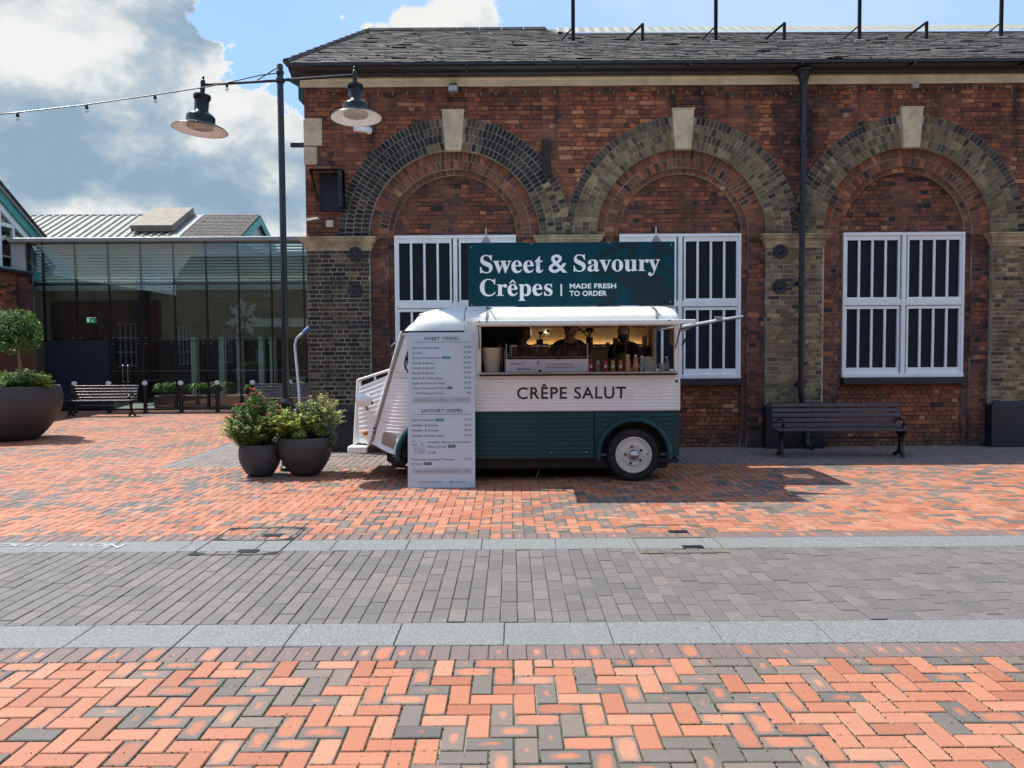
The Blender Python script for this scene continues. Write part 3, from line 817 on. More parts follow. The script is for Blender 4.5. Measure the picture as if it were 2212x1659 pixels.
# capitals and plinths
def profile_block(mb, x0, x1, prof, yb, left=True, right=True):
    """moulded block: prof = list of (projection, z)"""
    rings = []
    for p, z in prof:
        l = p if left else 0; r = p if right else 0
        rings.append([(x0 - l, YF - p, z), (x1 + r, YF - p, z), (x1 + r, yb, z), (x0 - l, yb, z)])
    mb.loft(rings, caps=True)
prof = [(.01, ZSP - .235), (.02, ZSP - .19), (.035, ZSP - .16), (.035, ZSP - .13), (.07, ZSP - .09), (.09, ZSP - .075), (.09, ZSP - .035), (.11, ZSP - .03), (.11, ZSP - .004), (.02, ZSP + .0)]
for a, b, k in piers:
    cpt = MB()
    if k == 0: profile_block(cpt, a, b + .01, [(p * 1.0, z) for p, z in prof], YF + .2)
    else: profile_block(cpt, a, b, prof, YF + .1)
    cpt.build('pier_capital', STONE_D, bld, smooth=None)
for a, b, k in piers:
    pl = MB()
    z1 = P(1700, 870, YF - .1).z if k else P(750, 880, YF - .1).z
    x0, x1 = (a - .03, b + .01)
    pl.loft([[(x0, YF - .11, 0), (x1, YF - .11, 0), (x1, YF + .1, 0), (x0, YF + .1, 0)], [(x0, YF - .11, z1 - .08), (x1, YF - .11, z1 - .08), (x1, YF + .1, z1 - .08), (x0, YF + .1, z1 - .08)],
             [(x0 + .09, YF - .02, z1), (x1 - .02, YF - .02, z1), (x1 - .02, YF + .1, z1), (x0 + .09, YF + .1, z1)]], caps=True)
    pl.build('plinth', NAVY, bld)
# white quoin stones at the left corner
for y0, y1, w in ((256, 315, .30), (317, 356, .21)):
    z1 = P(676, y0, YF).z; z0 = P(676, y1, YF).z
    qs = MB(); qs.bbox(XL - .012, XL + w, YF - .014, YF + .1, z0, z1, .006); qs.build('corner_stone', STONE, bld)
# cornice stones
z0 = ZTOP; z1 = P(1472, 157, YF - .06).z; zc = z0
x = XL - .06
while x < XR + 1:
    w = R.choice((.78, .85, .92)); cs = MB()
    cs.loft([[(x + .002, YF - p, z), (x + w - .002, YF - p, z), (x + w - .002, YF + .2, z), (x + .002, YF + .2, z)] for p, z in
             ((.02, z0), (.02, z0 + .10), (.04, z0 + .12), (.04, z0 + .17), (.06, z0 + .19), (.06, z1 + .04))], caps=True)
    cs.build('cornice_stone', CORN, bld); x += w
# gutter: dark moulded box
ZG0 = P(1472, 159, YF - .14).z; ZG1 = P(1472, 131, YF - .42).z
gx0 = P(618, 140, YF - .4).x
gt = MB()
gp = [(.08, ZG0 - .01), (.15, ZG0), (.17, ZG0 + .03), (.27, ZG0 + .05), (.30, ZG0 + .09), (.39, ZG1 - .05), (.43, ZG1 - .04), (.43, ZG1), (.0, ZG1)]
gt.prism([(YF - p, z) for p, z in gp], gx0, XR + 3, plane='yz')
x = gx0 + 1.1
while x < XR: gt.box(x, x + .035, YF - .436, YF - .1, ZG0 + .03, ZG1 + .003); x += 1.83
gt.build('gutter', NAVY, bld)
br = MB(); br.prism([(XL - .30, ZG0 + .02), (XL - .002, ZG0 + .02), (XL - .002, ZG0 - .44), (XL - .09, ZG0 - .34), (XL - .09, ZG0 - .10)], YF + .0, YF + .15)
br.build('eaves_bracket', mat('dark green trim', (.012, .07, .065), .6), bld)
# slate roof
YE = YF - .36; ZE = ZG1 + .02; TAN = math.tan(rad(30))
ridge = P(985, 67, YE + 3.1); Dr = ridge.z - ZE
YR = YE + 3.1; ZR = ridge.z
XH = P(797, 67, YR).x                      # left end of the ridge
XE = gx0 - .02
XS = P(1178, 67, YR).x                     # step down to the corrugated part
slope = (ZR - ZE) / (YR - YE)
rf = MB()
XRR = XR + 3
rf.add([(XE, YE, ZE - .02), (XRR, YE, ZE - .02), (XRR, YR + .1, ZR - .04), (XH, YR, ZR - .04), (XE, YR + 6, ZE - .02), (XH, YR + 6, ZR - .03), (XRR, YR + 6, ZR - .1)],
       [(0, 1, 2, 3), (0, 3, 5, 4), (3, 2, 6, 5)])
rfo = rf.build('roof', SLATE, bld)
sl = MB(); ex = .155; t = 0; row = 0
Lr = math.hypot(YR - YE, ZR - ZE); uy = (YR - YE) / Lr; uz = (ZR - ZE) / Lr
while t < Lr - .02:
    xs = XE + (XH - XE) * t / Lr
    lim = Lr if True else Lr
    x = xs + (0 if row % 2 else -.12)
    while x < XRR:
        a, b = max(x, xs - .03), x + .245
        tt0 = t - .03 + R.uniform(-.006, .006); tt1 = t + ex + .05
        if not (a > XS + .25 and t > Lr * .80) and b > xs:
            lift = R.uniform(.010, .020) + (R.uniform(.008, .018) if R.random() < .035 else 0); tl = R.uniform(-.004, .004)
            def pt(X, T, h): return (X, YE + uy * T - uz * h, ZE + uz * T + uy * h)
            v = [pt(a, tt0, lift + .008 + tl), pt(b, tt0, lift + .008 - tl), pt(b, tt1, .006), pt(a, tt1, .006), pt(a, tt0, lift - .006 + tl), pt(b, tt0, lift - .006 - tl)]
            sl.add(v, [(0, 1, 2, 3), (4, 5, 1, 0), (4, 0, 3), (5, 2, 1)], 0, (R.random(), 0, 0))
            if R.random() < .10:
                mx, mt_ = R.uniform(a, b), t + R.uniform(0, ex)
                q = R.uniform(.015, .04); c0 = pt(mx, mt_, .02)
                sl.ball(c0, q, q * .8, q * .6, 5, 3, pc=(R.uniform(.0, .2), 0, 0))
        x += .25
    t += ex; row += 1
sl.build('roof_slates', SLATE, rfo, stuff=True)
rt = MB()
x = XH
while x < XS: rt.tube([(x, YR, ZR + .0), (x + .44, YR, ZR + .0)], .075, 8, pc=(R.uniform(.5, 1), 0, 0)); x += .45
rt.build('ridge_tile_run', SLATE, rfo, stuff=True)
hp = MB()
for i in range(13):
    a = i / 13; b = (i + 1.15) / 13
    hp.tube([(XE + (XH - XE) * a, YE + (YR - YE) * a, ZE + (ZR - ZE) * a + .03), (XE + (XH - XE) * b, YE + (YR - YE) * b, ZE + (ZR - ZE) * b + .012)], .055, 6, pc=(R.uniform(.4, 1), 0, 0))
hp.build('hip_tile_run', SLATE, rfo, stuff=True)
cr = MB(); vs = []; nx = 0
T0, T1 = Lr * .80, Lr * .97
x = XS + .2; seg = .035
while x < XRR:
    h = .040 + .013 * math.sin((x - XS) / .20 * 2 * PI)
    for T in (T0, T1): vs.append((x, YE + uy * T - uz * h, ZE + uz * T + uy * (h + .03)))
    x += seg; nx += 1
cr.add(vs, [(2 * i, 2 * i + 2, 2 * i + 3, 2 * i + 1) for i in range(nx - 1)])
cr.build('corrugated_sheet', mat('pale translucent sheet', (.30, .29, .22), .5, var=.12, dirt=.2), rfo)
wv = MB(); _d = .62
wv.add([(XS, YR, ZR + .04), (XS + .07, YR, ZR + .04), (XS + .30, YR - uy * _d, ZR - uz * _d + .04), (XS + .22, YR - uy * _d, ZR - uz * _d + .04), (XS, YR, ZR - .1), (XS + .07, YR, ZR - .1), (XS + .30, YR - uy * _d, ZR - uz * _d - .1), (XS + .22, YR - uy * _d, ZR - uz * _d - .1)],
       [(0, 3, 2, 1), (1, 2, 6, 5), (2, 3, 7, 6), (0, 4, 7, 3)])
wv.build('verge_board', CORR, rfo)

# windows of the building
def window(cx, label=None):
    x0, x1 = cx - R_T + .012, cx + R_T - .012
    zt = P(1472, 506, YF + .2).z; zb = P(1600, 817, YF + .2).z; W = x1 - x0; H = zt - zb; y = YF + .12
    f = MB()
    xa, xb, xc, xd = x0 + .075, x0 + .455 * W, x0 + .545 * W, x1 - .075
    za, zm0, zm1, zd = zb + .17, zb + .475 * H, zb + .555 * H, zt - .13
    f.bbox(x0, x1, y, y + .09, zt - .055, zt, .006); f.bbox(x0 - .0, x1, y - .02, y + .09, zb, zb + .07, .006)
    f.bbox(x0, x0 + .045, y + .002, y + .09, zb + .07, zt - .055, .005); f.bbox(x1 - .045, x1, y + .002, y + .09, zb + .07, zt - .055, .005)
    f.bbox((xb + xc) / 2 - .035, (xb + xc) / 2 + .035, y + .001, y + .09, zb + .07, zt - .055, .006)
    f.bbox(x0 + .046, (xb + xc) / 2 - .036, y + .004, y + .088, zm0 + .06, zm1 - .035, .005); f.bbox((xb + xc) / 2 + .036, x1 - .046, y + .004, y + .088, zm0 + .06, zm1 - .035, .005)
    wo = f.build('window', WHITE, bld)
    for a, b in ((xa, xb), (xc, xd)):
        for c, d, top in ((za, zm0, 0), (zm1, zd, 1)):
            s = MB(); o = .045
            lo = c - (.10 if not top else .06); hi = d + (.075 if top else .05)
            s.box(a - o * .66, a, y + .022, y + .08, lo, hi); s.box(b, b + o * .66, y + .022, y + .08, lo, hi)
            s.box(a, b, y + .022, y + .08, lo, c); s.box(a, b, y + .022, y + .08, d, hi)
            s.build('sash', WHITE, wo)
            bw = .038; pw = (b - a - 3 * bw) / 4
            for i in range(4):
                p = MB(); p0 = a + i * (pw + bw)
                p.box(p0, p0 + pw, y + .066, y + .074, c, d); p.build('pane', PANE, wo)
                if i < 3:
                    q = MB(); q.bbox(p0 + pw, p0 + pw + bw, y + .03, y + .064, c, d, .004); q.build('glazing_bar', WHITE, wo)
    s = MB(); s.bbox(x0 - .01, x1 + .01, YF + .03, YF + .25, zb - .115, zb - .002, .006); s.build('window_sill', NAVY, bld)
for cx in CX[:3]: window(cx)

# iron pattress plates, pipe, lights and small things fixed to the wall
for i, (px, py, lb) in enumerate(((770, 550, 'upper black iron disc on the dark pier left of the van'), (768, 627, 'lower black iron disc on the dark pier left of the van'),
                                 (1685, 543, 'upper black iron disc on the buff pier beside the drainpipe'), (1684, 619, 'lower black iron disc on the buff pier beside the drainpipe'))):
    p = P(px, py, YF)
    d = MB(); d.lathe([(.0, 0), (.115, 0), (.125, -.012), (.12, -.03), (.10, -.034), (.09, -.026), (.055, -.026), (.045, -.045), (.02, -.06), (0, -.062)], (p.x, YF - (.098 if py == 550 else .0), p.z), 20, 'y', caps=False)
    tag(d.build('wall_anchor_plate', NAVY, smooth=40), lb, 'wall anchor', 'round iron anchor plates on the piers')
dp = thing('drainpipe', 'dark grey drainpipe running down the buff pier between the arches', 'drainpipe', (PIPE_X, YF - .1, 0))
zt = ZG0 - .01; z870 = P(1724, 868, YF - .08).z
m = MB(); m.tube([(PIPE_X, YF - .19, zt), (PIPE_X, YF - .19, z870 + .12), (PIPE_X + .03, YF - .17, z870 + .02), (PIPE_X + .12, YF - .15, z870 - .12), (PIPE_X + .13, YF - .15, .16), (PIPE_X + .13, YF - .22, .08), (PIPE_X + .16, YF - .3, .04)], .048, 12)
m.build('pipe', NAVY, dp, smooth=50)
m = MB(); m.lathe([(.055, -.30), (.06, -.2), (.10, -.05), (.17, -.0), (.17, .03)], (PIPE_X, YF - .19, zt), 12); m.build('hopper', NAVY, dp, smooth=40)
for z in (4.05, 1.05 + 1.75, 1.1, 5.2):
    m = MB(); m.lathe([(.05, -.05), (.062, -.045), (.062, .045), (.05, .05)], (PIPE_X, YF - .19, z), 12); m.box(PIPE_X - .09, PIPE_X + .09, YF - .15, YF - .12, z - .03, z + .03); m.box(PIPE_X - .02, PIPE_X + .02, YF - .16, YF, z - .015, z + .015)
    m.build('pipe_bracket', NAVY, dp)
fl = thing('floodlight', 'small grey floodlight under the cream cornice above the left arch', 'light', P(980, 197, YF))
c = P(980, 197, YF)
m = MB(); m.bbox(c.x - .085, c.x + .085, YF - .20, YF - .08, c.z - .07, c.z + .05, .012); m.build('housing', mat('grey light housing', (.16, .17, .17), .5), fl)
m = MB(); m.box(c.x - .06, c.x + .06, YF - .10, YF, c.z + .052, c.z + .10); m.build('bracket', BLACK, fl)
m = MB(); m.box(c.x - .07, c.x + .07, YF - .206, YF - .2005, c.z - .055, c.z + .03); m.build('lens', GREYLENS, fl)
c = P(1973, 187, YF); m = MB(); m.bbox(c.x - .055, c.x + .055, YF - .09, YF, c.z - .045, c.z + .045, .01); tag(m.build('junction_box', mat('light grey box', (.35, .36, .35), .5)), 'small pale grey box on the wall above the right arch', 'junction box')
c = P(713, 484, YF); m = MB(); m.bbox(c.x - .06, c.x + .06, YF - .06, YF, c.z - .06, c.z + .06, .01); tag(m.build('junction_box', mat('cream box', (.50, .47, .36), .5)), 'small cream box on the wall above the left pier', 'junction box')
c = P(679, 476, YF); m = MB(); m.tube([(c.x - .09, YF - .16, c.z - .02), (c.x + .08, YF - .1, c.z + .02)], .018, 8); m.tube([(c.x + .08, YF - .1, c.z + .02), (c.x + .08, YF, c.z + .02)], .012, 6)
tag(m.build('sensor', WHITE), 'short white rod sensor near the corner above the left pier', 'sensor')
c = P(642, 313, YF); m = MB(); m.box(XL - .24, XL - .013, YF - .01, YF + .06, c.z - .03, c.z + .035); tag(m.build('steel_bar', BLACK), 'black steel bar jutting from the left corner of the brick building', 'bar')
ch = thing('wall_vent_box', 'black open chute box on the wall left of the first arch', 'vent', P(706, 400, YF))
a = P(676, 371, YF); b = P(745, 372, YF); c = P(708, 458, YF); d = P(740, 458, YF)
m = MB(); x0, x1, zt, zb = a.x, b.x - .0, a.z, c.z
m.add([(x0, YF - .02, zt), (x1, YF - .02, zt), (x1, YF - .26, zt - .01), (x0, YF - .26, zt - .01), (c.x - .1, YF - .02, zb), (x1, YF - .02, zb), (x1, YF - .05, zb), (c.x - .1, YF - .05, zb)],
      [(0, 1, 2, 3), (2, 1, 5, 6), (0, 3, 7, 4), (4, 7, 6, 5)]); m.build('hood', BLACK, ch)
m = MB(); m.box(x0 + .12, x1 - .04, YF - .019, YF - .012, zb, zt - .02); m.build('back_plate', DARK, ch)
m = MB(); m.box(x1 - .07, x1 - .0, YF - .24, YF - .03, zb + .05, zt - .02); m.build('side_plate', NAVY, ch)
a = P(1170, 302, YF); b = P(1190, 383, YF); m = MB(); m.bbox(a.x, b.x, YF - .06, YF - .0, b.z, a.z, .01)
for zz in (.1, .35, .55): m.lathe([(0, -.02), (.02, -.018), (.02, 0)], ((a.x + b.x) / 2, YF - .06, a.z - zz), 6, 'y')
tag(m.build('iron_plate', mat('rusty black iron', (.02, .016, .016), .7, var=.4)), 'black iron plate bolted upright beside the first arch', 'plate')
cc = thing('security_camera', 'white security camera on the wall under the right lamp', 'camera', P(790, 283, YF))
c = P(795, 284, YF)
m = MB(); m.ball((c.x + .02, YF - .06, c.z), .065, .065, .065); m.build('dome', WHITE, cc, smooth=180)
m = MB(); m.tube([(c.x, YF - .10, c.z - .0), (c.x - .17, YF - .2, c.z + .0)], .052, 12); m.build('camera_barrel', WHITE, cc, smooth=50)
m = MB(); m.tube([(c.x - .17, YF - .2, c.z), (c.x - .19, YF - .212, c.z)], .056, 12); m.build('hood', WHITE, cc, smooth=50)

# festoon string along the top of the wall
fs = thing('string_lights', 'cable of small round bulbs strung along the wall below the cornice', 'string lights', (0, YF - .05, ZTOP))
pts = []; N_B = 52
for i in range(N_B * 2 + 1):
    x = XL + .15 + i * (XR - XL - .3) / (N_B * 2)
    sag = -.07 - .05 * abs(math.sin(i * .21)) - (.10 if 3.2 < x < 4.9 else 0) * math.sin(max(0, min(1, (x - 3.2) / 1.7)) * PI)
    pts.append((x, YF - .045, ZTOP + sag))
m = MB(); m.tube(pts, .008, 5); m.build('cable', BLACK, fs)
bulb = MB(); bulb.lathe([(.010, .02), (.011, 0), (.018, -.014), (.019, -.024), (.012, -.036), (0, -.04)], (0, 0, 0), 8); bm = bulb.mesh('bulb', mat('frosted bulb', (.20, .18, .16), .3), 180)
for i in range(1, N_B * 2, 2):
    link('bulb', bm, fs, loc=Vector(pts[i]) + Vector((0, -.02, -.012)))

# poles and brackets standing on the roof
def on_roof(px, py):
    # intersection of a sight line with the roof plane
    d = ray(px, py); t = (ZE - slope * YE - CAM_H) / (d.z - slope * d.y); return Vector((d.x * t, d.y * t, CAM_H + d.z * t))
for i, (px, py) in enumerate(((1238, 94), (1546, 92), (1856, 90), (2162, 84))):
    p = on_roof(px, py); lb = ('first', 'second', 'third', 'fourth')[i]
    r = thing('roof_pole', f'{lb} tall black pole from the left rising from the slate roof', 'pole', p, 'tall black poles standing on the roof')
    m = MB(); m.tube([p - Vector((0, 0, .02)), p + Vector((0, 0, 2.6))], .036, 8); m.build('pole', RBLK, r, smooth=50)
    m = MB(); m.tube([p + Vector((.0, 0, .30)), p + Vector((-.24, .22, .10))], .014, 6); m.build('brace', RBLK, r)
    m = MB(); m.bbox(p.x - .11, p.x + .09, p.y - .08, p.y + .08, p.z - .04, p.z + .015, .012); m.build('base_flashing', mat('pale flashing', (.26, .25, .23), .7, dirt=.6), r)
for i, (px, py) in enumerate(((1388, 94), (1694, 92), (2001, 90))):
    p = on_roof(px, py); lb = ('left', 'middle', 'right')[i]
    r = thing('roof_bracket', f'{lb} one of the low black triangular brackets between the roof poles', 'bracket', p, 'low brackets on the roof')
    m = MB(); m.tube([p, p + Vector((0, 0, .36))], .03, 6); m.tube([p + Vector((.0, 0, .35)), p + Vector((-.30, .28, .14))], .022, 6); m.build('strut', RBLK, r)
    m = MB(); m.bbox(p.x - .14, p.x + .11, p.y - .09, p.y + .09, p.z - .04, p.z + .010, .01); m.build('base_flashing', mat('pale flashing b', (.24, .23, .2), .7, dirt=.6), r)

# ================================================================== GLASS LINK BUILDING
YG = 22.9
gx = lambda px: P(px, 757, YG).x
ZGT = P(350, 524, YG).z
glb = thing('glass_building', 'low glazed link building with steel fascia between the two brick buildings', 'building', (-10, YG, 0))
x0g, x1g = gx(67), -3.9
MX = [gx(p) for p in (97, 167, 238, 308, 378.5, 448, 517.5, 588, 658)] + [gx(728), gx(798)]
ZT1, ZT2 = P(350, 614.5, YG).z, P(350, 736, YG).z
rows = [(0.05, ZT2), (ZT2, ZT1), (ZT1, ZGT)]
xs = [x0g] + MX
for a, b in zip(xs[:-1], xs[1:]):
    for z0, z1 in rows:
        m = MB(); m.add([(a + .012, YG, z0 + .012), (b - .012, YG, z0 + .012), (b - .012, YG, z1 - .012), (a + .012, YG, z1 - .012)], [(0, 1, 2, 3)]); m.build('pane', GLASS, glb)
for x in MX:
    m = MB(); m.box(x - .018, x + .018, YG + .02, YG + .10, 0, ZGT); m.build('mullion', BLACK, glb)
for z in (ZT1, ZT2):
    m = MB(); m.box(x0g, x1g, YG + .012, YG + .05, z - .014, z + .014); m.build('transom', BLACK, glb)
sp = MB()
for x in MX:
    for z in (ZT1, ZT2):
        for sx in (-.11, .11):
            for sz in (-.09, .09): sp.lathe([(0, -.02), (.022, -.015), (.022, 0)], (x + sx, YG - .003, z + sz), 8, 'y')
sp.build('glass_fixing_set', mat('dull steel', (.14, .15, .15), .5), glb, stuff=True)
m = MB(); m.bbox(gx(35), x1g, YG - .25, YG + .6, ZGT, P(350, 512, YG - .2).z, .02); m.build('fascia', GREYM, glb)
m = MB(); m.box(gx(35), x1g, YG + 3.0, YG + 6, ZGT + .06, ZGT + .12); m.build('cut_back_roof', GREYM, glb)  # made-up gap in front lets sky light reach louvres and back wall
m = MB(); m.bbox(gx(36), x0g - .03, YG - .1, YG + .3, 0, ZGT, .01); m.build('end_pillar', mat('pale render', (.40, .40, .38), .8, dirt=.15), glb)
m = MB(); m.box(x0g - .03, x0g + .03, YG - .02, YG + .12, 0, ZGT); m.build('edge_frame', BLACK, glb)
# louvre blades behind the top row
n = 13; hz_ = (ZGT - ZT1 - .03) / n
for i in range(n):
    z = ZT1 + .10 + i * hz_
    m = MB(); m.add([(x0g + .05, YG + .32, z), (x1g, YG + .32, z), (x1g, YG + .36, z + hz_ * .66), (x0g + .05, YG + .36, z + hz_ * .66), (x0g + .05, YG + .34, z), (x1g, YG + .34, z), (x1g, YG + .38, z + hz_ * .66), (x0g + .05, YG + .38, z + hz_ * .66)],
                    [(0, 1, 2, 3), (5, 4, 7, 6), (3, 2, 6, 7), (1, 0, 4, 5)]); m.build('louvre', mat('pale green louvre', (.66, .76, .68), .6) if i == 0 else bpy.data.materials['pale green louvre'], glb)
m = MB(); m.box(x0g, x1g, YG + .30, YG + .34, ZT1 - .14, ZT1 + .02); m.build('louvre_rail', bpy.data.materials['pale green louvre'], glb)
# inside
INW = mat('inner wall ochre', (.20, .17, .11), .8, var=.1); PALEW = mat('inner pale column', (.36, .40, .35), .7); INB = mat('inner brick dark', (.085, .045, .032), .9, var=.3)
YI = YG + 4.2
ix = lambda px: P(px, 757, YI).x
m = MB(); m.box(-19, -2, YI, YI + .2, 0, ZGT + .05); m.build('back_wall', INW, glb)
m = MB(); m.box(-19, -2, YI - .12, YI - .01, 0, P(500, 735, YI).z); m.build('dark_dado', DARK, glb)
m = MB(); m.box(ix(97), ix(350), YI - .1, YI - .013, P(200, 730, YI).z, P(200, 650, YI).z); m.build('inner_brick_panel', INB, glb)
for px in (425, 484, 522, 568, 592):
    a = ix(px); m = MB(); m.box(a, a + .17, YI - .5, YI - .2, 0, P(500, 728, YI).z); m.build('column', PALEW, glb)
m = MB(); m.box(ix(320), ix(332), YI - .6, YI - .2, 0, ZGT); m.build('column', DARK, glb)
m = MB(); m.box(ix(560), ix(700), YI - .7, YI - .5, P(600, 700, YI).z - .12, P(600, 690, YI).z); m.build('pale_canopy', PALEW, glb)
m = MB(); m.box(-19, -2, YG + .15, YI, .0, .012); m.build('inner_floor', mat('inner floor', (.26, .28, .26), .4, dirt=.2), glb)
m = MB(); m.bbox(gx(99), gx(236), YG - .06, YG - .02, .02, ZT2, .005); m.build('dark_screen', mat('navy screen', (.014, .024, .040), .6, var=.1), glb)
for px in (266, 277):
    x = gx(px); m = MB(); m.tube([(x, YG - .02, .85), (x, YG - .07, .87), (x, YG - .07, 1.33), (x, YG - .02, 1.35)], .015, 6); m.build('door_handle', CHROME, glb)
for k, (za, dz) in enumerate(((P(500, 801, YG).z, 0), (P(400, 815 + 22, YG).z, 0))):
    m = MB(); x = MX[2] + .05
    while x < MX[8] and k == 0:
        m.box(x, x + .022, YG - .004, YG - .001, za, za + .022); x += .085
    if k == 0: m.build('dot_manifestation', GREYLENS, glb, stuff=True)
m = MB(); m.box(x0g, x1g, YG - .06, YG + .12, 0, .05); m.build('bottom_rail', BLACK, glb)
# mirrored words and leaf emblem on the inner wall, faint
EMB = mat('faint white vinyl', (.40, .40, .36), .6, var=.03)
ex_, ez_ = ix(531), P(531, 683, YI).z
def fr_in(u, w): return (ex_ - u, YI - .016, ez_ + w)
text('mirrored_lettering', 'THE NATIONAL TRUST', EMB, glb, 0, P(531, 660, YI).z - ez_ + .28, h=.16, align='c', space=1.25, frame=lambda u, w: (ix(540) - u, YI - .016, ez_ + w))
lf = MB()
def oak(cx, cz, L, ang, wid=.42, lobes=4, mb=lf, y=YI - .018):
    pts = []; nn = 22
    for sgn in (1, -1):
        seq = range(nn + 1) if sgn == 1 else range(nn - 1, 0, -1)
        for i in seq:
            t = i / nn; w = wid * L * math.sin(PI * min(1, t * .93 + .05)) ** .8 * (.72 + .28 * math.cos(t * lobes * 2 * PI))
            pts.append((t * L, sgn * w * .5))
    c, s_ = math.cos(ang), math.sin(ang)
    q = [(cx + a * c - b * s_, cz + a * s_ + b * c) for a, b in pts]
    mb.prism(q, y, y + .006)
for a, L in ((-.15, .60), (.95, .56), (1.75, .62), (2.45, .58), (-2.9, .60), (-2.1, .50), (-1.15, .52)):
    oak(ex_ + .10 * math.cos(a), ez_ - .10 + .10 * math.sin(a), L, a, .62, 3)
lf.build('leaf_emblem', EMB, glb)
# exit sign hanging inside
xs_, zs_ = P(197, 692, YG + .8).x, P(197, 692, YG + .8).z
SG = .62
es = thing('exit_sign', 'small green emergency exit sign with running figure hanging behind the glass', 'sign', (xs_, YG + .8, zs_))
m = MB(); m.bbox(xs_ - .15, xs_ + .15, YG + .78, YG + .84, zs_ - .085, zs_ + .085, .01); m.build('sign_body', EXITG, es)
m = MB(); y = YG + .776
m.box(xs_ - .115, xs_ - .04, y, y + .003, zs_ - .055, zs_ + .055); m.build('door_symbol', emit('sign white', (.5, .8, .6), .35), es)
m = MB(); k_ = .6; m.prism([(xs_ + a * k_, zs_ + b * k_) for a, b in ((.07, .04), (.12, .04), (.10, -.02), (.16, -.09), (.13, -.09), (.07, -.03), (.02, -.08), (0, -.06), (.06, 0))], y, y + .003)
m.build('running_figure_symbol', bpy.data.materials['sign white'], es)
m = MB(); m.tube([(xs_, YG + .81, zs_ + .14), (xs_, YG + .81, ZGT + .05)], .008, 5); m.build('hanger', BLACK, es)
xy, zy = P(412, 795, YG).x, P(412, 795, YG).z
m = MB(); m.lathe([(0, -.006), (.10, -.006), (.10, 0)], (P(411, 797, YG + .6).x, YG + .6, P(411, 797, YG + .6).z), 20, 'y'); 

# ------------------------------------------------ brick wing on the left with glazed gable
XW = -13.9
wing = thing('brick_wing', 'red brick wing with teal trimmed glazed gable at the left edge', 'building', (XW, 18, 0))
ZW = 3.95
# side wall with window openings seen in the glass opposite
def texture_brick():
    m, nt, b = new_mat('red brick course texture'); p = posn(nt); L = nt.links.new
    s = N(nt, 'ShaderNodeSeparateXYZ'); L(p, s.inputs[0]); c = N(nt, 'ShaderNodeCombineXYZ'); L(M_(nt, 'ADD', s.outputs[1], s.outputs[0]), c.inputs[0]); L(s.outputs[2], c.inputs[1])
    t = N(nt, 'ShaderNodeTexBrick'); L(c.outputs[0], t.inputs['Vector']); t.inputs['Scale'].default_value = 1; t.inputs['Brick Width'].default_value = .225; t.inputs['Row Height'].default_value = .075
    t.inputs['Mortar Size'].default_value = .005; t.inputs['Color1'].default_value = (.20, .055, .035, 1); t.inputs['Color2'].default_value = (.08, .03, .022, 1); t.inputs['Mortar'].default_value = (.12, .10, .09, 1)
    c2 = mixc(nt, mapr(nt, noise_at(nt, p, .8, 6, .65), .45, .7, 0, .8), t.outputs[0], (.025, .022, .024))
    L(c2, b.inputs['Base Color']); b.inputs['Roughness'].default_value = .9
    bump(nt, b, t.outputs['Fac'], -.5, .01); return m
TB = texture_brick()
wy1 = 22.25; wins = [(17.1, 18.7), (12.2, 13.8), (7.3, 8.9), (2.4, 4.0)]
m = MB(); y = wy1; zs0, zs1 = 1.2, 2.8
cuts = []; top = wy1
for a, b in wins: m.box(XW - .3, XW, b, top, 0, ZW); m.box(XW - .3, XW, a, b, 0, zs0); m.box(XW - .3, XW, a, b, zs1, ZW); top = a
m.box(XW - .3, XW, -2, top, 0, ZW); m.box(XW - 6, XW - .3, wy1 - .3, wy1, 0, ZW)
wl = m.build('wall', TB, wing)
for yy in (21.9, 19.8, 15.4, 10.5, 5.6):
    m = MB(); m.bbox(XW - .02, XW + .14, yy - .25, yy + .35, 0, ZW - .25, .01); m.build('buttress', TB, wing)
# individually built bricks at the visible end of the wall
wb = MB(); rr_ = []
z = 2.6
while z < ZW - .02:
    y = 18.6 + (0 if int(z / .0752) % 2 else .11)
    while y < wy1 - .02:
        y1_ = min(y + .22, wy1)
        wb.box(XW + .002, XW + .022, y + .005, y1_ - .005, z + .005, z + .070, pc=(min(1, max(.01, R.gauss(.45, .22))), .2 if y > 21 else .0, 0)); y += .225
    z += .0752
wb.build('brickwork', BRICK, wl, stuff=True)
for a, b in wins:
    m = MB()
    for yy in np.linspace(a, b - .05, 5): m.box(XW - .12, XW - .06, yy, yy + .05, zs0, zs1)
    for zz in np.linspace(zs0, zs1 - .05, 4): m.box(XW - .121, XW - .062, a, b, zz, zz + .05)
    w_ = m.build('window', WHITE, wing)
    m = MB(); m.box(XW - .14, XW - .13, a, b, zs0, zs1); m.build('pane', PANE, w_)
m = MB(); m.bbox(XW - .32, XW + .12, -2, wy1 + .1, ZW, ZW + .11, .02); m.build('coping', NAVY, wing)
# glazed gable above and behind, roof falling both ways
XG = -16.0; YPK = 23.5; ZPK = 7.09 - .6 * (YPK - 24.04); YLO, YHI = 19.0, 28.0
za_roof = lambda y: ZPK - .6 * abs(y - YPK)
def gable_strip(name, o0, o1, x0, x1, m_):
    q = MB()
    for a, b in ((YLO, YPK), (YPK, YHI)):
        q.add([(x, y, za_roof(y) - o) for x in (x0, x1) for y in (a, b) for o in (o0, o1)],
              [(0, 1, 3, 2), (4, 6, 7, 5), (0, 4, 5, 1), (2, 3, 7, 6), (0, 2, 6, 4), (1, 5, 7, 3)])
    q.build(name, m_, wing)
gable_strip('roof', 0, .09, XG - 8, XG + .22, SLATE)
gable_strip('barge_board_edge', .095, .20, XG + .02, XG + .18, GREYM)
gable_strip('barge_board', .20, .52, XG + .0, XG + .12, TEALT)
gable_strip('gable_frame', .52, .76, XG - .06, XG + .05, WHITE)
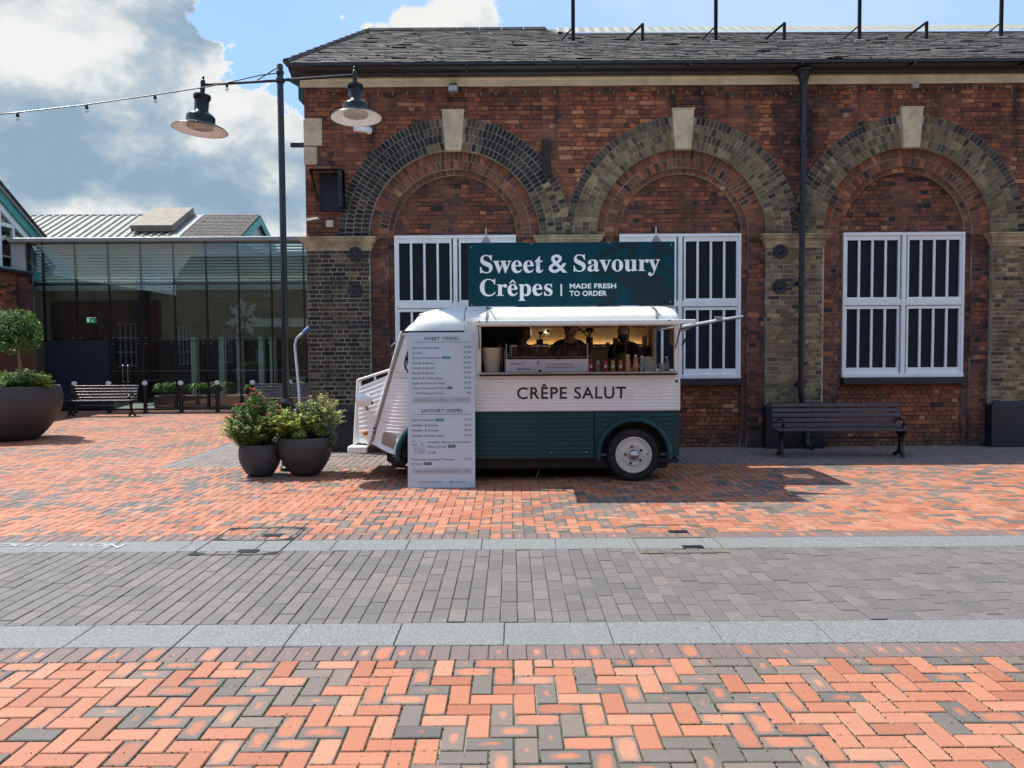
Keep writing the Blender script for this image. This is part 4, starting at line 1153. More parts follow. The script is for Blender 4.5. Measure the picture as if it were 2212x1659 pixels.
zsill = P(20, 577, -XG / (1106 - 20) * FP).z
y = 26.9
while y > 19.5:
    zt = za_roof(y) - .66
    if zt > zsill + .2:
        q = MB(); q.box(XG - .05, XG + .03, y - .045, y + .045, zsill, zt); q.build('gable_mullion', WHITE, wing)
    y -= .66
q = MB(); zz = P(0, 480, -XG / 1106 * FP).z
q.box(XG - .05, XG + .025, YPK - 3.0, YPK + 2.2, zz - .06, zz + .06); q.build('gable_transom', WHITE, wing)
q = MB(); q.add([(XG - .03, 19.5, zsill), (XG - .03, 27.5, zsill), (XG - .03, YPK + 3.4, zsill + .4), (XG - .03, YPK, ZPK - .6), (XG - .03, YPK - 3.4, zsill + .4)], [(0, 1, 2, 3, 4)]); q.build('gable_glass', pane_mat('gable glass', (.25, .30, .32), .22), wing)
q = MB(); q.bbox(XG - .1, XG + .16, 19, 28, zsill - .36, zsill, .02); q.build('sill_band', TEALT, wing)
q = MB(); q.box(XG - 6, XG - .12, 19, 28, 0, zsill - .1); q.box(XG - 6, XG - 3, 20.5, 26, zsill, zsill + 1.5); q.build('inner_wall', INW, wing)

# ------------------------------------------------ shed roof behind the glass building
shed = thing('far_building', 'far building with pale corrugated and slate roof above the glass building', 'building', (-14, 30, 0))
ye, yr_ = 28.0, 30.6
ze_ = P(300, 520, ye).z; zr_ = P(300, 467, yr_).z
xl, xm, xr_ = P(60, 467, yr_).x - 5, P(428, 467, yr_).x, P(550, 467, yr_).x
m = MB(); m.box(xl, xr_, ye + .25, 2 * yr_ - ye - .25, 0, ze_ - .02)
m.prism([(ye + .25, ze_ - .02), (2 * yr_ - ye - .25, ze_ - .02), (yr_, zr_ - .12)], xl, xr_ - .02, plane='yz'); m.build('wall', TB, shed)
su = math.hypot(yr_ - ye, zr_ - ze_)
def shp(x, t, h): return (x, ye + (yr_ - ye) * t - (zr_ - ze_) / su * h, ze_ + (zr_ - ze_) * t + (yr_ - ye) / su * h)
cs = MB(); vs = []; nx = 0; x = xl
while x < xm:
    ph = ((x - xl) / .30) % 1; h = .05 if ph < .36 else 0.0
    for t in (0, 1): vs.append(shp(x, t, h + .03))
    x += .054; nx += 1
cs.add(vs, [(2 * i, 2 * i + 2, 2 * i + 3, 2 * i + 1) for i in range(nx - 1)]); rfc = cs.build('corrugated_roof', CORR, shed)
m = MB(); m.tube([(xl, yr_, zr_ + .05), (xm + .1, yr_, zr_ + .05)], .05, 6); m.build('ridge_cap', GREYM, shed)
m = MB(); m.add([shp(xm - .05, 0, .06), shp(xm + .25, 0, .06), shp(xm + .25, 1, .06), shp(xm - .05, 1, .06)], [(0, 1, 2, 3)]); m.build('flashing_strip', GREYM, shed)
m = MB(); t = 0
while t < .99:
    x = xm + .25
    while x < xr_ + .2:
        b = min(x + .25, xr_ + .25); v = [shp(x, t - .01, .05), shp(b - .008, t - .01, .05), shp(b - .008, t + .07, .03), shp(x, t + .07, .03), shp(x, t - .01, .03), shp(b - .008, t - .01, .03)]
        m.add(v, [(0, 1, 2, 3), (4, 5, 1, 0)], 0, (min(1, R.random() * .4 + .6), 0, 0)); x += .25
    t += .06
m.build('slate_roof', SLATE, shed, stuff=True)
m = MB()
v = [shp(xl, 1, 0), shp(xr_ + .2, 1, 0)]; m.add([v[0], v[1], (xr_ + .2, 2 * yr_ - ye, ze_), (xl, 2 * yr_ - ye, ze_)], [(0, 1, 2, 3)]); m.build('back_slope', SLATE, shed)
a, b = P(292, 500, ye + .9).x, P(382, 500, ye + .9).x
m = MB(); m.add([shp(a, .25, .10), shp(b, .25, .10), shp(b, 1.0, .10), shp(a, 1.0, .10), shp(a, .25, .34), shp(b, .25, .34), shp(b, 1.0, .34), shp(a, 1.0, .34)], [(0, 1, 5, 4), (1, 2, 6, 5), (2, 3, 7, 6), (3, 0, 4, 7), (4, 5, 6, 7)])
m.build('roof_vent_housing', mat('rusty pale panel', (.21, .18, .14), .7, var=.2, dirt=.4), shed)
m = MB()
for s0, s1, mm in ((0, .35, TEALT),):
    for sg in (0, 1):
        yA = ye - .15 if sg == 0 else 2 * yr_ - ye + .15
        m.add([(xr_ + .22, yA, ze_ - .1), (xr_ + .22, yr_, zr_ - .02), (xr_ + .22, yr_, zr_ - .36), (xr_ + .22, yA, ze_ - .44), (xr_ + .26, yA, ze_ - .1), (xr_ + .26, yr_, zr_ - .02), (xr_ + .26, yr_, zr_ - .36), (xr_ + .26, yA, ze_ - .44)], [(0, 1, 2, 3), (4, 7, 6, 5), (0, 4, 5, 1), (3, 2, 6, 7)])
m.build('barge_board', TEALT, shed)
m = MB(); m.prism([(ye + .2, ze_), (2 * yr_ - ye - .2, ze_), (yr_, zr_ - .2)], xr_ - .01, xr_ + .05, plane='yz'); m.build('gable_panel', mat('pale gable panel', (.45, .50, .50), .6), shed)
# building on the other side of the square: stands behind the camera, seen in the glass
opp = thing('opposite_building', 'brick building across the square, only seen mirrored in the glass', 'building', (0, -10, 0))
m = MB(); m.box(-24, 22, -16, -9.5, 0, 6.6); m.build('wall', TB, opp)
m = MB(); m.prism([(-16.5, 6.6), (-9.2, 6.6), (-12.8, 9.0)], -24.2, 22.2, plane='yz'); m.build('roof', SLATE, opp)
for i in range(7):
    m = MB(); x = -20 + i * 6; m.box(x, x + 2, -9.5, -9.44, 1.5, 4); w_ = m.build('window', WHITE, opp)
    m = MB(); m.box(x + .1, x + 1.9, -9.44, -9.41, 1.6, 3.9); m.build('pane', PANE, w_)

# ================================================================== PLANTS
def leaves(mb, c, rx, ry, rz, n, sz, rng, pal=(0, 1), shell=.45, droop=0.0, narrow=.45, clumps=0, zmin=None):
    c = Vector(c); cl = []
    if clumps:
        for _ in range(clumps):
            a = rng.uniform(0, 2 * PI); b = math.acos(rng.uniform(-.7, 1)); q = rng.uniform(.35, .9)
            cl.append(Vector((math.cos(a) * math.sin(b) * rx, math.sin(a) * math.sin(b) * ry, math.cos(b) * rz)) * q)
    for _ in range(n):
        a = rng.uniform(0, 2 * PI); cb = rng.uniform(-1, 1); sb = math.sqrt(1 - cb * cb); q = rng.uniform(shell, 1) ** .6
        d = Vector((math.cos(a) * sb, math.sin(a) * sb, cb))
        if cl:
            k = rng.choice(cl); p = c + k + Vector((d.x * rx, d.y * ry, d.z * rz)) * q * .36
        else: p = c + Vector((d.x * rx, d.y * ry, d.z * rz)) * q
        if zmin is not None and p.z < zmin: p.z = zmin + rng.uniform(0, .05)
        nrm = (d + Vector((rng.uniform(-1, 1), rng.uniform(-1, 1), rng.uniform(-.4, 1.2))) * .8).normalized()
        t = nrm.cross(Vector((rng.uniform(-1, 1), rng.uniform(-1, 1), rng.uniform(-1, 1) - droop))).normalized()
        b_ = nrm.cross(t); s = sz * rng.uniform(.6, 1.35)
        v = [p - t * s * .5, p + b_ * s * narrow * .5 + nrm * s * .06, p + t * s * .5 - nrm * s * .10, p - b_ * s * narrow * .5 + nrm * s * .06]
        k = pal[0] + (pal[1] - pal[0]) * rng.random(); mb.add(v, [(0, 1, 2, 3)], 0, (max(.002, k), 0, 0))
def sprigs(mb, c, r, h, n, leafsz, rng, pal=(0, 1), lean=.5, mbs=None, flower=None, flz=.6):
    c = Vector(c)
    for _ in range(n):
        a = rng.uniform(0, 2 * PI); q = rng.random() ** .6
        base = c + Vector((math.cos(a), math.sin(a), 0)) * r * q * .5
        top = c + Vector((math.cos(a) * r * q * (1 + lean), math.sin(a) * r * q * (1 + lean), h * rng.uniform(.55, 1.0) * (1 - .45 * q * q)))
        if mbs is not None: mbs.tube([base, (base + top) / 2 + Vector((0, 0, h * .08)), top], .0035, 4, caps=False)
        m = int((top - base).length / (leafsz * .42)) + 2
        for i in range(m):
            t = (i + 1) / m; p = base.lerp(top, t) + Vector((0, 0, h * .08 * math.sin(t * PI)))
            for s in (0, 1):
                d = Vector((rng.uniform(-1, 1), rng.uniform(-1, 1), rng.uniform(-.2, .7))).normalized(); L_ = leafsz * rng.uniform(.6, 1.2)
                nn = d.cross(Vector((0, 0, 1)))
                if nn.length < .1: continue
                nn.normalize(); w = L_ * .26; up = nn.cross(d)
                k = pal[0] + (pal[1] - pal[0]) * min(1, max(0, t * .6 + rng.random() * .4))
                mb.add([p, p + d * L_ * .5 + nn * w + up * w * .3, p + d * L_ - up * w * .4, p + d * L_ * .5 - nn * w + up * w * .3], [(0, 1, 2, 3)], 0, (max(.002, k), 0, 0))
        if flower is not None and rng.random() < flz:
            flower.append(top + Vector((0, 0, .01)))
def planter(label, c, prof, n=40):
    t = thing('planter', label, 'planter', c)
    m = MB(); m.lathe(prof, c, n, caps=False); m.build('bowl', PLANTER, t, smooth=60)
    zr = max(h for r, h in prof); ri = [r for r, h in prof if h == zr][-1]
    m = MB(); rings = [(0, zr - .05), (ri * .5, zr - .03), (ri - .01, zr - .07)]
    m.lathe(rings, c, 24, caps=False); m.build('soil', SOIL, t)
    return t
def bowlprof(rb, rmax, rr, H, zmax=.62, wall=.03):
    pts = [(0, 0), (rb * .9, 0), (rb, .012)]
    for i in range(1, 15):
        t = i / 14
        if t < zmax: r = rb + (rmax - rb) * math.sin(PI / 2 * t / zmax) ** .85
        else: r = rmax - (rmax - rr) * ((t - zmax) / (1 - zmax)) ** 2
        pts.append((r, H * t))
    return pts + [(rr - wall, H), (rr - wall - .005, H - .12)]
GREEN = [(.018, .050, .014), (.040, .11, .022), (.085, .20, .035), (.18, .32, .06)]
VARI = [(.035, .095, .022), (.09, .20, .04), (.24, .34, .08), (.58, .58, .27)]
LIME = [(.07, .13, .015), (.14, .24, .02), (.28, .38, .04), (.42, .46, .10)]
BLUE = [(.03, .06, .04), (.06, .11, .075), (.10, .16, .11)]
MG = leaf_mat('green leaves', GREEN); MV = leaf_mat('variegated leaves', VARI); ML = leaf_mat('lime leaves', LIME); MBL = leaf_mat('blue green leaves', BLUE)
MSTEM = mat('stems', (.10, .09, .04), .8); MFLR = leaf_mat('red petals', [(.40, .01, .03), (.65, .04, .05)])
cs_ = Vector((P(562, 990, 10.62).x, 10.62, 0)); cb_ = Vector((P(660, 990, 10.66).x, 10.66, 0))
planter('smaller charcoal pot under the red flowering shrub', cs_, bowlprof(.155, .285, .265, .445, .66))
planter('middle-sized wide charcoal pot between the small pot and the van', cb_, bowlprof(.17, .375, .36, .535, .80))
rg = random.Random(3)
sh = thing('flowering_shrub', 'loose green shrub with small red flowers in the smaller pot', 'shrub', cs_ + Vector((0, 0, .4)))
lm, stm, fl_ = MB(), MB(), []
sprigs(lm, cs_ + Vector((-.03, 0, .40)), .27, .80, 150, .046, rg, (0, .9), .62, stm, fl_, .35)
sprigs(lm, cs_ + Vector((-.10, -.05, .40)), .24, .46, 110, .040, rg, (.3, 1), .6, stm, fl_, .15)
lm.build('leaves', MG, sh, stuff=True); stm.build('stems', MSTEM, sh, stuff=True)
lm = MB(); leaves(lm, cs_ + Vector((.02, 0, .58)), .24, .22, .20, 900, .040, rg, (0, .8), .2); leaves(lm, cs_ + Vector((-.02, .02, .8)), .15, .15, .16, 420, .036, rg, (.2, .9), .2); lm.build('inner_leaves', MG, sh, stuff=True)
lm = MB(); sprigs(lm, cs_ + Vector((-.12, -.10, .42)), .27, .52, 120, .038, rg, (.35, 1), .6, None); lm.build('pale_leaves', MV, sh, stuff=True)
for k, q in enumerate(fl_[:26]):
    m = MB()
    for i in range(6):
        a = i * PI / 3; d = Vector((math.cos(a), math.sin(a), .5)).normalized(); t = Vector((-math.sin(a), math.cos(a), 0)); r_ = rg.uniform(.024, .040)
        m.add([q, q + d * r_ + t * r_ * .5, q + d * r_ * 1.5, q + d * r_ - t * r_ * .5], [(0, 1, 2, 3)], 0, (rg.uniform(.2, 1), 0, 0))
    m.build('flower', MFLR, sh)
t = thing('lime_shrub', 'bright lime shrub spreading between the two pots behind', 'shrub', cb_ + Vector((-.15, 0, .5)))
m, st_ = MB(), MB(); sprigs(m, cb_ + Vector((-.14, -.0, .50)), .32, .50, 110, .060, rg, (.2, 1), .6, st_); m.build('leaves', ML, t, stuff=True); st_.build('stems', MSTEM, t, stuff=True)
t = thing('golden_shrub', 'golden small-leaved shrub filling the front of the wide pot', 'shrub', cb_ + Vector((.05, -.1, .5)))
m = MB(); leaves(m, cb_ + Vector((.06, -.14, .62)), .27, .18, .17, 1500, .030, rg, (.15, 1), .2, clumps=9, zmin=.50); m.build('leaves', MV, t, stuff=True)
m = MB(); leaves(m, cb_ + Vector((.10, -.06, .64)), .26, .2, .16, 700, .028, rg, (.0, .6), .2, clumps=7, zmin=.50); m.build('inner_leaves', ML, t, stuff=True)
t = thing('silver_fern', 'blue-green feathery plant trailing over both sides of the wide pot', 'plant', cb_ + Vector((0, .1, .5)))
m, st_ = MB(), MB(); sprigs(m, cb_ + Vector((.05, .10, .50)), .34, .55, 90, .045, rg, (0, 1), .4, st_)
leaves(m, cb_ + Vector((-.34, -.12, .50)), .11, .12, .17, 420, .042, rg, (0, 1), .1, 1.5, .22); leaves(m, cb_ + Vector((.37, -.08, .54)), .10, .13, .17, 420, .05, rg, (0, 1), .1, 1.2, .4)
m.build('leaves', MBL, t, stuff=True); st_.build('stems', MSTEM, t, stuff=True)
t = thing('pale_shrub', 'pale yellow leaved shrub at the back right of the wide pot', 'shrub', cb_ + Vector((.2, .15, .5)))
m, st_ = MB(), MB(); sprigs(m, cb_ + Vector((.22, .12, .52)), .20, .66, 70, .046, rg, (.7, 1), .5, st_); m.build('leaves', MV, t, stuff=True); st_.build('stems', MSTEM, t, stuff=True)

# big bowl with a clipped tree
cg = Vector((P(22, 900, 15.3).x, 15.3, 0))
planter('largest charcoal bowl planter at the left edge under the clipped tree', cg, bowlprof(.46, .93, .89, 1.07, .78, .04), 48)
tt = Vector((P(41, 760, 15.3).x, 15.3, 0))
tr = thing('clipped_tree', 'small round clipped tree on a pale thin trunk in the largest planter', 'tree', tt + Vector((0, 0, 1.0)))
m = MB(); m.tube([tt + Vector((0, 0, .95)), tt + Vector((.01, 0, 1.4)), tt + Vector((-.02, 0, 1.9)), tt + Vector((0, 0, 2.2))], [.038, .032, .026, .015], 8)
for i in range(7):
    a = i * .9; m.tube([tt + Vector((0, 0, 1.78 + i * .03)), tt + Vector((.2 * math.cos(a), .2 * math.sin(a), 2.05 + .03 * i))], [.012, .005], 5)
m.build('trunk', mat('pale bark', (.22, .17, .11), .9, var=.2, bs=.6), tr, smooth=60)
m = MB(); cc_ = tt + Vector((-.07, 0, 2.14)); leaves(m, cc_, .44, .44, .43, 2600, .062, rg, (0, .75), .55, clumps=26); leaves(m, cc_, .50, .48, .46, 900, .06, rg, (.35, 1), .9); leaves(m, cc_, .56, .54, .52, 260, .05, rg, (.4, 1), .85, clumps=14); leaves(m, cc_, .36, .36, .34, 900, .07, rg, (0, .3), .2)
for i in range(14):
    a = rg.uniform(0, 2 * PI); q = cc_ + Vector((math.cos(a) * .34, math.sin(a) * .34, .30 + rg.uniform(-.1, .1))); leaves(m, q, .07, .07, .13, 40, .05, rg, (.5, 1), .1)
m.build('crown', MG, tr, stuff=True)
for (dx, dy, r_, h_, n_, mt, lb, sz_, pl_) in ((-.55, -.30, .32, .36, 700, MV, 'golden leaved shrub at the left of the largest planter', .05, (.3, 1)), (.30, -.30, .5, .30, 1100, MG, 'dark green bushy herbs across the front of the largest planter', .05, (.2, 1)),
                                   (.72, -.15, .24, .26, 600, ML, 'lime green tuft at the right rim of the largest planter', .05, (0, .8)), (.05, .25, .6, .42, 1000, MV, 'tall pale feathery shrub at the back of the largest planter', .06, (.0, .75))):
    t = thing('planter_shrub', lb, 'shrub', cg + Vector((dx, dy, 1.02)))
    m, st_ = MB(), MB(); sprigs(m, cg + Vector((dx, dy, 1.0)), r_ * .8, h_, int(n_ / 9), sz_, rg, pl_, .35, st_); leaves(m, cg + Vector((dx, dy, 1.10)), r_, r_ * .8, h_ * .5, n_, sz_, rg, (pl_[0] * .5, pl_[1] * .8), .2, clumps=10, zmin=1.02)
    m.build('leaves', mt, t, stuff=True); st_.build('stems', MSTEM, t, stuff=True)
# plants behind and before the glass
for k, (px, lb, hh) in enumerate(((352, 'left spiky plant in the trough behind the glass', .55), (375, 'second spiky plant in the trough behind the glass', .6), (428, 'arching spiky plant in the middle of the glass front', .55), (477, 'bushy plant behind the glass nearest the right bollards', .6), (545, 'low green plant behind the right bench', .45), (590, 'low green plant behind the lamp post', .4), (640, 'leafy plant behind the glass at the right end', .6))):
    q = P(px, 850, YG + .45); b_ = Vector((q.x, YG + .45, .35))
    t = thing('indoor_plant', lb, 'plant', b_)
    m = MB()
    for i in range(70 if k < 4 else 46):
        a = rg.uniform(0, 2 * PI); L_ = hh * rg.uniform(.5, 1); d = Vector((math.cos(a), math.sin(a) * .6, 0)); w = Vector((-math.sin(a), math.cos(a), 0)) * .022
        p0 = b_ + Vector((0, 0, .15)); p1 = p0 + d * L_ * .5 + Vector((0, 0, L_ * .55)); p2 = p0 + d * L_ * .95 + Vector((0, 0, L_ * rg.uniform(-.1, .5)))
        c_ = (rg.uniform(.1, 1), 0, 0)
        m.add([p0 - w * .5, p0 + w * .5, p1 + w, p1 - w, p2], [(0, 1, 2, 3), (3, 2, 4)], 0, c_)
    m.build('leaves', MG, t, stuff=True)
t = thing('indoor_trough', 'long dark planting trough behind the glass', 'trough', (P(450, 870, YG + .45).x, YG + .45, 0))
m = MB(); m.bbox(P(325, 870, YG).x, P(690, 870, YG).x, YG + .22, YG + .72, .012, .42, .02); m.build('trough_body', mat('dark red trough', (.06, .028, .024), .7), t)

# ================================================================== STREET FURNITURE
def make_bench(L_, label, group):
    t = thing('bench', label, 'bench', (0, 0, 0), group)
    # profile in (y, z): front is -y
    for s in (-1, 1):
        x = s * (L_ / 2 - .12); m = MB(); w = .022
        def bar(pts, r): m.tube([(x, y, z) for y, z in pts], r, 6)
        leg = [(-.20, .0), (-.17, .05), (-.12, .10), (-.085, .22), (-.10, .32), (-.20, .40), (.06, .40), (-.01, .30), (-.01, .20), (.03, .10), (.16, .04), (.20, 0), (.15, 0), (0, .06), (-.12, .03), (-.15, 0)]
        m.prism(leg, x - w, x + w, plane='yz')
        m.build('leg', IRON, t)
        m = MB(); bar([(-.24, .405), (.10, .39), (.17, .46), (.21, .62), (.25, .82)], .022); m.build('side_frame', IRON, t)
        m = MB(); bar([(.19, .56), (.02, .60), (-.14, .585), (-.19, .54), (-.16, .50), (-.12, .53)], .017); bar([(-.15, .56), (-.11, .48), (-.14, .41)], .014); m.build('armrest', IRON, t)
    for i in range(4):
        y = -.235 + i * .095; m = MB(); m.bbox(-L_ / 2 + .0, L_ / 2 - .0, y - .038, y + .038, .425, .452, .007); m.build('seat_slat', TIMBER, t)
    for i in range(5):
        z = .485 + i * .078; y = .135 + .028 * i - .02; m = MB()
        v = MB(); v.bbox(-L_ / 2 + .03, L_ / 2 - .03, -.013, .013, -.033, .033, .006)
        c, s_ = math.cos(rad(-14)), math.sin(rad(-14))
        v.v = [(a, b * c - q * s_ * 1 + y, b * s_ + q * c + z) for a, b, q in v.v]; v.build('back_slat', TIMBER, t)
    m = MB(); m.tube([(-L_ / 2 + .15, -.02, .30), (L_ / 2 - .15, -.02, .30)], .012, 6); m.build('tie_rod', IRON, t)
    return t
gp_ = 'slatted benches on cast iron legs'
b1 = make_bench(2.08, 'brown slatted bench in the shade against the buff pier', gp_)
place(b1, (P(1812, 930, 12.15).x, 12.12, 0), rad(-3))
b2 = copy_tree(b1); b2['label'] = 'sunlit slatted bench left of the bollards in front of the glass'; place(b2, (P(217, 880, 20.7).x, 20.75, 0), rad(0)); b2.scale = (.90, 1, 1)
b3 = copy_tree(b1); b3['label'] = 'slatted bench behind the lamp post against the glass building'; place(b3, (P(617, 880, 21.3).x, 21.3, 0), rad(3)); b3.scale = (.90, 1, 1)
def make_bollard():
    t = thing('bollard', 'x', 'bollard', (0, 0, 0), 'bollards in front of the glass building')
    m = MB(); m.lathe([(.055, 0), (.055, .78), (.05, .80), (0, .80)], (0, 0, 0), 14); m.build('post', BLACK, t, smooth=50)
    m = MB(); m.lathe([(.07, 0), (.07, .03), (.055, .035)], (0, 0, 0), 14); m.build('base_collar', BLACK, t, smooth=50)
    h = MB(); h.lathe([(0, -.05), (.035, -.05), (.075, -.01), (.08, .01), (.055, .018)], (0, 0, 0), 16); hm = h.mesh('head', IRON, 50)
    d = MB(); d.lathe([(.055, .018), (.074, .0185), (.072, .028), (.05, .034), (.0, .036)], (0, 0, 0), 16); dm = d.mesh('reflector_disc', mat('white reflector', (.62, .60, .60), .3, var=.1, vs_=30), 180)
    o = link('head', hm, t, loc=(0, -.01, .84)); o.rotation_euler = (rad(62), 0, rad(28))
    q = link('reflector_disc', dm, o)
    return t
bo = make_bollard()
where = ['left end of the sunlit bench', 'right half of the sunlit bench', 'right of the sunlit bench, first in the open', 'second in the open, among the leaves', 'third in the open', 'just left of the far bench', 'directly behind the lamp post', 'beside the grey cable at the building corner']
for i, px in enumerate((161.5, 235.5, 313.6, 391, 469.5, 546, 627, 679)):
    t = bo if i == 0 else copy_tree(bo); t['label'] = 'black bollard with white disc, ' + where[i]
    place(t, (P(px, 850, 21.9).x, 21.9, 0), R.uniform(-.1, .1))

# lamp post with two lanterns
YP = 11.05; xp = P(619, 880, YP).x; ztp = P(603, 139, YP).z
lp = thing('lamp_post', 'tall black lamp post with a cross arm carrying two lanterns', 'lamp post', (xp, YP, 0))
m = MB(); m.tube([(xp, YP, .9), (xp, YP, 2.4), (xp, YP, ztp - .02), (xp, YP, ztp)], [.050, .046, .044, .035], 16); m.build('pole', BLACK, lp, smooth=50)
zc_ = P(619, 868, YP).z
m = MB(); m.lathe([(.105, 0), (.105, .05), (.085, .07), (.082, zc_ - .06), (.09, zc_ - .05), (.09, zc_ - .01), (.06, zc_ + .03), (.05, zc_ + .05)], (xp, YP, 0), 16); m.build('base', BLACK, lp, smooth=40)
pa, pb = P(440, 185, YP), P(767, 164, YP); pc_ = P(603, 174, YP)
m = MB(); m.tube([(pa.x, YP - .03, pa.z), (pc_.x, YP - .0, pc_.z), (pb.x, YP - .03, pb.z)], .020, 8); m.build('cross_arm', BLACK, lp, smooth=50)
q0, q1 = P(548, 178, YP), P(597, 147, YP); m = MB(); m.tube([(q0.x, YP, q0.z), (q1.x, YP, q1.z)], .010, 6); m.build('brace', BLACK, lp)
m = MB(); m.lathe([(.058, -.03), (.062, -.02), (.062, .02), (.058, .03)], (xp, YP, pc_.z), 14); m.lathe([(.05, -.02), (.055, -.015), (.055, .015), (.05, .02)], (xp, YP, P(603, 157, YP).z), 14); m.build('arm_collar', BLACK, lp)
def lantern(c, sc, tilt, lb):
    g_ = [(.0, .13), (.012, .12), (.02, .10), (.012, .08), (.03, .06), (.035, .02), (.028, -.02), (.035, -.06), (.03, -.12)]
    objs = []
    m = MB(); m.lathe(g_, (0, 0, 0), 12); a = link('lantern', m.mesh('lantern', LAMPGR, 50), lp, loc=c)
    a['label'] = lb
    parts = (('cap', [(.03, -.12), (.07, -.13), (.115, -.145), (.12, -.16), (.115, -.20), (.105, -.21), (.10, -.22)], LAMPGR), ('neck', [(.098, -.22), (.095, -.36), (.11, -.385)], LAMPGR),
             ('gear_housing', [(.11, -.385), (.165, -.42), (.19, -.445), (.195, -.46), (.195, -.545), (.20, -.555)], LAMPGR),
             ('shade', [(.20, -.555), (.27, -.575), (.345, -.605), (.375, -.630), (.378, -.638)], LAMPGR),
             ('shade_lining', [(.372, -.637), (.34, -.612), (.26, -.585), (.165, -.575)], SHADEIN),
             ('lens', [(.18, -.578), (.18, -.60), (.165, -.612), (.08, -.622), (0, -.625)], GREYLENS))
    for nm, pr, mm in parts:
        m = MB(); m.lathe(pr, (0, 0, 0), 32, caps=False); link(nm, m.mesh(nm, mm, 50), a)
    a.scale = (sc, sc, sc); a.rotation_euler = (tilt[0], tilt[1], 0)
lantern((pa.x, YP - .03, pa.z), 1.0, (rad(-2), rad(4)), 'left lantern')
lantern((pb.x, YP - .03, pb.z), .95, (rad(-3), rad(-2)), 'right lantern')
# festoon cable from the post out to the left
sl_ = thing('festoon_cable', 'black festoon cable with hanging bulbs running from the lamp post to the left', 'string lights', (xp, YP, 5))
PX = [(600, 158), (560, 163), (490, 179), (440, 189), (335, 205), (187, 226), (38, 243), (-120, 258)]
pts = [P(px, py, YP - .05 - (600 - px) * .0012) for px, py in PX]
m = MB(); m.tube(pts, .008, 6); m.build('cable', BLACK, sl_, smooth=180)
m = MB(); m.tube([pts[0], pts[0] + Vector((.04, .03, -.02))], .012, 6); m.build('cable_clamp', BLACK, sl_)
hm = MB(); hm.lathe([(.012, .0), (.016, -.01), (.022, -.03), (.02, -.06), (.018, -.062)], (0, 0, 0), 10); hm = hm.mesh('lamp_holder', BLACK, 50)
gm = MB(); gm.lathe([(.016, -.06), (.024, -.075), (.026, -.09), (.018, -.105), (0, -.112)], (0, 0, 0), 10); gm = gm.mesh('bulb', pane_mat('bulb glass', (.8, .8, .8), .15), 180)
for i in (2, 4, 5, 6):
    o = link('lamp_holder', hm, sl_, loc=pts[i]); link('bulb', gm, o)
# grey supply cable hooked to the corner
cb = thing('supply_cable', 'thin pale grey cable rising from behind the pots to a blue plug on the corner', 'cable', (P(650, 880, 12.9).x, 12.9, 0))
pp = [P(px, py, Y) for px, py, Y in ((648, 960, 12.6), (648, 880, 12.7), (645, 830, 12.8), (640, 780, 12.9), (637, 745, 13.0), (641, 731, 13.0), (648, 724, 13.0), (656, 718, 13.02))]
pp[0].z = 0.01
m = MB(); m.tube(pp, .022, 8); m.build('hose', mat('pale grey cable', (.42, .44, .50), .5), cb, smooth=180)
m = MB(); e0, e1 = P(655, 719, 13.0), P(668, 709, 13.05); m.tube([e0, e0.lerp(e1, .5), e1], [.03, .04, .045], 10); m.build('plug', mat('blue plug', (.03, .10, .25), .4), cb, smooth=50)

# ================================================================== THE VAN
YV = 9.93                     # near side of the body
vx = lambda px, Y=YV: P(px, 850, Y).x
vz = lambda py, px=1250, Y=YV: P(px, py, Y).z
van = thing('food_van', 'old white and teal corrugated food van with its serving hatch open', 'van', (0, YV + 1, 0))
XN, XRE = -1.42, vx(1468)      # windscreen foot region, rear end
XC = -.60                      # back of the cab, hidden by the menu board
ZB, ZBELT, ZCOUNT, ZOP, ZROOF = vz(990), vz(888), vz(806), vz(704), 2.30
ZBOT = ZB
HW = 1.0; YC = YV + HW
def smooth_prof(n=14):
    pass
def corr(x0, x1, z0, z1, y, pitch, amp, flat=.35, yfun=None):
    """sheet with horizontal ribs; yfun(x) gives the side line"""
    m = MB(); zs = []; z = z0
    k = int(round((z1 - z0) / pitch)); pitch = (z1 - z0) / k
    for i in range(k):
        for f, a in ((0, 0), (.22, .15), (.40, .85), (.55, 1), (.72, .85), (.90, .15)): zs.append((z0 + (i + f) * pitch, a))
    zs.append((z1, 0)); xs_ = [x0, x1] if yfun is None else list(np.linspace(x0, x1, 9))
    n = len(xs_); vs = [(x, (y if yfun is None else yfun(x)) - a * amp, z) for z, a in zs for x in xs_]
    m.add(vs, [(r * n + i, r * n + i + 1, (r + 1) * n + i + 1, (r + 1) * n + i) for r in range(len(zs) - 1) for i in range(n - 1)])
    return m
# white waist panel
corr(-.62, XRE - .02, ZBELT, ZCOUNT - .02, YV, .0435, .007).build('waist_panel', WHITE2, van, smooth=60)
m = MB(); m.bbox(XRE - .02, XRE + .006, YV - .012, YV + .05, ZBELT, ZOP + .04, .006); m.build('rear_corner_trim', WHITE2, van)
m = MB(); m.lathe([(0, -.015), (.018, -.01), (.02, 0)], (vx(1461), YV - .006, vz(825)), 8, 'y'); m.build('rubber_stop', BLACK, van)
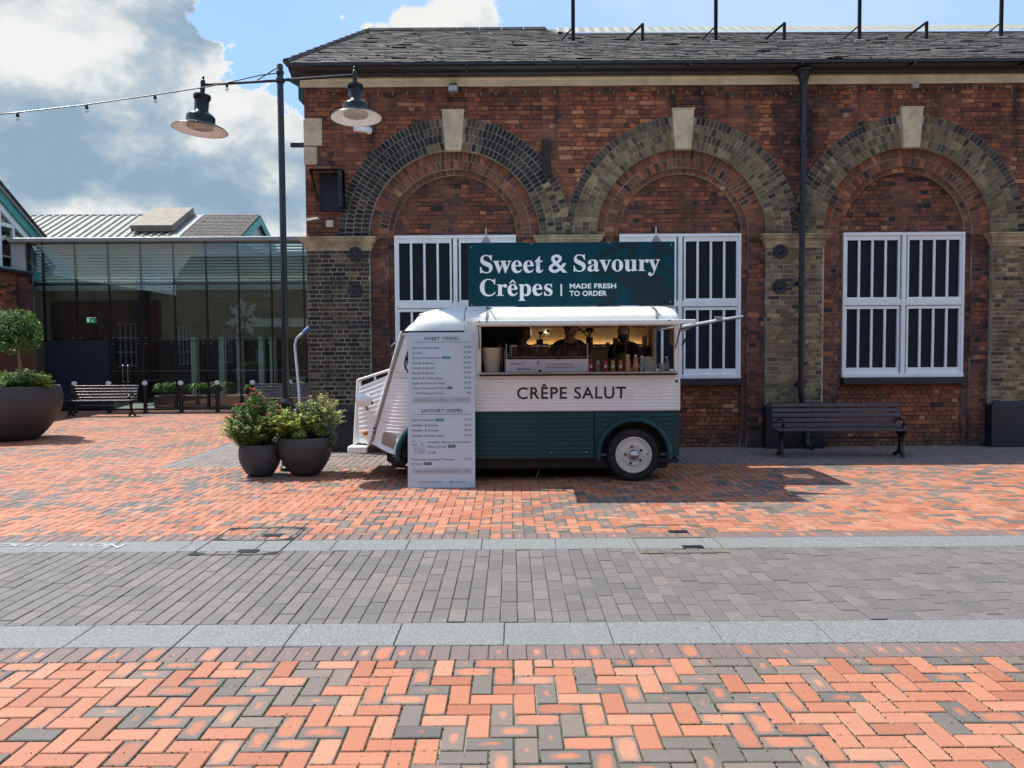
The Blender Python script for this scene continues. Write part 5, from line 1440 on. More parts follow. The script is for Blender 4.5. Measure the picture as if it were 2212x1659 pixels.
# hatch frame
xo0, xo1 = vx(1040), vx(1456)
m = MB(); m.bbox(-.62, xo0 - .06, YV, YV + .04, ZCOUNT - .018, ZOP + .03, .004); m.build('front_pillar', WHITE2, van)
m = MB(); m.bbox(xo0 - .06, xo0, YV - .016, YV + .05, ZCOUNT - .018, ZOP + .0, .006); m.bbox(xo1, XRE - .022, YV - .010, YV + .05, ZCOUNT - .018, ZOP + .0, .006); m.bbox(xo0 - .06, XRE - .022, YV - .012, YV + .05, ZOP + .001, ZOP + .06, .006); m.build('hatch_frame', WHITE2, van)
m = MB(); m.bbox(vx(1007), vx(1009.5), YV - .018, YV + .01, .95, ZOP + .06, .004); m.build('seam_trim', WHITE2, van)
m = MB(); m.bbox(xo0 - .02, xo1 + .03, YV - .13, YV + .40, ZCOUNT - .006, ZCOUNT + .016, .005); m.build('counter_ledge', ALU, van)
m = MB(); m.box(xo0 - .02, xo1 + .02, YV - .07, YV - .004, ZCOUNT - .030, ZCOUNT - .0065); m.build('ledge_bracket', DARK, van)
m = MB(); m.box(-.62, XRE - .004, YV - .003, YV + .02, ZBELT - .012, ZBELT + .002); m.build('belt_seam', BLACK, van)
m = MB(); m.bbox(vx(1003), xo0 - .06, YV - .004, YV + .04, ZOP + .03, ZOP + .075, .004); m.build('pillar_head', WHITE2, van)
# teal lower panels
m = MB(); m.box(-.62, vx(1283), YV + .002, YV + .03, ZBOT, ZBELT - .006); m.build('lower_side_panel', TEAL, van)
def ribs(x0, x1, z0, z1, n, par_name, xfun=None):
    b = MB(); p = (z1 - z0) / n
    for i in range(n):
        z = z0 + (i + .5) * p; segs = [(x0, x1)] if xfun is None else xfun(z)
        for a, c in segs:
            if c - a < .05: continue
            h = p * .28
            b.add([(a + .03, YV - .013, z - h * .4), (c - .03, YV - .013, z - h * .4), (c - .03, YV - .013, z + h * .4), (a + .03, YV - .013, z + h * .4), (a, YV + .0015, z - h * 1.2), (c, YV + .0015, z - h * 1.2), (c, YV + .0015, z + h * 1.2), (a, YV + .0015, z + h * 1.2)],
                  [(0, 1, 2, 3), (4, 5, 1, 0), (3, 2, 6, 7), (4, 0, 3, 7), (1, 5, 6, 2)])
    return b
for a, c, nm in ((-.60, vx(1166), 'front_lower_panel'), (vx(1172), vx(1280), 'middle_lower_panel')):
    m = MB(); m.bbox(a, c, YV - .004, YV + .004, ZBOT + .0, ZBELT - .03, .003); po = m.build(nm, TEAL, van)
    ribs(a + .03, c - .03, ZBOT + .03, ZBELT - .045, 9, nm).build('pressed_rib_set', TEAL, po, smooth=60, stuff=True)
m = MB()
for px, py in ((1191, 977), (1278 - 12, 976)): m.lathe([(0, -.014), (.010, -.012), (.012, -.003)], (vx(px), YV, vz(py)), 8, 'y')
m.build('panel_bolt', CHROME, van)
WX, WZ, WR = vx(1368.5, YV + .02), .345, .345
# rear quarter with wheel opening
m = MB(); ARR = .445; n = 28; x0q, x1q = vx(1285), XRE
top = ZBELT - .006; pts_in = []; pts_out = []
for i in range(n + 1):
    a = PI - PI * i / n; pts_in.append((WX + ARR * math.cos(a), max(ZBOT, WZ + ARR * math.sin(a))))
zc0 = ZBOT
for i in range(n):
    (a0, b0), (a1, b1) = pts_in[i], pts_in[i + 1]
    m.add([(a0, YV, b0), (a1, YV, b1), (a1, YV, top), (a0, YV, top)], [(0, 1, 2, 3)])
if pts_in[0][0] > x0q: m.add([(x0q, YV, ZBOT), (pts_in[0][0], YV, ZBOT), (pts_in[0][0], YV, top), (x0q, YV, top)], [(0, 1, 2, 3)])
m.add([(pts_in[-1][0], YV, ZBOT - .0), (x1q, YV, ZBOT + .03), (x1q, YV, top), (pts_in[-1][0], YV, top)], [(0, 1, 2, 3)])
rq = m.build('rear_quarter_panel', TEAL, van)
def xf(z):
    if z - WZ >= ARR + .09: return [(x0q + .02, x1q - .06)]
    w = math.sqrt(max(0, (ARR + .10) ** 2 - (z - WZ) ** 2)); return [(x0q + .02, WX - w), (WX + w, x1q - .09)]
ribs(0, 0, ZBELT - .27, ZBELT - .04, 4, '', xf).build('pressed_rib_set', TEAL, rq, smooth=60, stuff=True)
def arch_flare(cx, cz, r, a0, a1, name, zmin):
    f = MB(); n = 26; rings = []
    for i in range(n + 1):
        a = a0 + (a1 - a0) * i / n; c, s_ = math.cos(a), math.sin(a)
        ring = []
        for dr, dy in ((.060, .002), (.045, -.035), (.018, -.052), (-.004, -.048), (-.012, -.03), (-.012, .10)):
            ring.append((cx + (r + dr) * c, YV + dy, max(zmin, cz + (r + dr) * s_)))
        rings.append(ring)
    f.loft(rings, closed=False); return f.build(name, TEAL, van, smooth=60)
arch_flare(WX, WZ, ARR, PI + .12, -.12, 'rear_wheel_arch', .27)
def wheel(cx, name, rear=True):
    Yt = YV + .02
    t = MB(); t.lathe([(.20, .0), (.235, -.012), (.30, -.028), (.325, -.018), (.345, .01), (.345, .13), (.325, .155), (.2, .165)], (cx, Yt, WZ), 40, 'y')
    for i in range(48):
        a = 2 * PI * i / 48; c, s_ = math.cos(a), math.sin(a)
        p = Vector((cx + .343 * c, Yt, WZ + .343 * s_)); tn = Vector((-s_, 0, c)) * .009; rn = Vector((c, 0, s_)) * .007
        t.add([p + tn + Vector((0, .012, 0)), p - tn + Vector((0, .012, 0)), p - tn + Vector((0, .13, 0)), p + tn + Vector((0, .13, 0)), p + tn + rn + Vector((0, .015, 0)), p - tn + rn + Vector((0, .015, 0)), p - tn + rn + Vector((0, .125, 0)), p + tn + rn + Vector((0, .125, 0))],
              [(4, 5, 6, 7), (0, 1, 5, 4), (1, 2, 6, 5), (3, 0, 4, 7)])
    w = t.build(name, RUBBER, van, smooth=40)
    r = MB(); r.lathe([(.238, -.004), (.236, -.020), (.218, -.022), (.205, .004), (.185, .012), (.165, .008), (.150, -.012), (.128, -.020), (.105, -.012), (.085, -.008), (.0, -.008)], (cx, Yt, WZ), 40, 'y'); r.build('rim', RIM, w, smooth=45)
    for i in range(4):
        a0 = PI / 4 + i * PI / 2 + .12; s_ = MB(); ring = []
        for k in range(9):
            a = a0 - .28 + .56 * k / 8; ring.append([(cx + (.168) * math.cos(a), Yt + .001, WZ + .168 * math.sin(a)), (cx + .196 * math.cos(a), Yt - .001, WZ + .196 * math.sin(a))])
        s_.loft(ring, closed=False); s_.build('rim_slot', BLACK, w)
    h = MB(); h.lathe([(.070, -.008), (.067, -.035), (.050, -.052), (.02, -.060), (.012, -.068), (0, -.07)], (cx, Yt, WZ), 24, 'y'); h.build('hub_cap', CHROME, w, smooth=60)
    for i in range(5):
        a = PI / 2 + .25 + i * 2 * PI / 5; b = MB(); b.lathe([(.018, -.008), (.017, -.028), (0, -.030)], (cx + .112 * math.cos(a), Yt, WZ + .112 * math.sin(a)), 6, 'y'); b.build('wheel_nut', BLACK, w)
    b = MB(); b.tube([(cx + .17, Yt - .005, WZ + .01), (cx + .195, Yt - .03, WZ + .012)], .005, 6); b.build('valve', BLACK, w)
wheel(WX, 'wheel'); FX_ = vx(938, YV + .02); wheel(FX_, 'wheel')
for cx in (WX, FX_):
    m = MB(); m.lathe([(0, 0), (.33, 0), (.345, .02), (.345, .15), (0, .165)], (cx, YV + 2 * HW - .19, WZ), 28, 'y'); m.build('far_wheel', RUBBER, van, smooth=40)
# wheel well and underside
m = MB(); m.box(WX - .52, WX + .50, YV + .22, YV + .25, .2, ZBELT); m.box(WX - .52, WX + .50, YV + .03, YV + .22, WZ + ARR + .03, WZ + ARR + .05); m.build('wheel_well', DARK, van)
m = MB(); m.box(-1.5, -.6, YV + .22, YV + .25, .3, .9); m.build('wheel_well', DARK, van)
m = MB(); m.bbox(-1.35, XRE - .12, YV + .12, YV + 2 * HW - .26, .15, .33, .02); m.bbox(-1.7, -1.2, YV + .4, YV + 1.6, .20, .42, .03); m.bbox(-1.62, -1.42, YV + .25, YV + .5, .17, .32, .03)  # chassis box shaped low and wide to deepen the shade under the van
m.bbox(XRE - .30, XRE + .005, YV + .02, YV + .25, .235, .30, .015); m.tube([(-1.0, YV + 1, .16), (2.0, YV + .9, .16)], .05, 8); m.build('chassis', DARK, van)
m = MB(); m.tube([(vx(1165), YV + .3, .30), (vx(1167), YV + .22, .16), (vx(1160), YV + .2, .05), (vx(1156), YV + .2, .0)], .009, 6); m.build('hanging_hose', GREYSHELF, van)
# rear end and far side
m = MB(); m.box(XRE - .03, XRE, YV + .004, YV + 2 * HW, .33, ZBELT - .01); m.build('rear_door_lower', TEAL, van)
m = MB(); m.box(XRE - .03, XRE + .001, YV + .05, YV + .12, ZBELT, ZOP + .06); m.box(XRE - .03, XRE + .001, YV + 1.62, YV + 2 * HW, ZBELT, ZOP + .06); m.box(XRE - .03, XRE + .001, YV + .12, YV + 1.62, ZOP - .0, ZOP + .06); m.box(XRE - .03, XRE + .001, YV + .12, YV + 1.62, ZBELT - .01, ZBELT + .06); m.build('rear_frame', WHITE2, van)
m = MB(); m.box(-.62, XRE - .03, YV + 2 * HW - .02, YV + 2 * HW, .33, ZOP + .06); m.build('far_side', WHITE2, van)
m = MB(); m.box(-.6, XRE - .031, YV + 2 * HW - .075, YV + 2 * HW - .022, .36, ZOP + .03); m.build('inner_back_wall', CREAM, van)
m = MB(); m.box(-1.2, XRE - .03, YV + .04, YV + 2 * HW - .02, .33, .36); m.build('floor', GREYSHELF, van)
m = MB(); m.box(-.6, XRE - .03, YV + .052, YV + 2 * HW - .08, ZOP + .062, ZOP + .09); m.build('ceiling', CREAM, van)
m = MB(); m.box(-.60, -.57, YV + .05, YV + 2 * HW - .08, .36, ZOP + .06); m.build('cab_partition', DARK, van)
# roof over the body
def roof_ring(x, zc, zs, w, off=0.0, n=18):
    out = []
    for i in range(n + 1):
        a = PI * i / n; c = math.cos(a); s_ = math.sin(a)
        y = YC - w * (abs(c) ** .62) * (1 if c > 0 else -1); z = zs + (zc - zs) * s_ ** .78
        out.append((x, y, z))
    return out
zcr = P(1240, 662, YC - .45).z
rings = []
x0r, x1r = vx(1006), XRE + .005
for x, d in ((x0r, .012), (x0r + .01, 0), (x1r - .20, 0), (x1r - .10, .008), (x1r - .04, .03), (x1r - .01, .07), (x1r, .13)):
    rings.append(roof_ring(x, zcr - d, ZOP + .055, HW + .012 - d * .35))
m = MB(); m.loft(rings, closed=False); rend = rings[-1]
m.add(rend + [(x1r, YC, ZOP + .05)], [tuple(range(len(rend)))]); m.build('roof', WHITE2, van, smooth=60)
for px in (1053, 1419):
    x = vx(px); m = MB(); r0 = roof_ring(x - .017, zcr + .006, ZOP + .06, HW + .02)[:9]; r1 = roof_ring(x + .017, zcr + .006, ZOP + .06, HW + .02)[:9]
    m.loft([r0, r1], closed=False); m.build('roof_strap', GREYM, van)
# side hatch raised to the horizontal
yn = 9.05; zn0 = P(1250, 697, yn).z
m = MB()
def hp_(x, t, h): return (x, YV - .01 + (yn - YV + .01) * t, (ZOP + .045) + (zn0 - ZOP - .045) * t + h)
xa_, xb_ = xo0 - .04, xo1 + .045
m.add([hp_(xa_, 0, 0), hp_(xb_, 0, 0), hp_(xb_, 1, 0), hp_(xa_, 1, 0), hp_(xa_, 0, .02), hp_(xb_, 0, .02), hp_(xb_, 1, .02), hp_(xa_, 1, .02)], [(0, 1, 2, 3), (7, 6, 5, 4), (0, 4, 5, 1), (1, 5, 6, 2), (2, 6, 7, 3), (3, 7, 4, 0)])
hf = m.build('serving_hatch', WHITE2, van)
m = MB()
for i in range(14):
    t = .06 + i * .066; m.add([hp_(xa_ + .04, t, -.0), hp_(xb_ - .04, t, -.0), hp_(xb_ - .04, t + .02, -.008), hp_(xa_ + .04, t + .02, -.008), hp_(xb_ - .04, t + .04, 0), hp_(xa_ + .04, t + .04, 0)], [(0, 3, 2, 1), (3, 5, 4, 2)])
m.build('hatch_rib_set', WHITE2, hf, stuff=True)
m = MB()
m.bbox(xa_ - .02, xb_ + .02, yn - .012, yn + .012, zn0 - .022, zn0 + .030, .005); m.build('hatch_edge', WHITE2, hf)
for px in (1037, 1053, 1445):
    x = vx(px, yn); m = MB(); m.lathe([(0, -.01), (.01, -.008), (.01, 0)], (x, yn - .012, zn0 + .02), 6, 'y'); m.build('hatch_bolt', BLACK, hf)
for x in (xa_ + .02, xb_ - .03):
    m = MB(); m.tube([hp_(x, .42, -.01), (x, YV + .0, ZOP - .30)], .010, 6); m.build('gas_strut', CHROME, hf)
# rear lid raised, edge on
l0 = Vector((XRE + .02, 10.09, P(1472, 709, 10.09).z)); l1 = P(1606, 684, 10.09)
m = MB(); d = (l1 - l0); nrm = Vector((-d.z, 0, d.x)).normalized()
def lidp(t, y, h): q = l0 + d * t + nrm * h; return (q.x, y, q.z)
# frame with an oval window hole: four strips
y0l, y1l = 10.09, 11.50
ym0, ym1, t0, t1 = 10.62, 10.92, .36, .74
def slab_(ta, tb, ya, yb):
    m.add([lidp(ta, ya, 0), lidp(tb, ya, 0), lidp(tb, yb, 0), lidp(ta, yb, 0), lidp(ta, ya, .022), lidp(tb, ya, .022), lidp(tb, yb, .022), lidp(ta, yb, .022)], [(0, 3, 2, 1), (4, 5, 6, 7), (0, 1, 5, 4), (1, 2, 6, 5), (2, 3, 7, 6), (3, 0, 4, 7)])
slab_(0, t0, y0l, y1l); slab_(t1, 1, y0l, y1l); slab_(t0, t1, y0l, ym0); slab_(t0, t1, ym1, y1l)
rl = m.build('rear_hatch', WHITE2, van)
m = MB(); m.add([lidp(t0, ym0, .01), lidp(t1, ym0, .01), lidp(t1, ym1, .01), lidp(t0, ym1, .01)], [(0, 1, 2, 3)]); m.build('rear_window', CARGLASS, rl)
m = MB(); m.tube([lidp(.02, y0l - .012, -.012), lidp(1, y0l - .012, -.012)], .009, 6); m.build('seal', BLACK, rl)
m = MB(); m.add([lidp(.0, y0l, -.001), lidp(.30, y0l, -.001), (l0.x + .06, y0l, l0.z - .045), (l0.x, y0l, l0.z - .045)], [(0, 1, 2, 3)]); m.add([lidp(.0, y0l + .03, -.001), lidp(.30, y0l + .03, -.001), (l0.x + .06, y0l + .03, l0.z - .045), (l0.x, y0l + .03, l0.z - .045)], [(3, 2, 1, 0)]); m.build('hinge_bracket', ALU, rl)
m = MB(); a, b = P(1473, 746, 10.2), P(1482, 731, 10.2); m.tube([a, b], .014, 6); m.build('latch_lever', BLACK, van)
m = MB(); q = lidp(.62, y0l, .03); m.bbox(q[0] - .05, q[0] + .05, y0l - .02, y0l + .02, q[2] - .01, q[2] + .03, .005); m.build('lid_handle', CHROME, rl)

# ------------------------------------------------ cab
def ys(x):                                 # side line of cab and nose, near side
    if x > -1.2: return YV
    if x > -1.5: return YV + (-1.2 - x) ** 2 * .9
    return YV + .081 + (-1.5 - x) * .72
A0 = Vector((vx(873, 9.97), 0, P(873, 716, 9.97).z)); A1 = Vector((P(796, 966, 10.20).x, 0, P(796, 966, 10.20).z))
zg = A0.z
# cab roof dome
prof_ = [(873, 715, .0), (880, 703, .1), (893, 690, .2), (912, 677, .3), (938, 668.5, .4), (965, 664, .5), (990, 662, .5), (1009, 662, .5)]
rings = []
for px, py, q in prof_:
    x = P(px, py, YC - .3).x if px > 900 else P(px, py, YV + .1).x
    zc = max(P(px, py, YC - .45 * min(1, q * 2)).z, zg + .005); w = HW * (.86 + .14 * min(1, q * 2.2)) 
    rings.append(roof_ring(x, zc, zg + .004, w + .012))
m = MB(); m.loft(rings, closed=False); m.build('cab_roof', WHITE2, van, smooth=70)
m = MB(); m.bbox(A0.x - .01, vx(1004), YV - .018, YV + .03, zg - .018, zg + .006, .004); m.build('rain_gutter', BLACK, van)
m = MB(); m.bbox(A0.x + .0, vx(1006), YV - .006, YV + .03, zg - .05, zg - .019, .004); m.build('door_header', WHITE2, van)
# door: lower ribbed skin with curved window opening above
def aline(z):
    t = (A0.z - z) / (A0.z - A1.z); return A0.x + (A1.x - A0.x) * t
ZW0 = P(890, 818, YV).z
m = MB(); k = 16; pitch = (ZW0 - .62) / k; zs = []
for i in range(k):
    for f, a in ((0, 0), (.3, .2), (.5, 1), (.7, .9), (.9, .1)): zs.append((.62 + (i + f) * pitch, a))
nx = 12; vs = []
for z, a in zs:
    xa = aline(z) + .03
    for i in range(nx):
        x = xa + (-.62 - xa) * i / (nx - 1); vs.append((x, ys(x) - a * .006 + .004, z))
m.add(vs, [(r * nx + i, r * nx + i + 1, (r + 1) * nx + i + 1, (r + 1) * nx + i) for r in range(len(zs) - 1) for i in range(nx - 1)])
door = m.build('cab_door', WHITE2, van, smooth=60)
# smooth skin between the ribs and the window opening, cut to a rounded rear-leaning window
m = MB(); wz0, wz1 = P(880, 806, YV).z, zg - .06
wl_ = lambda z: aline(z) + .15 + .10 * max(0, (wz0 + .16 - z) / .16) ** 2
zz = list(np.linspace(ZW0 - .01, zg - .02, 15)); vs = []
for z in zz:
    xa = aline(z) + .03; xb = wl_(z) if z > wz0 else -.62
    for i in range(4): x = xa + (xb - xa) * i / 3; vs.append((x, ys(x) + .004, z))
m.add(vs, [(r * 4 + i, r * 4 + i + 1, (r + 1) * 4 + i + 1, (r + 1) * 4 + i) for r in range(len(zz) - 1) for i in range(3)]); m.build('door_frame', WHITE2, door, smooth=60)
m = MB(); m.add([(wl_(z) - .005, YV + .03, z) for z in (wz0, wz1)] + [(-.70, YV + .03, z) for z in (wz1, wz0)], [(0, 3, 2, 1)]); m.build('door_window', CARGLASS, door)
m = MB(); m.tube([(wl_(z) + .0, YV + .004, z) for z in np.linspace(wz0 - .0, wz1, 9)], .011, 6); m.tube([(wl_(wz0), YV + .004, wz0), (-.66, YV + .004, wz0 - .01)], .011, 6); m.tube([(wl_(wz0 + .2) , YV + .015, P(878, 783, YV).z), (-.70, YV + .015, P(878, 783, YV).z)], .007, 6); m.build('window_rubber', BLACK, door)
h0 = P(859, 803, YV - .02); m = MB(); m.tube([h0 + Vector((-.03, 0, 0)), h0 + Vector((.02, -.01, -.01)), h0 + Vector((.10, -.005, -.01))], [.018, .012, .006], 8); m.build('door_handle', CHROME, door)
# leading edge of the door (grey rubber between two white rails)
m = MB(); m.tube([(aline(z) + .012, ys(aline(z)) - .008, z) for z in np.linspace(A0.z, A1.z + .02, 9)], .020, 8); m.build('door_edge_rubber', GREYM, van, smooth=60)
m = MB(); m.tube([(aline(z) - .022, ys(aline(z)) + .0, z) for z in np.linspace(A0.z + .0, A1.z, 9)], .016, 8); m.build('windscreen_pillar', WHITE2, van, smooth=60)
for py in (925, 934): q = P(809, py, 10.0); m = MB(); m.lathe([(0, -.03), (.016, -.02), (.018, 0)], (q.x, q.y, q.z), 8, 'y'); m.build('door_hinge', BLACK, van)
# windscreen and far pillar
m = MB(); zw0 = P(845, 800, 10.0).z + .02
m.add([(aline(zg), YV + .1, zg), (aline(zw0), YV + .14, zw0), (aline(zw0), YC * 2 - YV - .14, zw0), (aline(zg), YC * 2 - YV - .1, zg)], [(0, 1, 2, 3)]); m.build('windscreen', CARGLASS, van)
m = MB(); m.tube([(aline(z), 2 * YC - ys(aline(z)), z) for z in (A0.z, A1.z)], .03, 8); m.build('windscreen_pillar', WHITE2, van)
m = MB(); m.box(-1.2, -.62, 2 * YC - YV - .04, 2 * YC - YV, .4, zg); m.prism([(aline(1.3), 1.3), (-1.19, 1.3), (-1.19, .5), (aline(.5), .5)], 2 * YC - YV - .12, 2 * YC - YV - .08); m.build('far_door', WHITE2, van)
m = MB(); m.bbox(-1.15, -.75, YV + .15, YV + 1.8, .36, .85, .05); m.bbox(-.80, -.66, YV + .15, YV + 1.8, .8, 1.35, .05); m.build('seat_bench', DARK, van)
# lower door sill, curved white skirt with grey pocket
m = MB(); poly = [(P(px, py, YV + .02).x, P(px, py, YV + .02).z) for px, py in ((796, 966), (812, 909), (828, 917), (843, 919), (869, 921), (868, 940), (862, 958), (858, 975), (855, 984), (838, 982), (815, 975))]
vs = [(x, ys(x) + .002, z) for x, z in poly] + [(x, ys(x) + .05, z) for x, z in poly]; n = len(poly)
m.add(vs, [tuple(reversed(range(n)))] + [(i, (i + 1) % n, n + (i + 1) % n, n + i) for i in range(n)]); m.build('door_skirt', WHITE2, van)
m = MB(); poly = [(P(px, py, YV + .02).x, P(px, py, YV + .02).z) for px, py in ((817, 963), (821, 940), (826, 936), (838, 937), (852, 942), (853, 949), (847, 972))]
m.add([(x, ys(x) - .006, z) for x, z in poly], [tuple(reversed(range(len(poly))))]); m.build('step_panel', mat('brushed grey panel', (.30, .29, .27), .35, .5, var=.15), van)
m = MB(); m.tube([(P(px, py, YV + .02).x, ys(P(px, py, YV + .02).x) - .012, P(px, py, YV + .02).z) for px, py in ((797, 963), (815, 971), (838, 979), (856, 982))], .020, 8); m.build('sill_roll', WHITE2, van, smooth=60)
# front wheel arch, teal
arch_flare(FX_, WZ + .0, .455, PI + .10, PI / 2 - .2, 'front_wheel_arch', .28)
# nose: side panels, top, front
N0 = P(772, 821, 10.36); N1 = P(764, 961, 10.36); NB = P(845, 799, 10.0)
for side in (0, 1):
    m = MB(); k = 13; zs = []; zb_, ztp_ = .50, 1.30
    rows_ = []
    for i in range(k):
        for f, a in ((0, 0), (.3, .2), (.5, 1), (.7, .9), (.9, .1)):
            t = (i + f) / k; rows_.append((t, a))
    rows_.append((1, 0)); vs = []; nx = 9
    for t, a in rows_:
        xf_ = N1.x + (N0.x - N1.x) * t; zf = N1.z + .02 + (N0.z - .12 - N1.z) * t
        zr = A1.z + .03 + (NB.z - .10 - A1.z) * t; xr = aline(zr) - .035
        for i in range(nx):
            u = i / (nx - 1); x = xf_ + (xr - xf_) * u; z = zf + (zr - zf) * u
            aa = a * min(1, u * 5, (1 - u) * 5) if t > .12 else 0
            yy = ys(x) - aa * .007
            vs.append((x, yy if side == 0 else 2 * YC - yy, z))
    m.add(vs, [(r * nx + i, r * nx + i + 1, (r + 1) * nx + i + 1, (r + 1) * nx + i) for r in range(len(rows_) - 1) for i in range(nx - 1)])
    m.build('nose_side', WHITE2, van, smooth=60)
# top edge rail with two vent slots
m = MB(); e0 = Vector((N0.x, ys(N0.x), N0.z)); e1 = Vector((aline(NB.z) - .03, ys(aline(NB.z) - .03), NB.z))
m.tube([e0, e1], .016, 8); lo0 = e0 + Vector((0, .0, -.115)); lo1 = e1 + Vector((0, 0, -.10))
def st(u, w): a = e0.lerp(e1, u); b = lo0.lerp(lo1, u); return a.lerp(b, w)
for u0, u1 in ((0, .10), (.50, .57), (.955, 1.0)):
    m.add([st(u0, 0), st(u1, 0), st(u1, 1), st(u0, 1)], [(0, 3, 2, 1)])
m.add([st(0, .0), st(1, .0), st(1, .22), st(0, .22)], [(0, 3, 2, 1)]); m.add([st(0, .80), st(1, .80), st(1, 1.05), st(0, 1.05)], [(0, 3, 2, 1)])
m.build('bonnet_rail', WHITE2, van, smooth=60)
m = MB(); o = Vector((0, .04, 0)); m.add([st(.02, .1) + o, st(.98, .1) + o, st(.98, .95) + o, st(.02, .95) + o], [(0, 3, 2, 1)]); m.build('vent_slot', DARK, van)
m = MB(); f0 = Vector((e0.x, 2 * YC - e0.y, e0.z)); f1 = Vector((e1.x, 2 * YC - e1.y, e1.z))
m.add([e0, e1, f1, f0], [(0, 1, 2, 3)]); m.build('bonnet', WHITE2, van)
m = MB(); rr = []; k = 16
for i in range(k * 2 + 1):
    t = i / (2 * k); a = .012 if i % 2 else 0
    x = N1.x + (N0.x - N1.x) * t - a - .012; rr.append([(x, ys(N1.x) + .02, N1.z + (N0.z - N1.z) * t), (x, 2 * YC - ys(N1.x) - .02, N1.z + (N0.z - N1.z) * t)])
m.loft(rr, closed=False); m.build('grille_front', WHITE2, van)
m = MB(); y_ = ys(N1.x); m.tube([(N1.x - .0, y_ + .01, N1.z), (N0.x - .0, y_ + .0, N0.z)], .034, 10); m.build('nose_corner', WHITE2, van, smooth=60)
m = MB(); m.tube([(N1.x + .055, y_ - .028, N1.z + .02), (N0.x + .052, y_ - .028, N0.z - .05)], .006, 5); m.build('nose_seam', GREYM, van)
# headlight pod, indicator, bumper
c = P(790, 864, 10.16); hd = MB(); hd.lathe([(.0, .115), (.05, .105), (.078, .07), (.088, .02), (.090, -.05), (.094, -.07), (.086, -.08)], (c.x - .02, c.y - .06, c.z), 24, 'x'); hl = hd.build('headlight', WHITE2, van, smooth=60)
m = MB(); m.lathe([(.084, -.078), (.05, -.092), (0, -.098)], (c.x - .02, c.y - .06, c.z), 20, 'x'); m.build('headlight_lens', CARGLASS, hl, smooth=180)
m = MB(); m.tube([(c.x + .08, c.y - .05, c.z - .03), (c.x + .10, c.y - .03, c.z - .05)], [.03, .012], 8); m.build('lamp_knob', BLACK, hl)
m = MB(); m.tube([(c.x - .0, c.y - .04, c.z - .07), (c.x + .02, c.y + .04, c.z - .13)], .02, 8); m.build('headlight_bracket', GREYM, hl)
c = P(785, 938, 10.22); m = MB(); m.lathe([(0, -.06), (.018, -.055), (.036, -.02), (.040, .0), (.036, .03)], (c.x, ys(c.x) - .0, c.z), 16, 'y'); m.build('indicator_lamp', ORANGE, van, smooth=60)
b0, b1 = P(751, 972, 10.30), P(792, 972, 10.25)
m = MB(); m.bbox(b0.x, b1.x, 10.28, 2 * YC - 10.28, b0.z - .045, b0.z + .05, .014); m.build('bumper', WHITE2, van)
m = MB(); m.box(b1.x + .002, P(850, 975, 10.4).x, 10.30, 10.38, b0.z - .04, b0.z + .03); m.build('bumper_bracket', DARK, van)
# mirror arms
m = MB()
for px0, py0, px1, py1 in ((862, 739, 845, 748), (858, 770, 845, 764)):
    a, b = P(px0, py0, 9.95), P(px1, py1, 9.80); m.tube([a, a.lerp(b, .5) + Vector((0, 0, .02)), b], .006, 5)
m.build('mirror_arm', CHROME, van)
m = MB(); m.tube([(P(px, py, YV - .02).x, YV - .02, P(px, py, YV - .02).z) for px, py in ((822, 905), (835, 913), (850, 917), (866, 917))], .004, 5); m.build('catch_cable', GREYM, van)
# name on the side
text('lettering', 'CRÊPE SALUT', LETB, van, vx(1117), vz(861.5), x1=vx(1352), z1=vz(829), y=YV - .0095, bold=.012, space=1.12)

# ================================================================== SIGN ON THE ROOF
YS = 9.72
s0, s1 = P(1012, 662, YS), P(1457, 521.5, YS); s0z = s0.z; SW = s1.x - s0.x; SH = s1.z - s0.z
sign = thing('roof_sign', 'dark teal crêpe sign standing on the roof edge of the van', 'sign', (s0.x, YS, s0z))
m = MB(); m.bbox(s0.x, s1.x, YS, YS + .02, s0z, s1.z, .003); m.build('sign_board', TEALSIGN, sign)
# print, in units of the board: u 0..1555, w 0..488 from the top left
UU = SW / 1555.0
sx_ = lambda u: s0.x + (u - 35) * UU
sz_ = lambda w: s1.z - (w - 92) * UU
m = MB()
LY = [YS - .0012]
def leafp(p0, p1, wd, y=None, curve=0.0):
    LY[0] -= .00012; y = LY[0]
    (x0, z0), (x1, z1) = p0, p1; L_ = math.hypot(x1 - x0, z1 - z0); tx, tz = (x1 - x0) / L_, (z1 - z0) / L_; nx_, nz_ = -tz, tx; a = []; b = []
    for i in range(13):
        t = i / 12; w = wd * math.sin(PI * t) ** .8; cx_ = x0 + (x1 - x0) * t + nx_ * curve * math.sin(PI * t); cz_ = z0 + (z1 - z0) * t + nz_ * curve * math.sin(PI * t)
        a.append((cx_ + nx_ * w, cz_ + nz_ * w)); b.append((cx_ - nx_ * w, cz_ - nz_ * w))
    pl = a + b[::-1][1:-1]; m.add([(sx_(p), y, sz_(q)) for p, q in pl], [tuple(range(len(pl)))])
leafp((985, 225), (1260, 98), 28, curve=-8); leafp((1010, 335), (1200, 262), 20, curve=8); leafp((960, 350), (1110, 300), 16); leafp((970, 520), (1190, 440), 26); leafp((1000, 575), (1200, 480), 24, curve=10); leafp((1260, 470), (1300, 575), 22); leafp((1470, 100), (1585, 200), 22); leafp((1475, 260), (1585, 330), 16, curve=6)
hair = [(1250, 95), (1250, 215), (1292, 215), (1300, 150), (1330, 95)]
LY[0] -= .00012; m.add([(sx_(a), LY[0], sz_(b)) for a, b in hair], [tuple(range(len(hair)))])
hair = [(1420, 95), (1440, 160), (1425, 225), (1495, 225), (1500, 95)]
LY[0] -= .00012; m.add([(sx_(a), LY[0], sz_(b)) for a, b in hair], [tuple(range(len(hair)))])
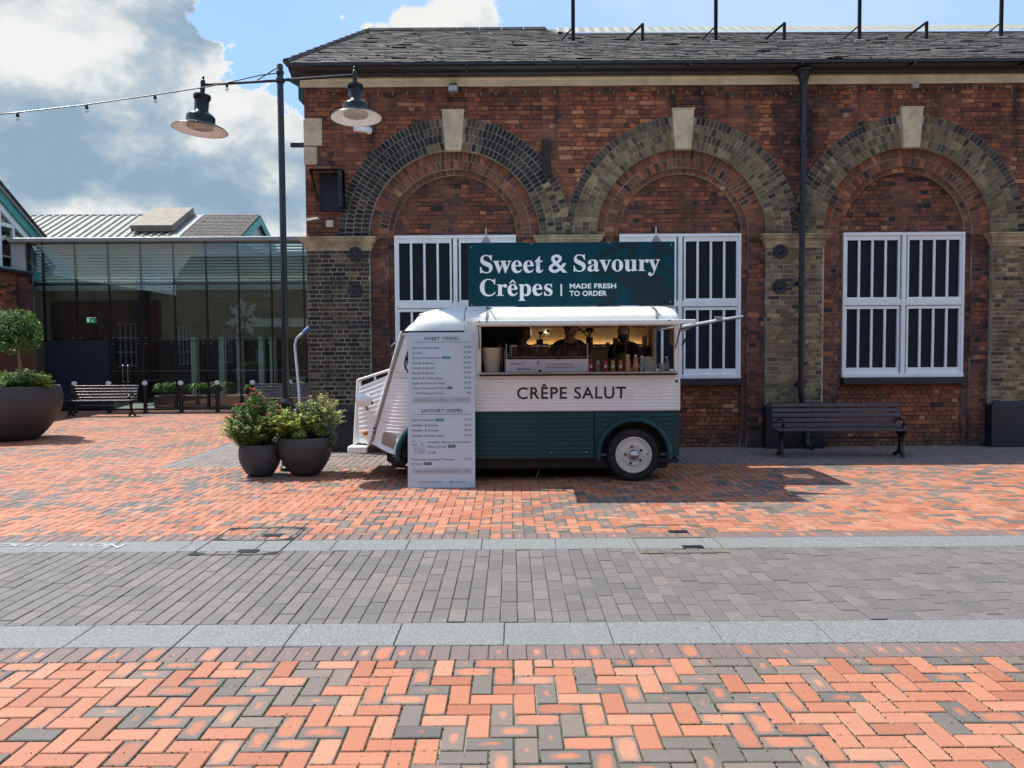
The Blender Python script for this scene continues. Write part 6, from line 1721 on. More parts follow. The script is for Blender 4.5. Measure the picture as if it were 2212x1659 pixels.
dress = [(1100, 335), (1300, 330), (1480, 340), (1560, 420), (1585, 520), (1585, 575), (1320, 575), (1300, 520), (1200, 420)]
LY[0] -= .00012; m.add([(sx_(a), LY[0], sz_(b)) for a, b in dress], [tuple(range(len(dress)))])
m.box(sx_(1320), sx_(1350), YS - .0036, YS - .0032, sz_(158), sz_(154)); m.box(sx_(1385), sx_(1415), YS - .0036, YS - .0032, sz_(158), sz_(154))
m.build('printed_leaves', DARKSIGN, sign)
def bs(s): return ''.join(chr(0x1D400 + ord(c) - 65) if 'A' <= c <= 'Z' else chr(0x1D41A + ord(c) - 97) for c in s)
YT = YS - .0045
text('lettering', bs('Sweet'), LETW, sign, sx_(125), sz_(322), x1=sx_(600), z1=sz_(184), y=YT, bold=.004)
text('lettering', '&', LETW, sign, sx_(642), sz_(322), x1=sx_(782), z1=sz_(184), y=YT, bold=.010)
text('lettering', bs('Savoury'), LETW, sign, sx_(830), sz_(350), x1=sx_(1480), z1=sz_(184), y=YT, bold=.004)
text('lettering', bs('Crepes'), LETW, sign, sx_(122), sz_(530), x1=sx_(670), z1=sz_(363), y=YT, bold=.004)
m = MB(); m.prism([(sx_(a), sz_(b)) for a, b in ((342, 398), (370, 368), (398, 398), (384, 398), (370, 382), (356, 398))], YT, YT + .001); m.build('lettering', LETW, sign); m = MB(); m.prism([(sx_(a), sz_(b)) for a, b in ((730, 405), (742, 405), (742, 496), (730, 496))], YT, YT + .001); m.build('lettering', LETW, sign)
text('lettering', 'MADE FRESH', LETW, sign, sx_(800), sz_(441), x1=sx_(1150), z1=sz_(403), y=YT, bold=.03, space=1.05)
text('lettering', 'TO ORDER', LETW, sign, sx_(798), sz_(497), x1=sx_(1080), z1=sz_(457), y=YT, bold=.03, space=1.05)
for u, w in ((62, 128), (60, 560), (1566, 118), (1560, 543), (512, 103), (520, 576), (1100, 100), (1108, 575)):
    m = MB(); m.lathe([(0, -.006), (.009, -.004), (.010, 0)], (sx_(u), YS, sz_(w)), 8, 'y'); m.build('screw', CHROME, sign)
for px in (1050, 1417):
    x = P(px, 515, YS + .05).x; zt = s1.z
    m = MB(); m.prism([(x - .13, zt - .10), (x + .13, zt - .10), (x + .02, zt + .075), (x - .02, zt + .075)], YS + .03, YS + .06); m.tube([(x, YS + .05, zt), (x, YS + .05, zt + .19)], .011, 6)
    m.tube([(x, YS + .05, s0z + .05), (x, YS + .5, s0z + .02)], .012, 6); m.tube([(x, YS + .04, s0z - .0), (x, YS + .04, zt)], .014, 6); m.build('sign_stay', ALU, sign)

# ================================================================== MENU BOARD
mb0 = P(881, 1054.5, 9.56); mb1 = P(1026.5, 1052.5, 9.56); zt_ = P(950, 718, 9.78).z
LEAN = (9.78 - 9.56) / zt_
MW = mb1.x - mb0.x; KU = MW / 1360.0
menu = thing('menu_board', 'tall pale menu board leaning against the side of the van', 'menu board', (mb0.x, 9.56, 0))
def mfr(u, w):                             # u,w in board units from the top left
    z = zt_ - (w - 85) / 3164.0 * zt_ + 0
    return (mb0.x + (u - 55) * KU, 9.56 + z * LEAN - .0035, z)
m = MB()
c = [mfr(55, 85), mfr(1415, 85), mfr(1415, 3249), mfr(55, 3249)]
m.add([(a, b + .0035, z) for a, b, z in c] + [(a, b + .034, z) for a, b, z in c], [(3, 2, 1, 0), (4, 5, 6, 7), (0, 1, 5, 4), (1, 2, 6, 5), (2, 3, 7, 6), (3, 0, 4, 7)]); m.build('board', MENU, menu)
KZ = zt_ / 3164.0
def mtext(b, u, w, cap, align='l', mm=MENUT, bold=0.0, u1=None, space=1.08, name='menu_line', shear=0):
    me = text_mesh(b, bold, space, shear); me.name = name; co = np.empty(len(me.vertices) * 3); me.vertices.foreach_get('co', co); co = co.reshape(-1, 3)
    lo, hi = co.min(0), co.max(0); s_ = cap / .70; sx = s_ if u1 is None else (u1 - u) / (hi[0] - lo[0])
    U = (co[:, 0] - lo[0]) * sx
    if align == 'r': U -= U.max()
    if align == 'c': U -= U.max() / 2
    out = []
    for a, q in zip(U + u, w - co[:, 1] * s_):
        x, y, z = mfr(a, q); out.append((x, y - .0012, z))
    me.vertices.foreach_set('co', np.array(out).ravel()); me.materials.clear(); me.materials.append(mm); me.update(); return link(name, me, menu)
def mbox(u0, u1, w0, w1, mm, name, dy=0.0):
    q = MB(); q.add([tuple(np.array(mfr(a, b)) - np.array((0, dy, 0))) for a, b in ((u0, w1), (u1, w1), (u1, w0), (u0, w0))], [(0, 1, 2, 3)]); q.build(name, mm, menu)
mtext('SWEET CREPES', 385, 245, 68, u1=1085, bold=.006, name='heading'); mbox(145, 1330, 283, 289, MENUT, 'rule')
rows_ = [('Lemon Curd & Sugar', 420, '£5.00', 700), ('Nutella', 525, '£5.00', 335), ('Nutella & Strawberry', 628, '£6.00', 712), ('Nutella & Banana', 733, '£6.00', 608), ('Nutella & Biscoff', 836, '£6.00', 595), ('Biscoff & Banana', 938, '£6.00', 600),
         ('Banana & Toffee Sauce', 1043, '£6.00', 762), ('Apple & Cinnamon Sugar', 1145, '£6.00', 815), ('White Chocolate & Oreo', 1250, '£6.00', 820), ('+  Add Whipped Cream', 1352, '50p', 785)]
for b, w, p_, ue in rows_: mtext(b, 140, w, 42, u1=ue); mtext(p_, 1330, w - 8, 42, 'r')
mbox(748, 918, 578, 630, MENUG, 'tag_box'); mtext('POPULAR', 765, 616, 24, u1=900, mm=MENU); mbox(855, 958, 1198, 1250, MENUT, 'tag_box'); mtext('NEW', 870, 1236, 24, u1=942, mm=MENU)
mbox(145, 1335, 1415, 1525, MENUB, 'strip', .0005); mtext('Want to add an extra filling?', 190, 1485, 34, u1=830); mtext('50p per filling', 1288, 1485, 34, 'r')
O = 1659
mtext('SAVOURY CREPES', 325, O + 66, 68, u1=1158, bold=.006, name='heading'); mbox(145, 1330, O + 104, O + 110, MENUT, 'rule')
for b, w, p_, ue in (('Ham & Cheddar', 240, '£7.00', 575), ('Cheddar & Spinach', 347, '£6.50', 660), ('Cheddar & Chutney', 452, '£6.50', 688), ('Cheddar & Sweet Apple', 557, '£6.50', 800), ('Mozzarella, Sundried Tomatoes', 1037, '£7.50', 992)): mtext(b, 130, O + w, 42, u1=ue); mtext(p_, 1340, O + w - 6, 42, 'r')
mbox(610, 784, O + 192, O + 246, MENUG, 'tag_box'); mtext('POPULAR', 628, O + 231, 24, u1=766, mm=MENU)
mtext('Cheddar, Bacon & Vermont*', 452, O + 690, 42, u1=1330); mtext('Maple Syrup', 452, O + 782, 42, u1=825); mtext('£7.50', 455, O + 902, 42, u1=628)
mbox(868, 1020, O + 724, O + 782, MENUT, 'tag_box'); mtext('SPECIAL', 885, O + 765, 24, u1=1004, mm=MENU)
mtext('& Pesto', 130, O + 1125, 42, u1=342); mbox(380, 534, O + 1074, O + 1130, MENUT, 'tag_box'); mtext('SPECIAL', 396, O + 1114, 24, u1=518, mm=MENU)
mbox(145, 1345, O + 1202, O + 1304, MENUB, 'strip', .0005); mtext('+  Black Pepper / Sriracha Chilli Sauce', 175, O + 1272, 34, u1=1080); mtext('FREE', 1295, O + 1268, 34, 'r')
mtext('www.CrepeSalut.com', 260, O + 1485, 34, u1=760); mtext('@CrepeSalut', 905, O + 1485, 34, u1=1225)
mtext('Our', 135, O + 665, 30, u1=210, shear=.3); mtext('pick', 140, O + 735, 40, u1=260, shear=.3)
m = MB()
def mline(pts, r=.0012): m.tube([mfr(a, O + b) for a, b in pts], r, 4)
mline([(325, 665), (345, 665), (352, 740), (385, 790), (388, 880), (370, 900), (290, 900), (270, 880), (272, 790), (310, 740), (318, 665), (325, 665)]); mline([(272, 810), (388, 810)]); mline([(272, 870), (388, 870)]); mline([(300, 850), (330, 830), (360, 850)]); mline([(352, 690), (385, 700), (380, 730), (354, 730)]); mline([(185, 760), (235, 760), (215, 820), (230, 890), (190, 890), (205, 820), (185, 760)])
m.build('bottle_drawing', MENUT, menu)

# ================================================================== INSIDE THE VAN
YBK = YV + 2 * HW - .075                     # face of the inner back wall
ip = lambda px, py, Y: P(px, py, Y)
# fittings that belong to the van
zsh = P(1250, 750, YBK - .12).z; xsh0 = P(1128, 750, YBK).x; xsh1 = P(1397, 750, YBK).x
m = MB(); m.bbox(xsh0, xsh1, YBK - .22, YBK - .002, zsh - .035, zsh + .01, .004); m.build('back_shelf', GREYSHELF, van)
m = MB(); m.box(xsh0 + .02, xsh1 - .05, YBK - .06, YBK - .045, zsh + .0115, zsh + .022); led = m.build('led_strip', LED, van)
m = MB(); m.box(xsh0, xsh1, YBK - .064, YBK - .061, zsh + .0115, zsh + .045); m.build('strip_cover', GREYSHELF, van)
for px, py in ((1180, 717), (1348 + 60, 717), (1128 + 15, 718)):
    q = P(px, py, YBK - .01); m = MB(); m.lathe([(0, -.012), (.012, -.01), (.012, 0)], (q.x, YBK - .001, q.z), 10, 'y'); m.build('spot_lamp', SPOT, van)
m = MB(); x = P(1398, 700, YBK).x; m.box(x, x + .05, YBK - .45, YBK - .0, .37, ZOP + .05); m.build('end_post', CREAM, van)
xq = P(1041, 750, YV + .9).x
m = MB(); m.bbox(-.565, P(1128, 750, YBK).x, YBK - .20, YBK - .002, .37, ZOP + .05, .01)
dk = m.build('dark_cupboard', mat('navy cupboard', (.010, .013, .022), .4), van)
for i in range(6):
    z = 1.66 + i * .06; m = MB(); m.box(-.50, P(1118, 750, YBK - .2).x, YBK - .212, YBK - .201, z, z + .035); m.build('cupboard_slat', NAVY, dk)
m = MB(); m.bbox(xo0 + .02, xo1 - .30, YV + .405, YV + .95, .9, 1.36, .01); m.build('worktop_cabinet', GREYSHELF, van)
m = MB(); m.bbox(xo0 + .3, xo1 - .5, YBK - .50, YBK - .02, .9, 1.40, .01); m.build('back_worktop', GREYSHELF, van)
m = MB(); m.bbox(xo0 + .75, xo0 + 1.35, YBK - .45, YBK - .08, 1.401, 1.50, .02)
for q in (.85, 1.05, 1.25): m.ball((xo0 + q, YBK - .4, 1.52), .03, .03, .035, 8, 6)
tag(m.build('hot_plate', BLACK, smooth=60), 'black griddle with knobs on the back worktop', 'griddle')

ZC = ZCOUNT + .0165
# pot-bellied helpers
def cyl_thing(name, label, cat, c, prof, m_, n=20, group=None):
    b = MB(); b.lathe(prof, c, n); return tag(b.build(name, m_, smooth=50), label, cat, group)
# white bucket
c = Vector((P(1062, 790, 10.12).x, 10.12, ZC)); rb = .118
bk = thing('bucket', 'large cream plastic bucket with wire handle at the left of the counter', 'bucket', c)
m = MB(); m.lathe([(.0, .0), (.105, 0), (.108, .01), (.128, .24), (.134, .245), (.134, .262), (.128, .264), (.134, .30), (.138, .302), (.138, .318), (.126, .318), (.122, .28)], c, 32, caps=False); m.build('body', BUCKET, bk, smooth=50)
m = MB(); m.tube([c + Vector((.14 * math.cos(a), .14 * math.sin(a) - .02 * abs(math.sin(a)), .22 - .10 * abs(math.sin(a)))) for a in np.linspace(PI, 2 * PI, 15)], .004, 6); m.build('handle', BUCKET, bk)
# small leaning trays beside the bucket
t = thing('tray_stack', 'upright pale trays standing between bucket and glass screen', 'tray', (P(1088, 790, 10.25).x, 10.25, ZC))
for i in range(3):
    x = P(1079 + i * 5, 790, 10.2).x; m = MB(); m.bbox(x, x + .008, 10.14, 10.36, ZC, ZC + .36 - .03 * i, .002); m.build('tray', ALU, t)
# greeting board with posts and dark shelf
gbx0, gbx1 = P(1092, 790, 9.98).x, P(1271, 790, 9.98).x; gz1 = P(1180, 776, 9.98).z
gb = thing('counter_screen', 'white greeting board with glass shelf standing on the counter', 'counter sign', (gbx0, 9.98, ZC))
m = MB(); m.bbox(gbx0, gbx1, 9.975, 9.987, ZC, gz1, .002); m.build('board', mat('greeting board', (.60, .62, .70), .4, var=.02), gb)
for x in (gbx0 + .004, gbx1 - .016): m = MB(); m.box(x, x + .014, 9.99, 10.002, ZC, P(1180, 742, 10).z); m.build('post', ALU, gb)
m = MB(); m.box(gbx0 + .02, gbx1 - .02, 9.992, 10.20, gz1 + .02, gz1 + .034); m.build('shelf', GREYSHELF, gb)
m = MB(); m.add([(gbx0 + .02, 9.996, gz1 + .04), (gbx1 - .02, 9.996, gz1 + .04), (gbx1 - .02, 9.996, P(1180, 745, 10).z), (gbx0 + .02, 9.996, P(1180, 745, 10).z)], [(0, 1, 2, 3)]); m.build('glass', pane_mat('counter glass', (.8, .83, .82), .03), gb)
LETP = mat('purple ink', (.10, .06, .22), .5)
GW = gbx1 - gbx0
def gu(u): return gbx0 + GW * (u - 608) / 1600.0
def gwz(w): return gz1 - (w - 905) / 215.0 * (gz1 - ZC)
text('greeting_print', 'Bonjour et', LETP, gb, gu(700), gwz(1010), x1=gu(1000), z1=gwz(945), y=9.973, shear=.4)
text('greeting_print', 'bienvenue!', LETP, gb, gu(825), gwz(1090), x1=gu(1105), z1=gwz(1030), y=9.973, shear=.4)
text('greeting_print', 'Share this moment with us on', LETB, gb, gu(1390), gwz(1003), x1=gu(1895), z1=gwz(972), y=9.973)
text('greeting_print', 'Instagram and tag @CrepeSalut!', LETB, gb, gu(1390), gwz(1058), x1=gu(1950), z1=gwz(1022), y=9.973)
m = MB()
for poly in ([(1215, 990), (1225, 940), (1260, 932), (1262, 955), (1235, 962), (1232, 1005), (1218, 1010)], [(1240, 1118), (1245, 1078), (1262, 1088), (1280, 1075), (1298, 1090), (1296, 1118)]):
    m.add([(gu(a), 9.9725, gwz(b)) for a, b in poly], [tuple(range(len(poly)))])
m.build('figure_drawing', LETB, gb)
m = MB(); m.tube([(gu(1262), 9.972, gwz(960)), (gu(1275), 9.972, gwz(1000)), (gu(1290), 9.972, gwz(1045))], .0015, 4); m.tube([(gu(1300), 9.972, gwz(960)), (gu(1290), 9.972, gwz(1000))], .0015, 4); m.build('pink_drawing', mat('pink ink', (.6, .15, .2), .5), gb)
# jars behind the screen
JB = mat('jar content', (.12, .075, .05), .4, var=.2); LIDW = mat('white label', (.6, .58, .6), .5)
for i, (px, lb) in enumerate(((1110, 'dark lidded jar with white label, alone at the left of the glass shelf'), (1161, 'left one of the two jars with white labels side by side'), (1176.5, 'right one of the two jars with white labels side by side'))):
    x = P(px, 760, 10.1).x; z = gz1 + .0345
    t = thing('jar', lb, 'jar', (x, 10.1, z), 'labelled jars on the glass shelf')
    m = MB(); m.lathe([(0, 0), (.038, 0), (.042, .01), (.042, .11), (.04, .12)], (x, 10.1, z), 16); m.build('glass_body', JB, t, smooth=50)
    m = MB(); m.lathe([(.043, .118), (.044, .12), (.044, .165), (.04, .17), (0, .17)], (x, 10.1, z), 16); m.build('lid', BLACK, t, smooth=50)
    m = MB(); m.bbox(x - .038, x + .038, 10.1 - .047, 10.1 - .0445, z + .126, z + .152, .001); m.build('label', LIDW, t)
# drink cans and bottles on the counter
CAN = {'red': (.50, .02, .03), 'silver': (.45, .42, .42), 'pink': (.55, .06, .10), 'yellow': (.62, .42, .03), 'orange': (.62, .22, .03), 'amber': (.55, .30, .10), 'brown': (.35, .20, .12)}
for px, key, lb, w in ((1278, 'red', 'red slim drink can beside the greeting board, first in the row', .030), (1295, 'silver', 'silver drink can second in the row on the counter', .028), (1312, 'pink', 'pinkish red drink can third in the row on the counter', .033),
                       (1332, 'yellow', 'yellow drink can in the middle of the row on the counter', .031), (1350, 'orange', 'orange drink can right of the yellow can', .031)):
    x = P(px, 790, 10.02).x - .30 * 0; x = P({1278: 1276, 1295: 1291, 1312: 1307.5, 1332: 1323.5, 1350: 1340}[px], 790, 10.0).x
    t = thing('drink_can', lb, 'can', (x, 10.0, ZC), 'drink cans lined up on the counter')
    m = MB(); m.lathe([(0, 0), (w * .8, 0), (w, .012), (w, .125), (w * .82, .140), (w * .80, .142)], (x, 10.0, ZC), 16); m.build('body', mat(key + ' can print', tuple(q * .55 for q in CAN[key]), .3, .3, var=.3, vs_=25), t, smooth=50)
    m = MB(); m.lathe([(w * .80, .1425), (w * .84, .146), (w * .7, .144), (0, .143)], (x, 10.0, ZC), 16); m.build('lid', CHROME, t, smooth=50)
    m = MB(); m.bbox(x - w * .55, x + w * .55, 10.0 - w - .0016, 10.0 - w * .82, ZC + .05, ZC + .085, .001); m.build('label_patch', LIDW if key != 'silver' else mat('red patch', (.4, .02, .02), .4), t)
for px, key, lb in ((1356, 'amber', 'left amber juice bottle beside the napkins'), (1373, 'brown', 'right amber juice bottle beside the napkins')):
    x = P(px * 1.0, 790, 10.0).x
    t = thing('juice_bottle', lb, 'bottle', (x, 10.0, ZC), 'juice bottles on the counter')
    m = MB(); m.lathe([(0, 0), (.030, 0), (.033, .01), (.033, .14), (.028, .165), (.018, .18), (.018, .19)], (x, 10.0, ZC), 16); m.build('body', mat(key + ' bottle', CAN[key], .2, var=.3, vs_=25), t, smooth=50)
    m = MB(); m.lathe([(.02, .19), (.022, .192), (.022, .215), (0, .217)], (x, 10.0, ZC), 12); m.build('cap', LIDW, t, smooth=50)
    m = MB(); m.lathe([(.0335, .05), (.0342, .052), (.0342, .105), (.0335, .107)], (x, 10.0, ZC), 16); m.build('label', mat(key + ' label', (.55, .25, .16), .5, var=.5, vs_=50), t)
x = P(1386, 790, 10.0).x
t = thing('water_bottle', 'small clear water bottle left of the napkin holder', 'bottle', (x, 9.99, ZC))
m = MB(); m.lathe([(0, 0), (.028, 0), (.031, .01), (.031, .12), (.022, .16), (.014, .18)], (x, 9.99, ZC), 16); m.build('body', pane_mat('clear plastic', (.75, .82, .88), .12), t, smooth=50)
m = MB(); m.lathe([(.0315, .05), (.0315, .10)], (x, 9.99, ZC), 16, caps=False); m.build('label', mat('blue label', (.15, .25, .40), .5), t)
m = MB(); m.lathe([(.016, .18), (.016, .20), (0, .202)], (x, 9.99, ZC), 10); m.build('cap', WHITE, t)
x0, x1 = P(1368 + 26, 790, 10.05).x, P(1408 + 4, 790, 10.05).x
t = thing('napkin_holder', 'white block of paper napkins standing on the counter', 'napkins', (x0, 10.05, ZC))
x0, x1 = P(1386, 790, 10.12).x, P(1412, 790, 10.12).x
for i in range(9):
    a = x0 + .0 + (x1 - x0 - .0) * i / 9; m = MB(); m.bbox(a, a + (x1 - x0) / 9 - .006, 10.10 + R.uniform(-.01, .01), 10.26, ZC, ZC + .19 + R.uniform(-.012, .008) - .012 * max(0, i - 6), .006); m.build('napkin', mat('napkin paper', (.70, .69, .62), .9, var=.1) if i == 0 else bpy.data.materials['napkin paper'], t)
x = P(1420, 790, 10.02).x + .06
t = thing('mug', 'plain grey mug at the right end of the counter', 'mug', (x, 10.02, ZC))
m = MB(); m.lathe([(0, 0), (.034, 0), (.038, .01), (.044, .10), (.041, .10), (.034, .02), (0, .015)], (x, 10.02, ZC), 20); m.build('cup', mat('grey stoneware', (.34, .33, .31), .4), t, smooth=50)
m = MB(); m.tube([(x - .040, 10.02, ZC + .085), (x - .07, 10.01, ZC + .075), (x - .075, 10.01, ZC + .045), (x - .038, 10.02, ZC + .025)], .007, 8); m.build('handle', bpy.data.materials['grey stoneware'], t, smooth=60)
x = P(1438, 790, 10.02).x + .02
t = thing('pump_bottle', 'grey pump dispenser bottle beside the mug', 'bottle', (x, 10.03, ZC))
m = MB(); m.lathe([(0, 0), (.032, 0), (.034, .01), (.034, .10), (.022, .125), (.012, .135), (.012, .15)], (x, 10.03, ZC), 16); m.build('body', mat('grey bottle', (.22, .22, .22), .4), t, smooth=50)
m = MB(); m.tube([(x, 10.03, ZC + .15), (x, 10.03, ZC + .185), (x - .03, 10.01, ZC + .18)], .006, 6); m.build('pump', WHITE, t)
m = MB(); x = P(1399, 796, 9.93).x; 
for i, (px, lb) in enumerate(((1394, 'small white sachet lying on the counter beside the mug'),)):
    x = P(px, 798, 9.95).x; m = MB(); m.bbox(x, x + .07, 9.93, 9.98, ZC, ZC + .008, .003); tag(m.build('sachet', WHITE), lb, 'sachet')
# things on the back shelf
def utensils(px, lb, h, k, seed):
    r = random.Random(seed); x = P(px, 745, YBK - .12).x; c = Vector((x, YBK - .13, zsh + .0105))
    t = thing('utensil_pot', lb, 'utensil pot', c)
    m = MB(); m.lathe([(0, 0), (.055, 0), (.055, h), (.048, h), (.045, .02)], c, 16); m.build('pot', BLACK, t, smooth=50)
    for i in range(k):
        a = r.uniform(0, 2 * PI); d = Vector((math.cos(a) * r.uniform(.04, .16), math.sin(a) * .04, r.uniform(.10, .16))); p0 = c + Vector((0, 0, h - .02)); m = MB()
        m.tube([p0, p0 + d], .006, 5); e = p0 + d; m.ball(e, .032, .010, .022, 8, 5); m.build('utensil', BLACK, t)
utensils(1166, 'small dark pot of utensils at the left end of the back shelf', .11, 5, 4)
utensils(1273, 'tall dark pot of spread utensils in the middle of the back shelf', .14, 8, 9)
for px, h, w, lb in ((1312, .06, .03, 'tiny dark jar on the back shelf'), (1330, .13, .045, 'dark square tin with lid on the back shelf'), (1398, .16, .04, 'small white figure-shaped dispenser at the right end of the back shelf')):
    x = P(px - (6 if px == 1398 else 0), 745, YBK - .1).x; c = (x, YBK - .13, zsh + .0105)
    m = MB(); m.lathe([(0, 0), (w, 0), (w, h * .75), (w * 1.08, h * .78), (w * 1.08, h), (0, h)], c, 6 if h == .13 else 14); tag(m.build('shelf_jar', JB if px < 1390 else LIDW, smooth=40), lb, 'jar')
m = MB(); x = P(1421, 720, YBK - .3).x
# hanging cloth and dark gear near the rear opening
m = MB(); q = P(1452, 712, 10.05); m.loft([[(q.x - .03, 10.05, q.z), (q.x + .03, 10.06, q.z)], [(q.x - .04, 10.04, q.z - .10), (q.x + .03, 10.07, q.z - .10)], [(q.x - .02, 10.05, q.z - .20), (q.x + .035, 10.05, q.z - .22)]], closed=False); tag(m.build('hanging_cloth', APRON), 'beige cloth hanging inside the van by the right hatch post', 'cloth')

# ------------------------------------------------ people
def skin_mesh(name, verts, edges, radii, m_, parent, sub=2, root=0):
    me = bpy.data.meshes.new(name); me.from_pydata([tuple(v) for v in verts], edges, [])
    o = bpy.data.objects.new(name, me); COL.objects.link(o)
    md = o.modifiers.new('s', 'SKIN'); md.use_smooth_shade = True
    me.skin_vertices[0].data[root].use_root = True
    for i, r in enumerate(radii): me.skin_vertices[0].data[i].radius = r if isinstance(r, tuple) else (r, r)
    o.modifiers.new('u', 'SUBSURF').levels = sub
    out = mesh_from(o); COL.objects.unlink(o); bpy.data.objects.remove(o)
    out.name = name; out.materials.clear(); out.materials.append(m_); out.polygons.foreach_set('use_smooth', [True] * len(out.polygons))
    return link(name, out, parent)
def person(label, x, y, zfloor, face, lean, head_turn, head_pitch, hairm, beard=False, long_hair=False, H=1.72, arms=(((.26, -.02, 1.12), (.14, -.30, 1.08)), ((-.26, -.02, 1.12), (-.10, -.32, 1.08)))):
    """face: heading in radians, 0 looks towards -y. joints in body space: x right hand side of picture, -y forward"""
    t = thing('person', label, 'person', (x, y, zfloor))
    k = H / 1.72; cf, sf = math.cos(face), math.sin(face)
    def W(p, up=True):
        px, py, pz = p[0] * k, p[1] * k, p[2] * k
        if up and pz > .95 * k: py -= (pz - .95 * k) * math.tan(lean)
        return Vector((x + px * cf - py * sf, y + px * sf + py * cf, zfloor + pz))
    J = dict(pel=(0, 0, .95), sp=(0, .0, 1.08), ch=(0, .0, 1.24), nb=(0, .01, 1.40), nk=(0, .0, 1.47), hd=(0, -.015, 1.56),
             sL=(.17, .0, 1.385), sR=(-.17, .0, 1.385), hL=(.09, 0, .90), hR=(-.09, 0, .90), kL=(.10, -.01, .50), kR=(-.10, -.01, .50), aL=(.10, .02, .08), aR=(-.10, .02, .08), tL=(.11, -.13, .03), tR=(-.11, -.13, .03))
    (eL, wL), (eR, wR) = arms; J.update(eL=eL, wL=wL, eR=eR, wR=wR)
    names = ['pel', 'sp', 'ch', 'nb', 'nk', 'hd', 'sL', 'eL', 'wL', 'sR', 'eR', 'wR', 'hL', 'kL', 'aL', 'tL', 'hR', 'kR', 'aR', 'tR']
    ed = [('pel', 'sp'), ('sp', 'ch'), ('ch', 'nb'), ('nb', 'nk'), ('nk', 'hd'), ('nb', 'sL'), ('sL', 'eL'), ('eL', 'wL'), ('nb', 'sR'), ('sR', 'eR'), ('eR', 'wR'), ('pel', 'hL'), ('hL', 'kL'), ('kL', 'aL'), ('aL', 'tL'), ('pel', 'hR'), ('hR', 'kR'), ('kR', 'aR'), ('aR', 'tR')]
    rad_ = dict(pel=(.15, .11), sp=(.135, .10), ch=(.155, .11), nb=(.09, .08), nk=(.055, .055), hd=(.05, .05), sL=.062, sR=.062, eL=.043, eR=.043, wL=.028, wR=.028, hL=.085, hR=.085, kL=.055, kR=.055, aL=.038, aR=.038, tL=.035, tR=.035)
    V = [W(J[n]) for n in names]; E = [(names.index(a), names.index(b)) for a, b in ed]
    def rr(n, f=1.0): r = rad_[n]; return tuple(q * k * f for q in r) if isinstance(r, tuple) else r * k * f
    skin_mesh('body', V, E, [rr(n) for n in names], SKIN, t)
    # shirt, trousers
    sn = ['pel', 'sp', 'ch', 'nb', 'sL', 'mL', 'sR', 'mR']; J['mL'] = tuple(np.array(J['sL']) * .28 + np.array(eL) * .72); J['mR'] = tuple(np.array(J['sR']) * .28 + np.array(eR) * .72)
    rad_.update(mL=.055, mR=.055); se = [('pel', 'sp'), ('sp', 'ch'), ('ch', 'nb'), ('nb', 'sL'), ('sL', 'mL'), ('nb', 'sR'), ('sR', 'mR')]
    skin_mesh('shirt', [W(J[n]) for n in sn], [(sn.index(a), sn.index(b)) for a, b in se], [rr(n, 1.13 if n not in ('mL', 'mR') else 1.15) for n in sn], SHIRT, t)
    tn = ['pel', 'hL', 'kL', 'aL', 'hR', 'kR', 'aR']; te = [('pel', 'hL'), ('hL', 'kL'), ('kL', 'aL'), ('pel', 'hR'), ('hR', 'kR'), ('kR', 'aR')]
    skin_mesh('trousers', [W(J[n]) for n in tn], [(tn.index(a), tn.index(b)) for a, b in te], [rr(n, 1.14) for n in tn], DARK, t)
    # apron: bib and straps following the front of the body
    m = MB(); rows = []
    for z, hw in ((.55, .22), (.80, .21), (.95, .20), (1.08, .175), (1.20, .13), (1.30, .10)):
        row = []
        for i in range(9):
            u = -1 + 2 * i / 8; row.append(W((u * hw, -(.150 if z > .9 else .155) * math.sqrt(max(.05, 1 - (u * .82) ** 2)) - .004, z)))
        rows.append(row)
    m.loft(rows, closed=False)
    for s in (-1, 1):
        pts = [W((s * .09, -.145, 1.29)), W((s * .095, -.135, 1.36)), W((s * .085, -.085, 1.435)), W((s * .06, .02, 1.47)), W((0, .09, 1.46))]
        m.tube(pts, .010 * k, 6)
    m.build('apron', APRON, t, smooth=60)
    # head with features, own frame
    hc = W((0, -.02, 1.60)); ht = face + head_turn
    Rm = Matrix.Rotation(ht, 3, 'Z') @ Matrix.Rotation(head_pitch, 3, 'X')
    def Hh(p): return hc + Rm @ (Vector(p) * k)
    h = MB(); rings = []
    for j in range(15):
        a = -PI / 2 + PI * j / 14; ring = []
        for i in range(20):
            b = 2 * PI * i / 20; zz = math.sin(a) * .118; rx = .074 * math.cos(a) ** .8 if abs(math.cos(a)) > 1e-6 else 0; ry = .092 * max(0, math.cos(a)) ** .8
            xx, yy = rx * math.cos(b), ry * math.sin(b)
            fr = max(0, -math.sin(b))
            if zz < -.02: xx *= 1 + (zz + .02) * 2.6; yy *= 1 + (zz + .02) * (1.0 if yy < 0 else 4.5)
            yy -= fr ** 12 * .024 * math.exp(-((zz + .012) / .022) ** 2)           # nose
            yy += fr ** 6 * .008 * math.exp(-((zz - .018) / .014) ** 2) * (1 - fr ** 40)  # eye line
            yy -= fr ** 5 * .006 * math.exp(-((zz + .052) / .012) ** 2)            # lips
            yy -= fr ** 4 * .008 * math.exp(-((zz + .095) / .018) ** 2)            # chin
            ring.append(Hh((xx, yy, zz)))
        rings.append(ring)
    h.loft(rings); 
    for s in (-1, 1): h.ball(Hh((s * .074, .005, -.005)), .012 * k, .016 * k, .028 * k, 8, 6)
    hd = h.build('head', SKIN, t, smooth=180)
    for s in (-1, 1):
        e = MB(); e.ball(Hh((s * .029, -.078, .016)), .012 * k, .010 * k, .009 * k, 8, 6); e.build('eye', DARK, hd, smooth=180)
        e = MB(); e.tube([Hh((s * .014, -.090, .036)), Hh((s * .03, -.089, .041)), Hh((s * .047, -.079, .035))], .004 * k, 5); e.build('eyebrow', hairm, hd)
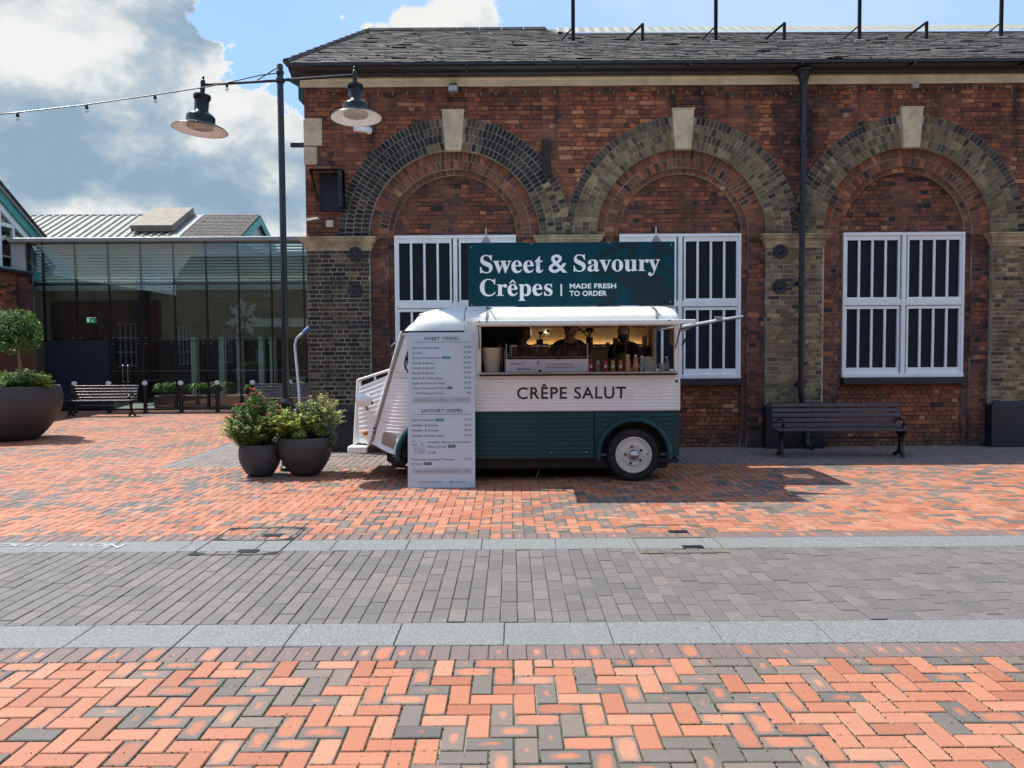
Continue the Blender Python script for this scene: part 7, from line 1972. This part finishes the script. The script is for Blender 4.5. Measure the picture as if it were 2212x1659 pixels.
    e = MB(); e.tube([Hh((-.022, -.088, -.052)), Hh((0, -.096, -.054)), Hh((.022, -.088, -.052))], .0045 * k, 5); e.build('mouth', mat('lips', (.30, .10, .08), .5), hd)
    # hair shell
    h = MB(); rings = []
    for j in range(11):
        a = -.30 + (PI / 2 + .30) * j / 10; ring = []
        for i in range(20):
            b = 2 * PI * i / 20; zz = math.sin(a) * .130; rx = .083 * max(.001, math.cos(a)) ** .8; ry = .102 * max(.001, math.cos(a)) ** .8
            fr = max(0, -math.sin(b)); xx, yy = rx * math.cos(b), ry * math.sin(b) + .006
            if fr > .35 and zz < .060: yy = yy * .72; xx *= .8
            ring.append(Hh((xx, yy, zz)))
        rings.append(ring)
    h.loft(rings)
    if long_hair:
        for i in range(26):
            b = -.15 + (PI + .3) * i / 25; r0 = Hh((.082 * math.cos(b), .100 * math.sin(b), .02)); r1 = Hh((.10 * math.cos(b), .11 * math.sin(b) + .01, -.12)); r2 = Hh((.10 * math.cos(b), .10 * math.sin(b) + .0, -.27 + .03 * math.sin(i * 3)))
            h.tube([r0, r1, r2], [.016 * k, .018 * k, .004 * k], 5)
    h.build('hair', hairm, t, smooth=180)
    if beard:
        h = MB(); rings = []
        for j in range(8):
            zz = -.035 - .013 * j; ring = []
            for i in range(13):
                b = PI * 1.02 + (PI * .96) * i / 12; q = 1 - max(0, j - 4) * .17; q2 = .088 * q; ring.append(Hh((q2 * .93 * math.cos(b), q2 * 1.12 * math.sin(b) - .012, zz - .0 * j)))
            rings.append(ring)
        h.loft(rings, closed=False); h.ball(Hh((0, -.062, -.115)), .05 * k, .042 * k, .045 * k, 12, 8); h.build('beard', HAIRD, t, smooth=180)
    # hands: palm and five bent fingers each
    for s, el, wr in ((1, eL, wL), (-1, eR, wR)):
        w0 = W(wr); d = (w0 - W(el)).normalized(); up = Vector((0, 0, 1)); sd = d.cross(up).normalized(); up = sd.cross(d).normalized()
        vs = [w0 - d * .02, w0 + d * .04 * k, w0 + d * .075 * k]; es_ = [(0, 1), (1, 2)]; rs_ = [.024 * k, (.036 * k, .018 * k), (.034 * k, .015 * k)]
        for f in range(4):
            o_ = (f - 1.5) * .019 * k; L_ = (.030, .036, .034, .026)[f] * k; b0 = w0 + d * .085 * k + sd * o_; i0 = len(vs)
            vs += [b0, b0 + d * L_ - up * L_ * .25, b0 + d * L_ * 1.5 - up * L_ * 1.0]; es_ += [(2, i0), (i0, i0 + 1), (i0 + 1, i0 + 2)]; rs_ += [.0095 * k, .0085 * k, .0075 * k]
        i0 = len(vs); b0 = w0 + d * .03 * k - sd * s * .032 * k; vs += [b0, b0 + d * .035 * k - sd * s * .015 * k - up * .01, b0 + d * .06 * k - sd * s * .008 * k - up * .022]; es_ += [(1, i0), (i0, i0 + 1), (i0 + 1, i0 + 2)]; rs_ += [.012 * k, .010 * k, .008 * k]
        skin_mesh('hand', vs, es_, rs_, SKIN, t, sub=1)
    return t
FL = .365
xa = P(1116, 740, 11.25).x
person('woman with long hair and dark top looking right at the left of the van hatch', xa, 11.15, FL, rad(62), rad(9), rad(4), rad(12), HAIRB, long_hair=True, H=1.70, arms=(((.22, -.08, 1.16), (.12, -.32, 1.10)), ((-.22, -.08, 1.16), (-.10, -.33, 1.10))))
xb = P(1226, 740, 10.95).x
person('dark haired man in beige apron bending over the counter in the middle of the hatch', xb, 11.0, FL, rad(8), rad(18), rad(46), rad(40), HAIRD, H=1.76, arms=(((.30, -.06, 1.16), (.14, -.28, 1.04)), ((-.32, -.04, 1.18), (-.16, -.30, 1.04))))
xc = P(1352, 740, 10.95).x
person('bearded man in dark shirt and beige apron at the right of the hatch', xc, 11.0, FL, rad(-38), rad(3), rad(22), rad(4), HAIRD, beard=True, H=1.72, arms=(((.27, .0, 1.14), (.20, -.26, 1.06)), ((-.27, .0, 1.14), (-.18, -.26, 1.06))))
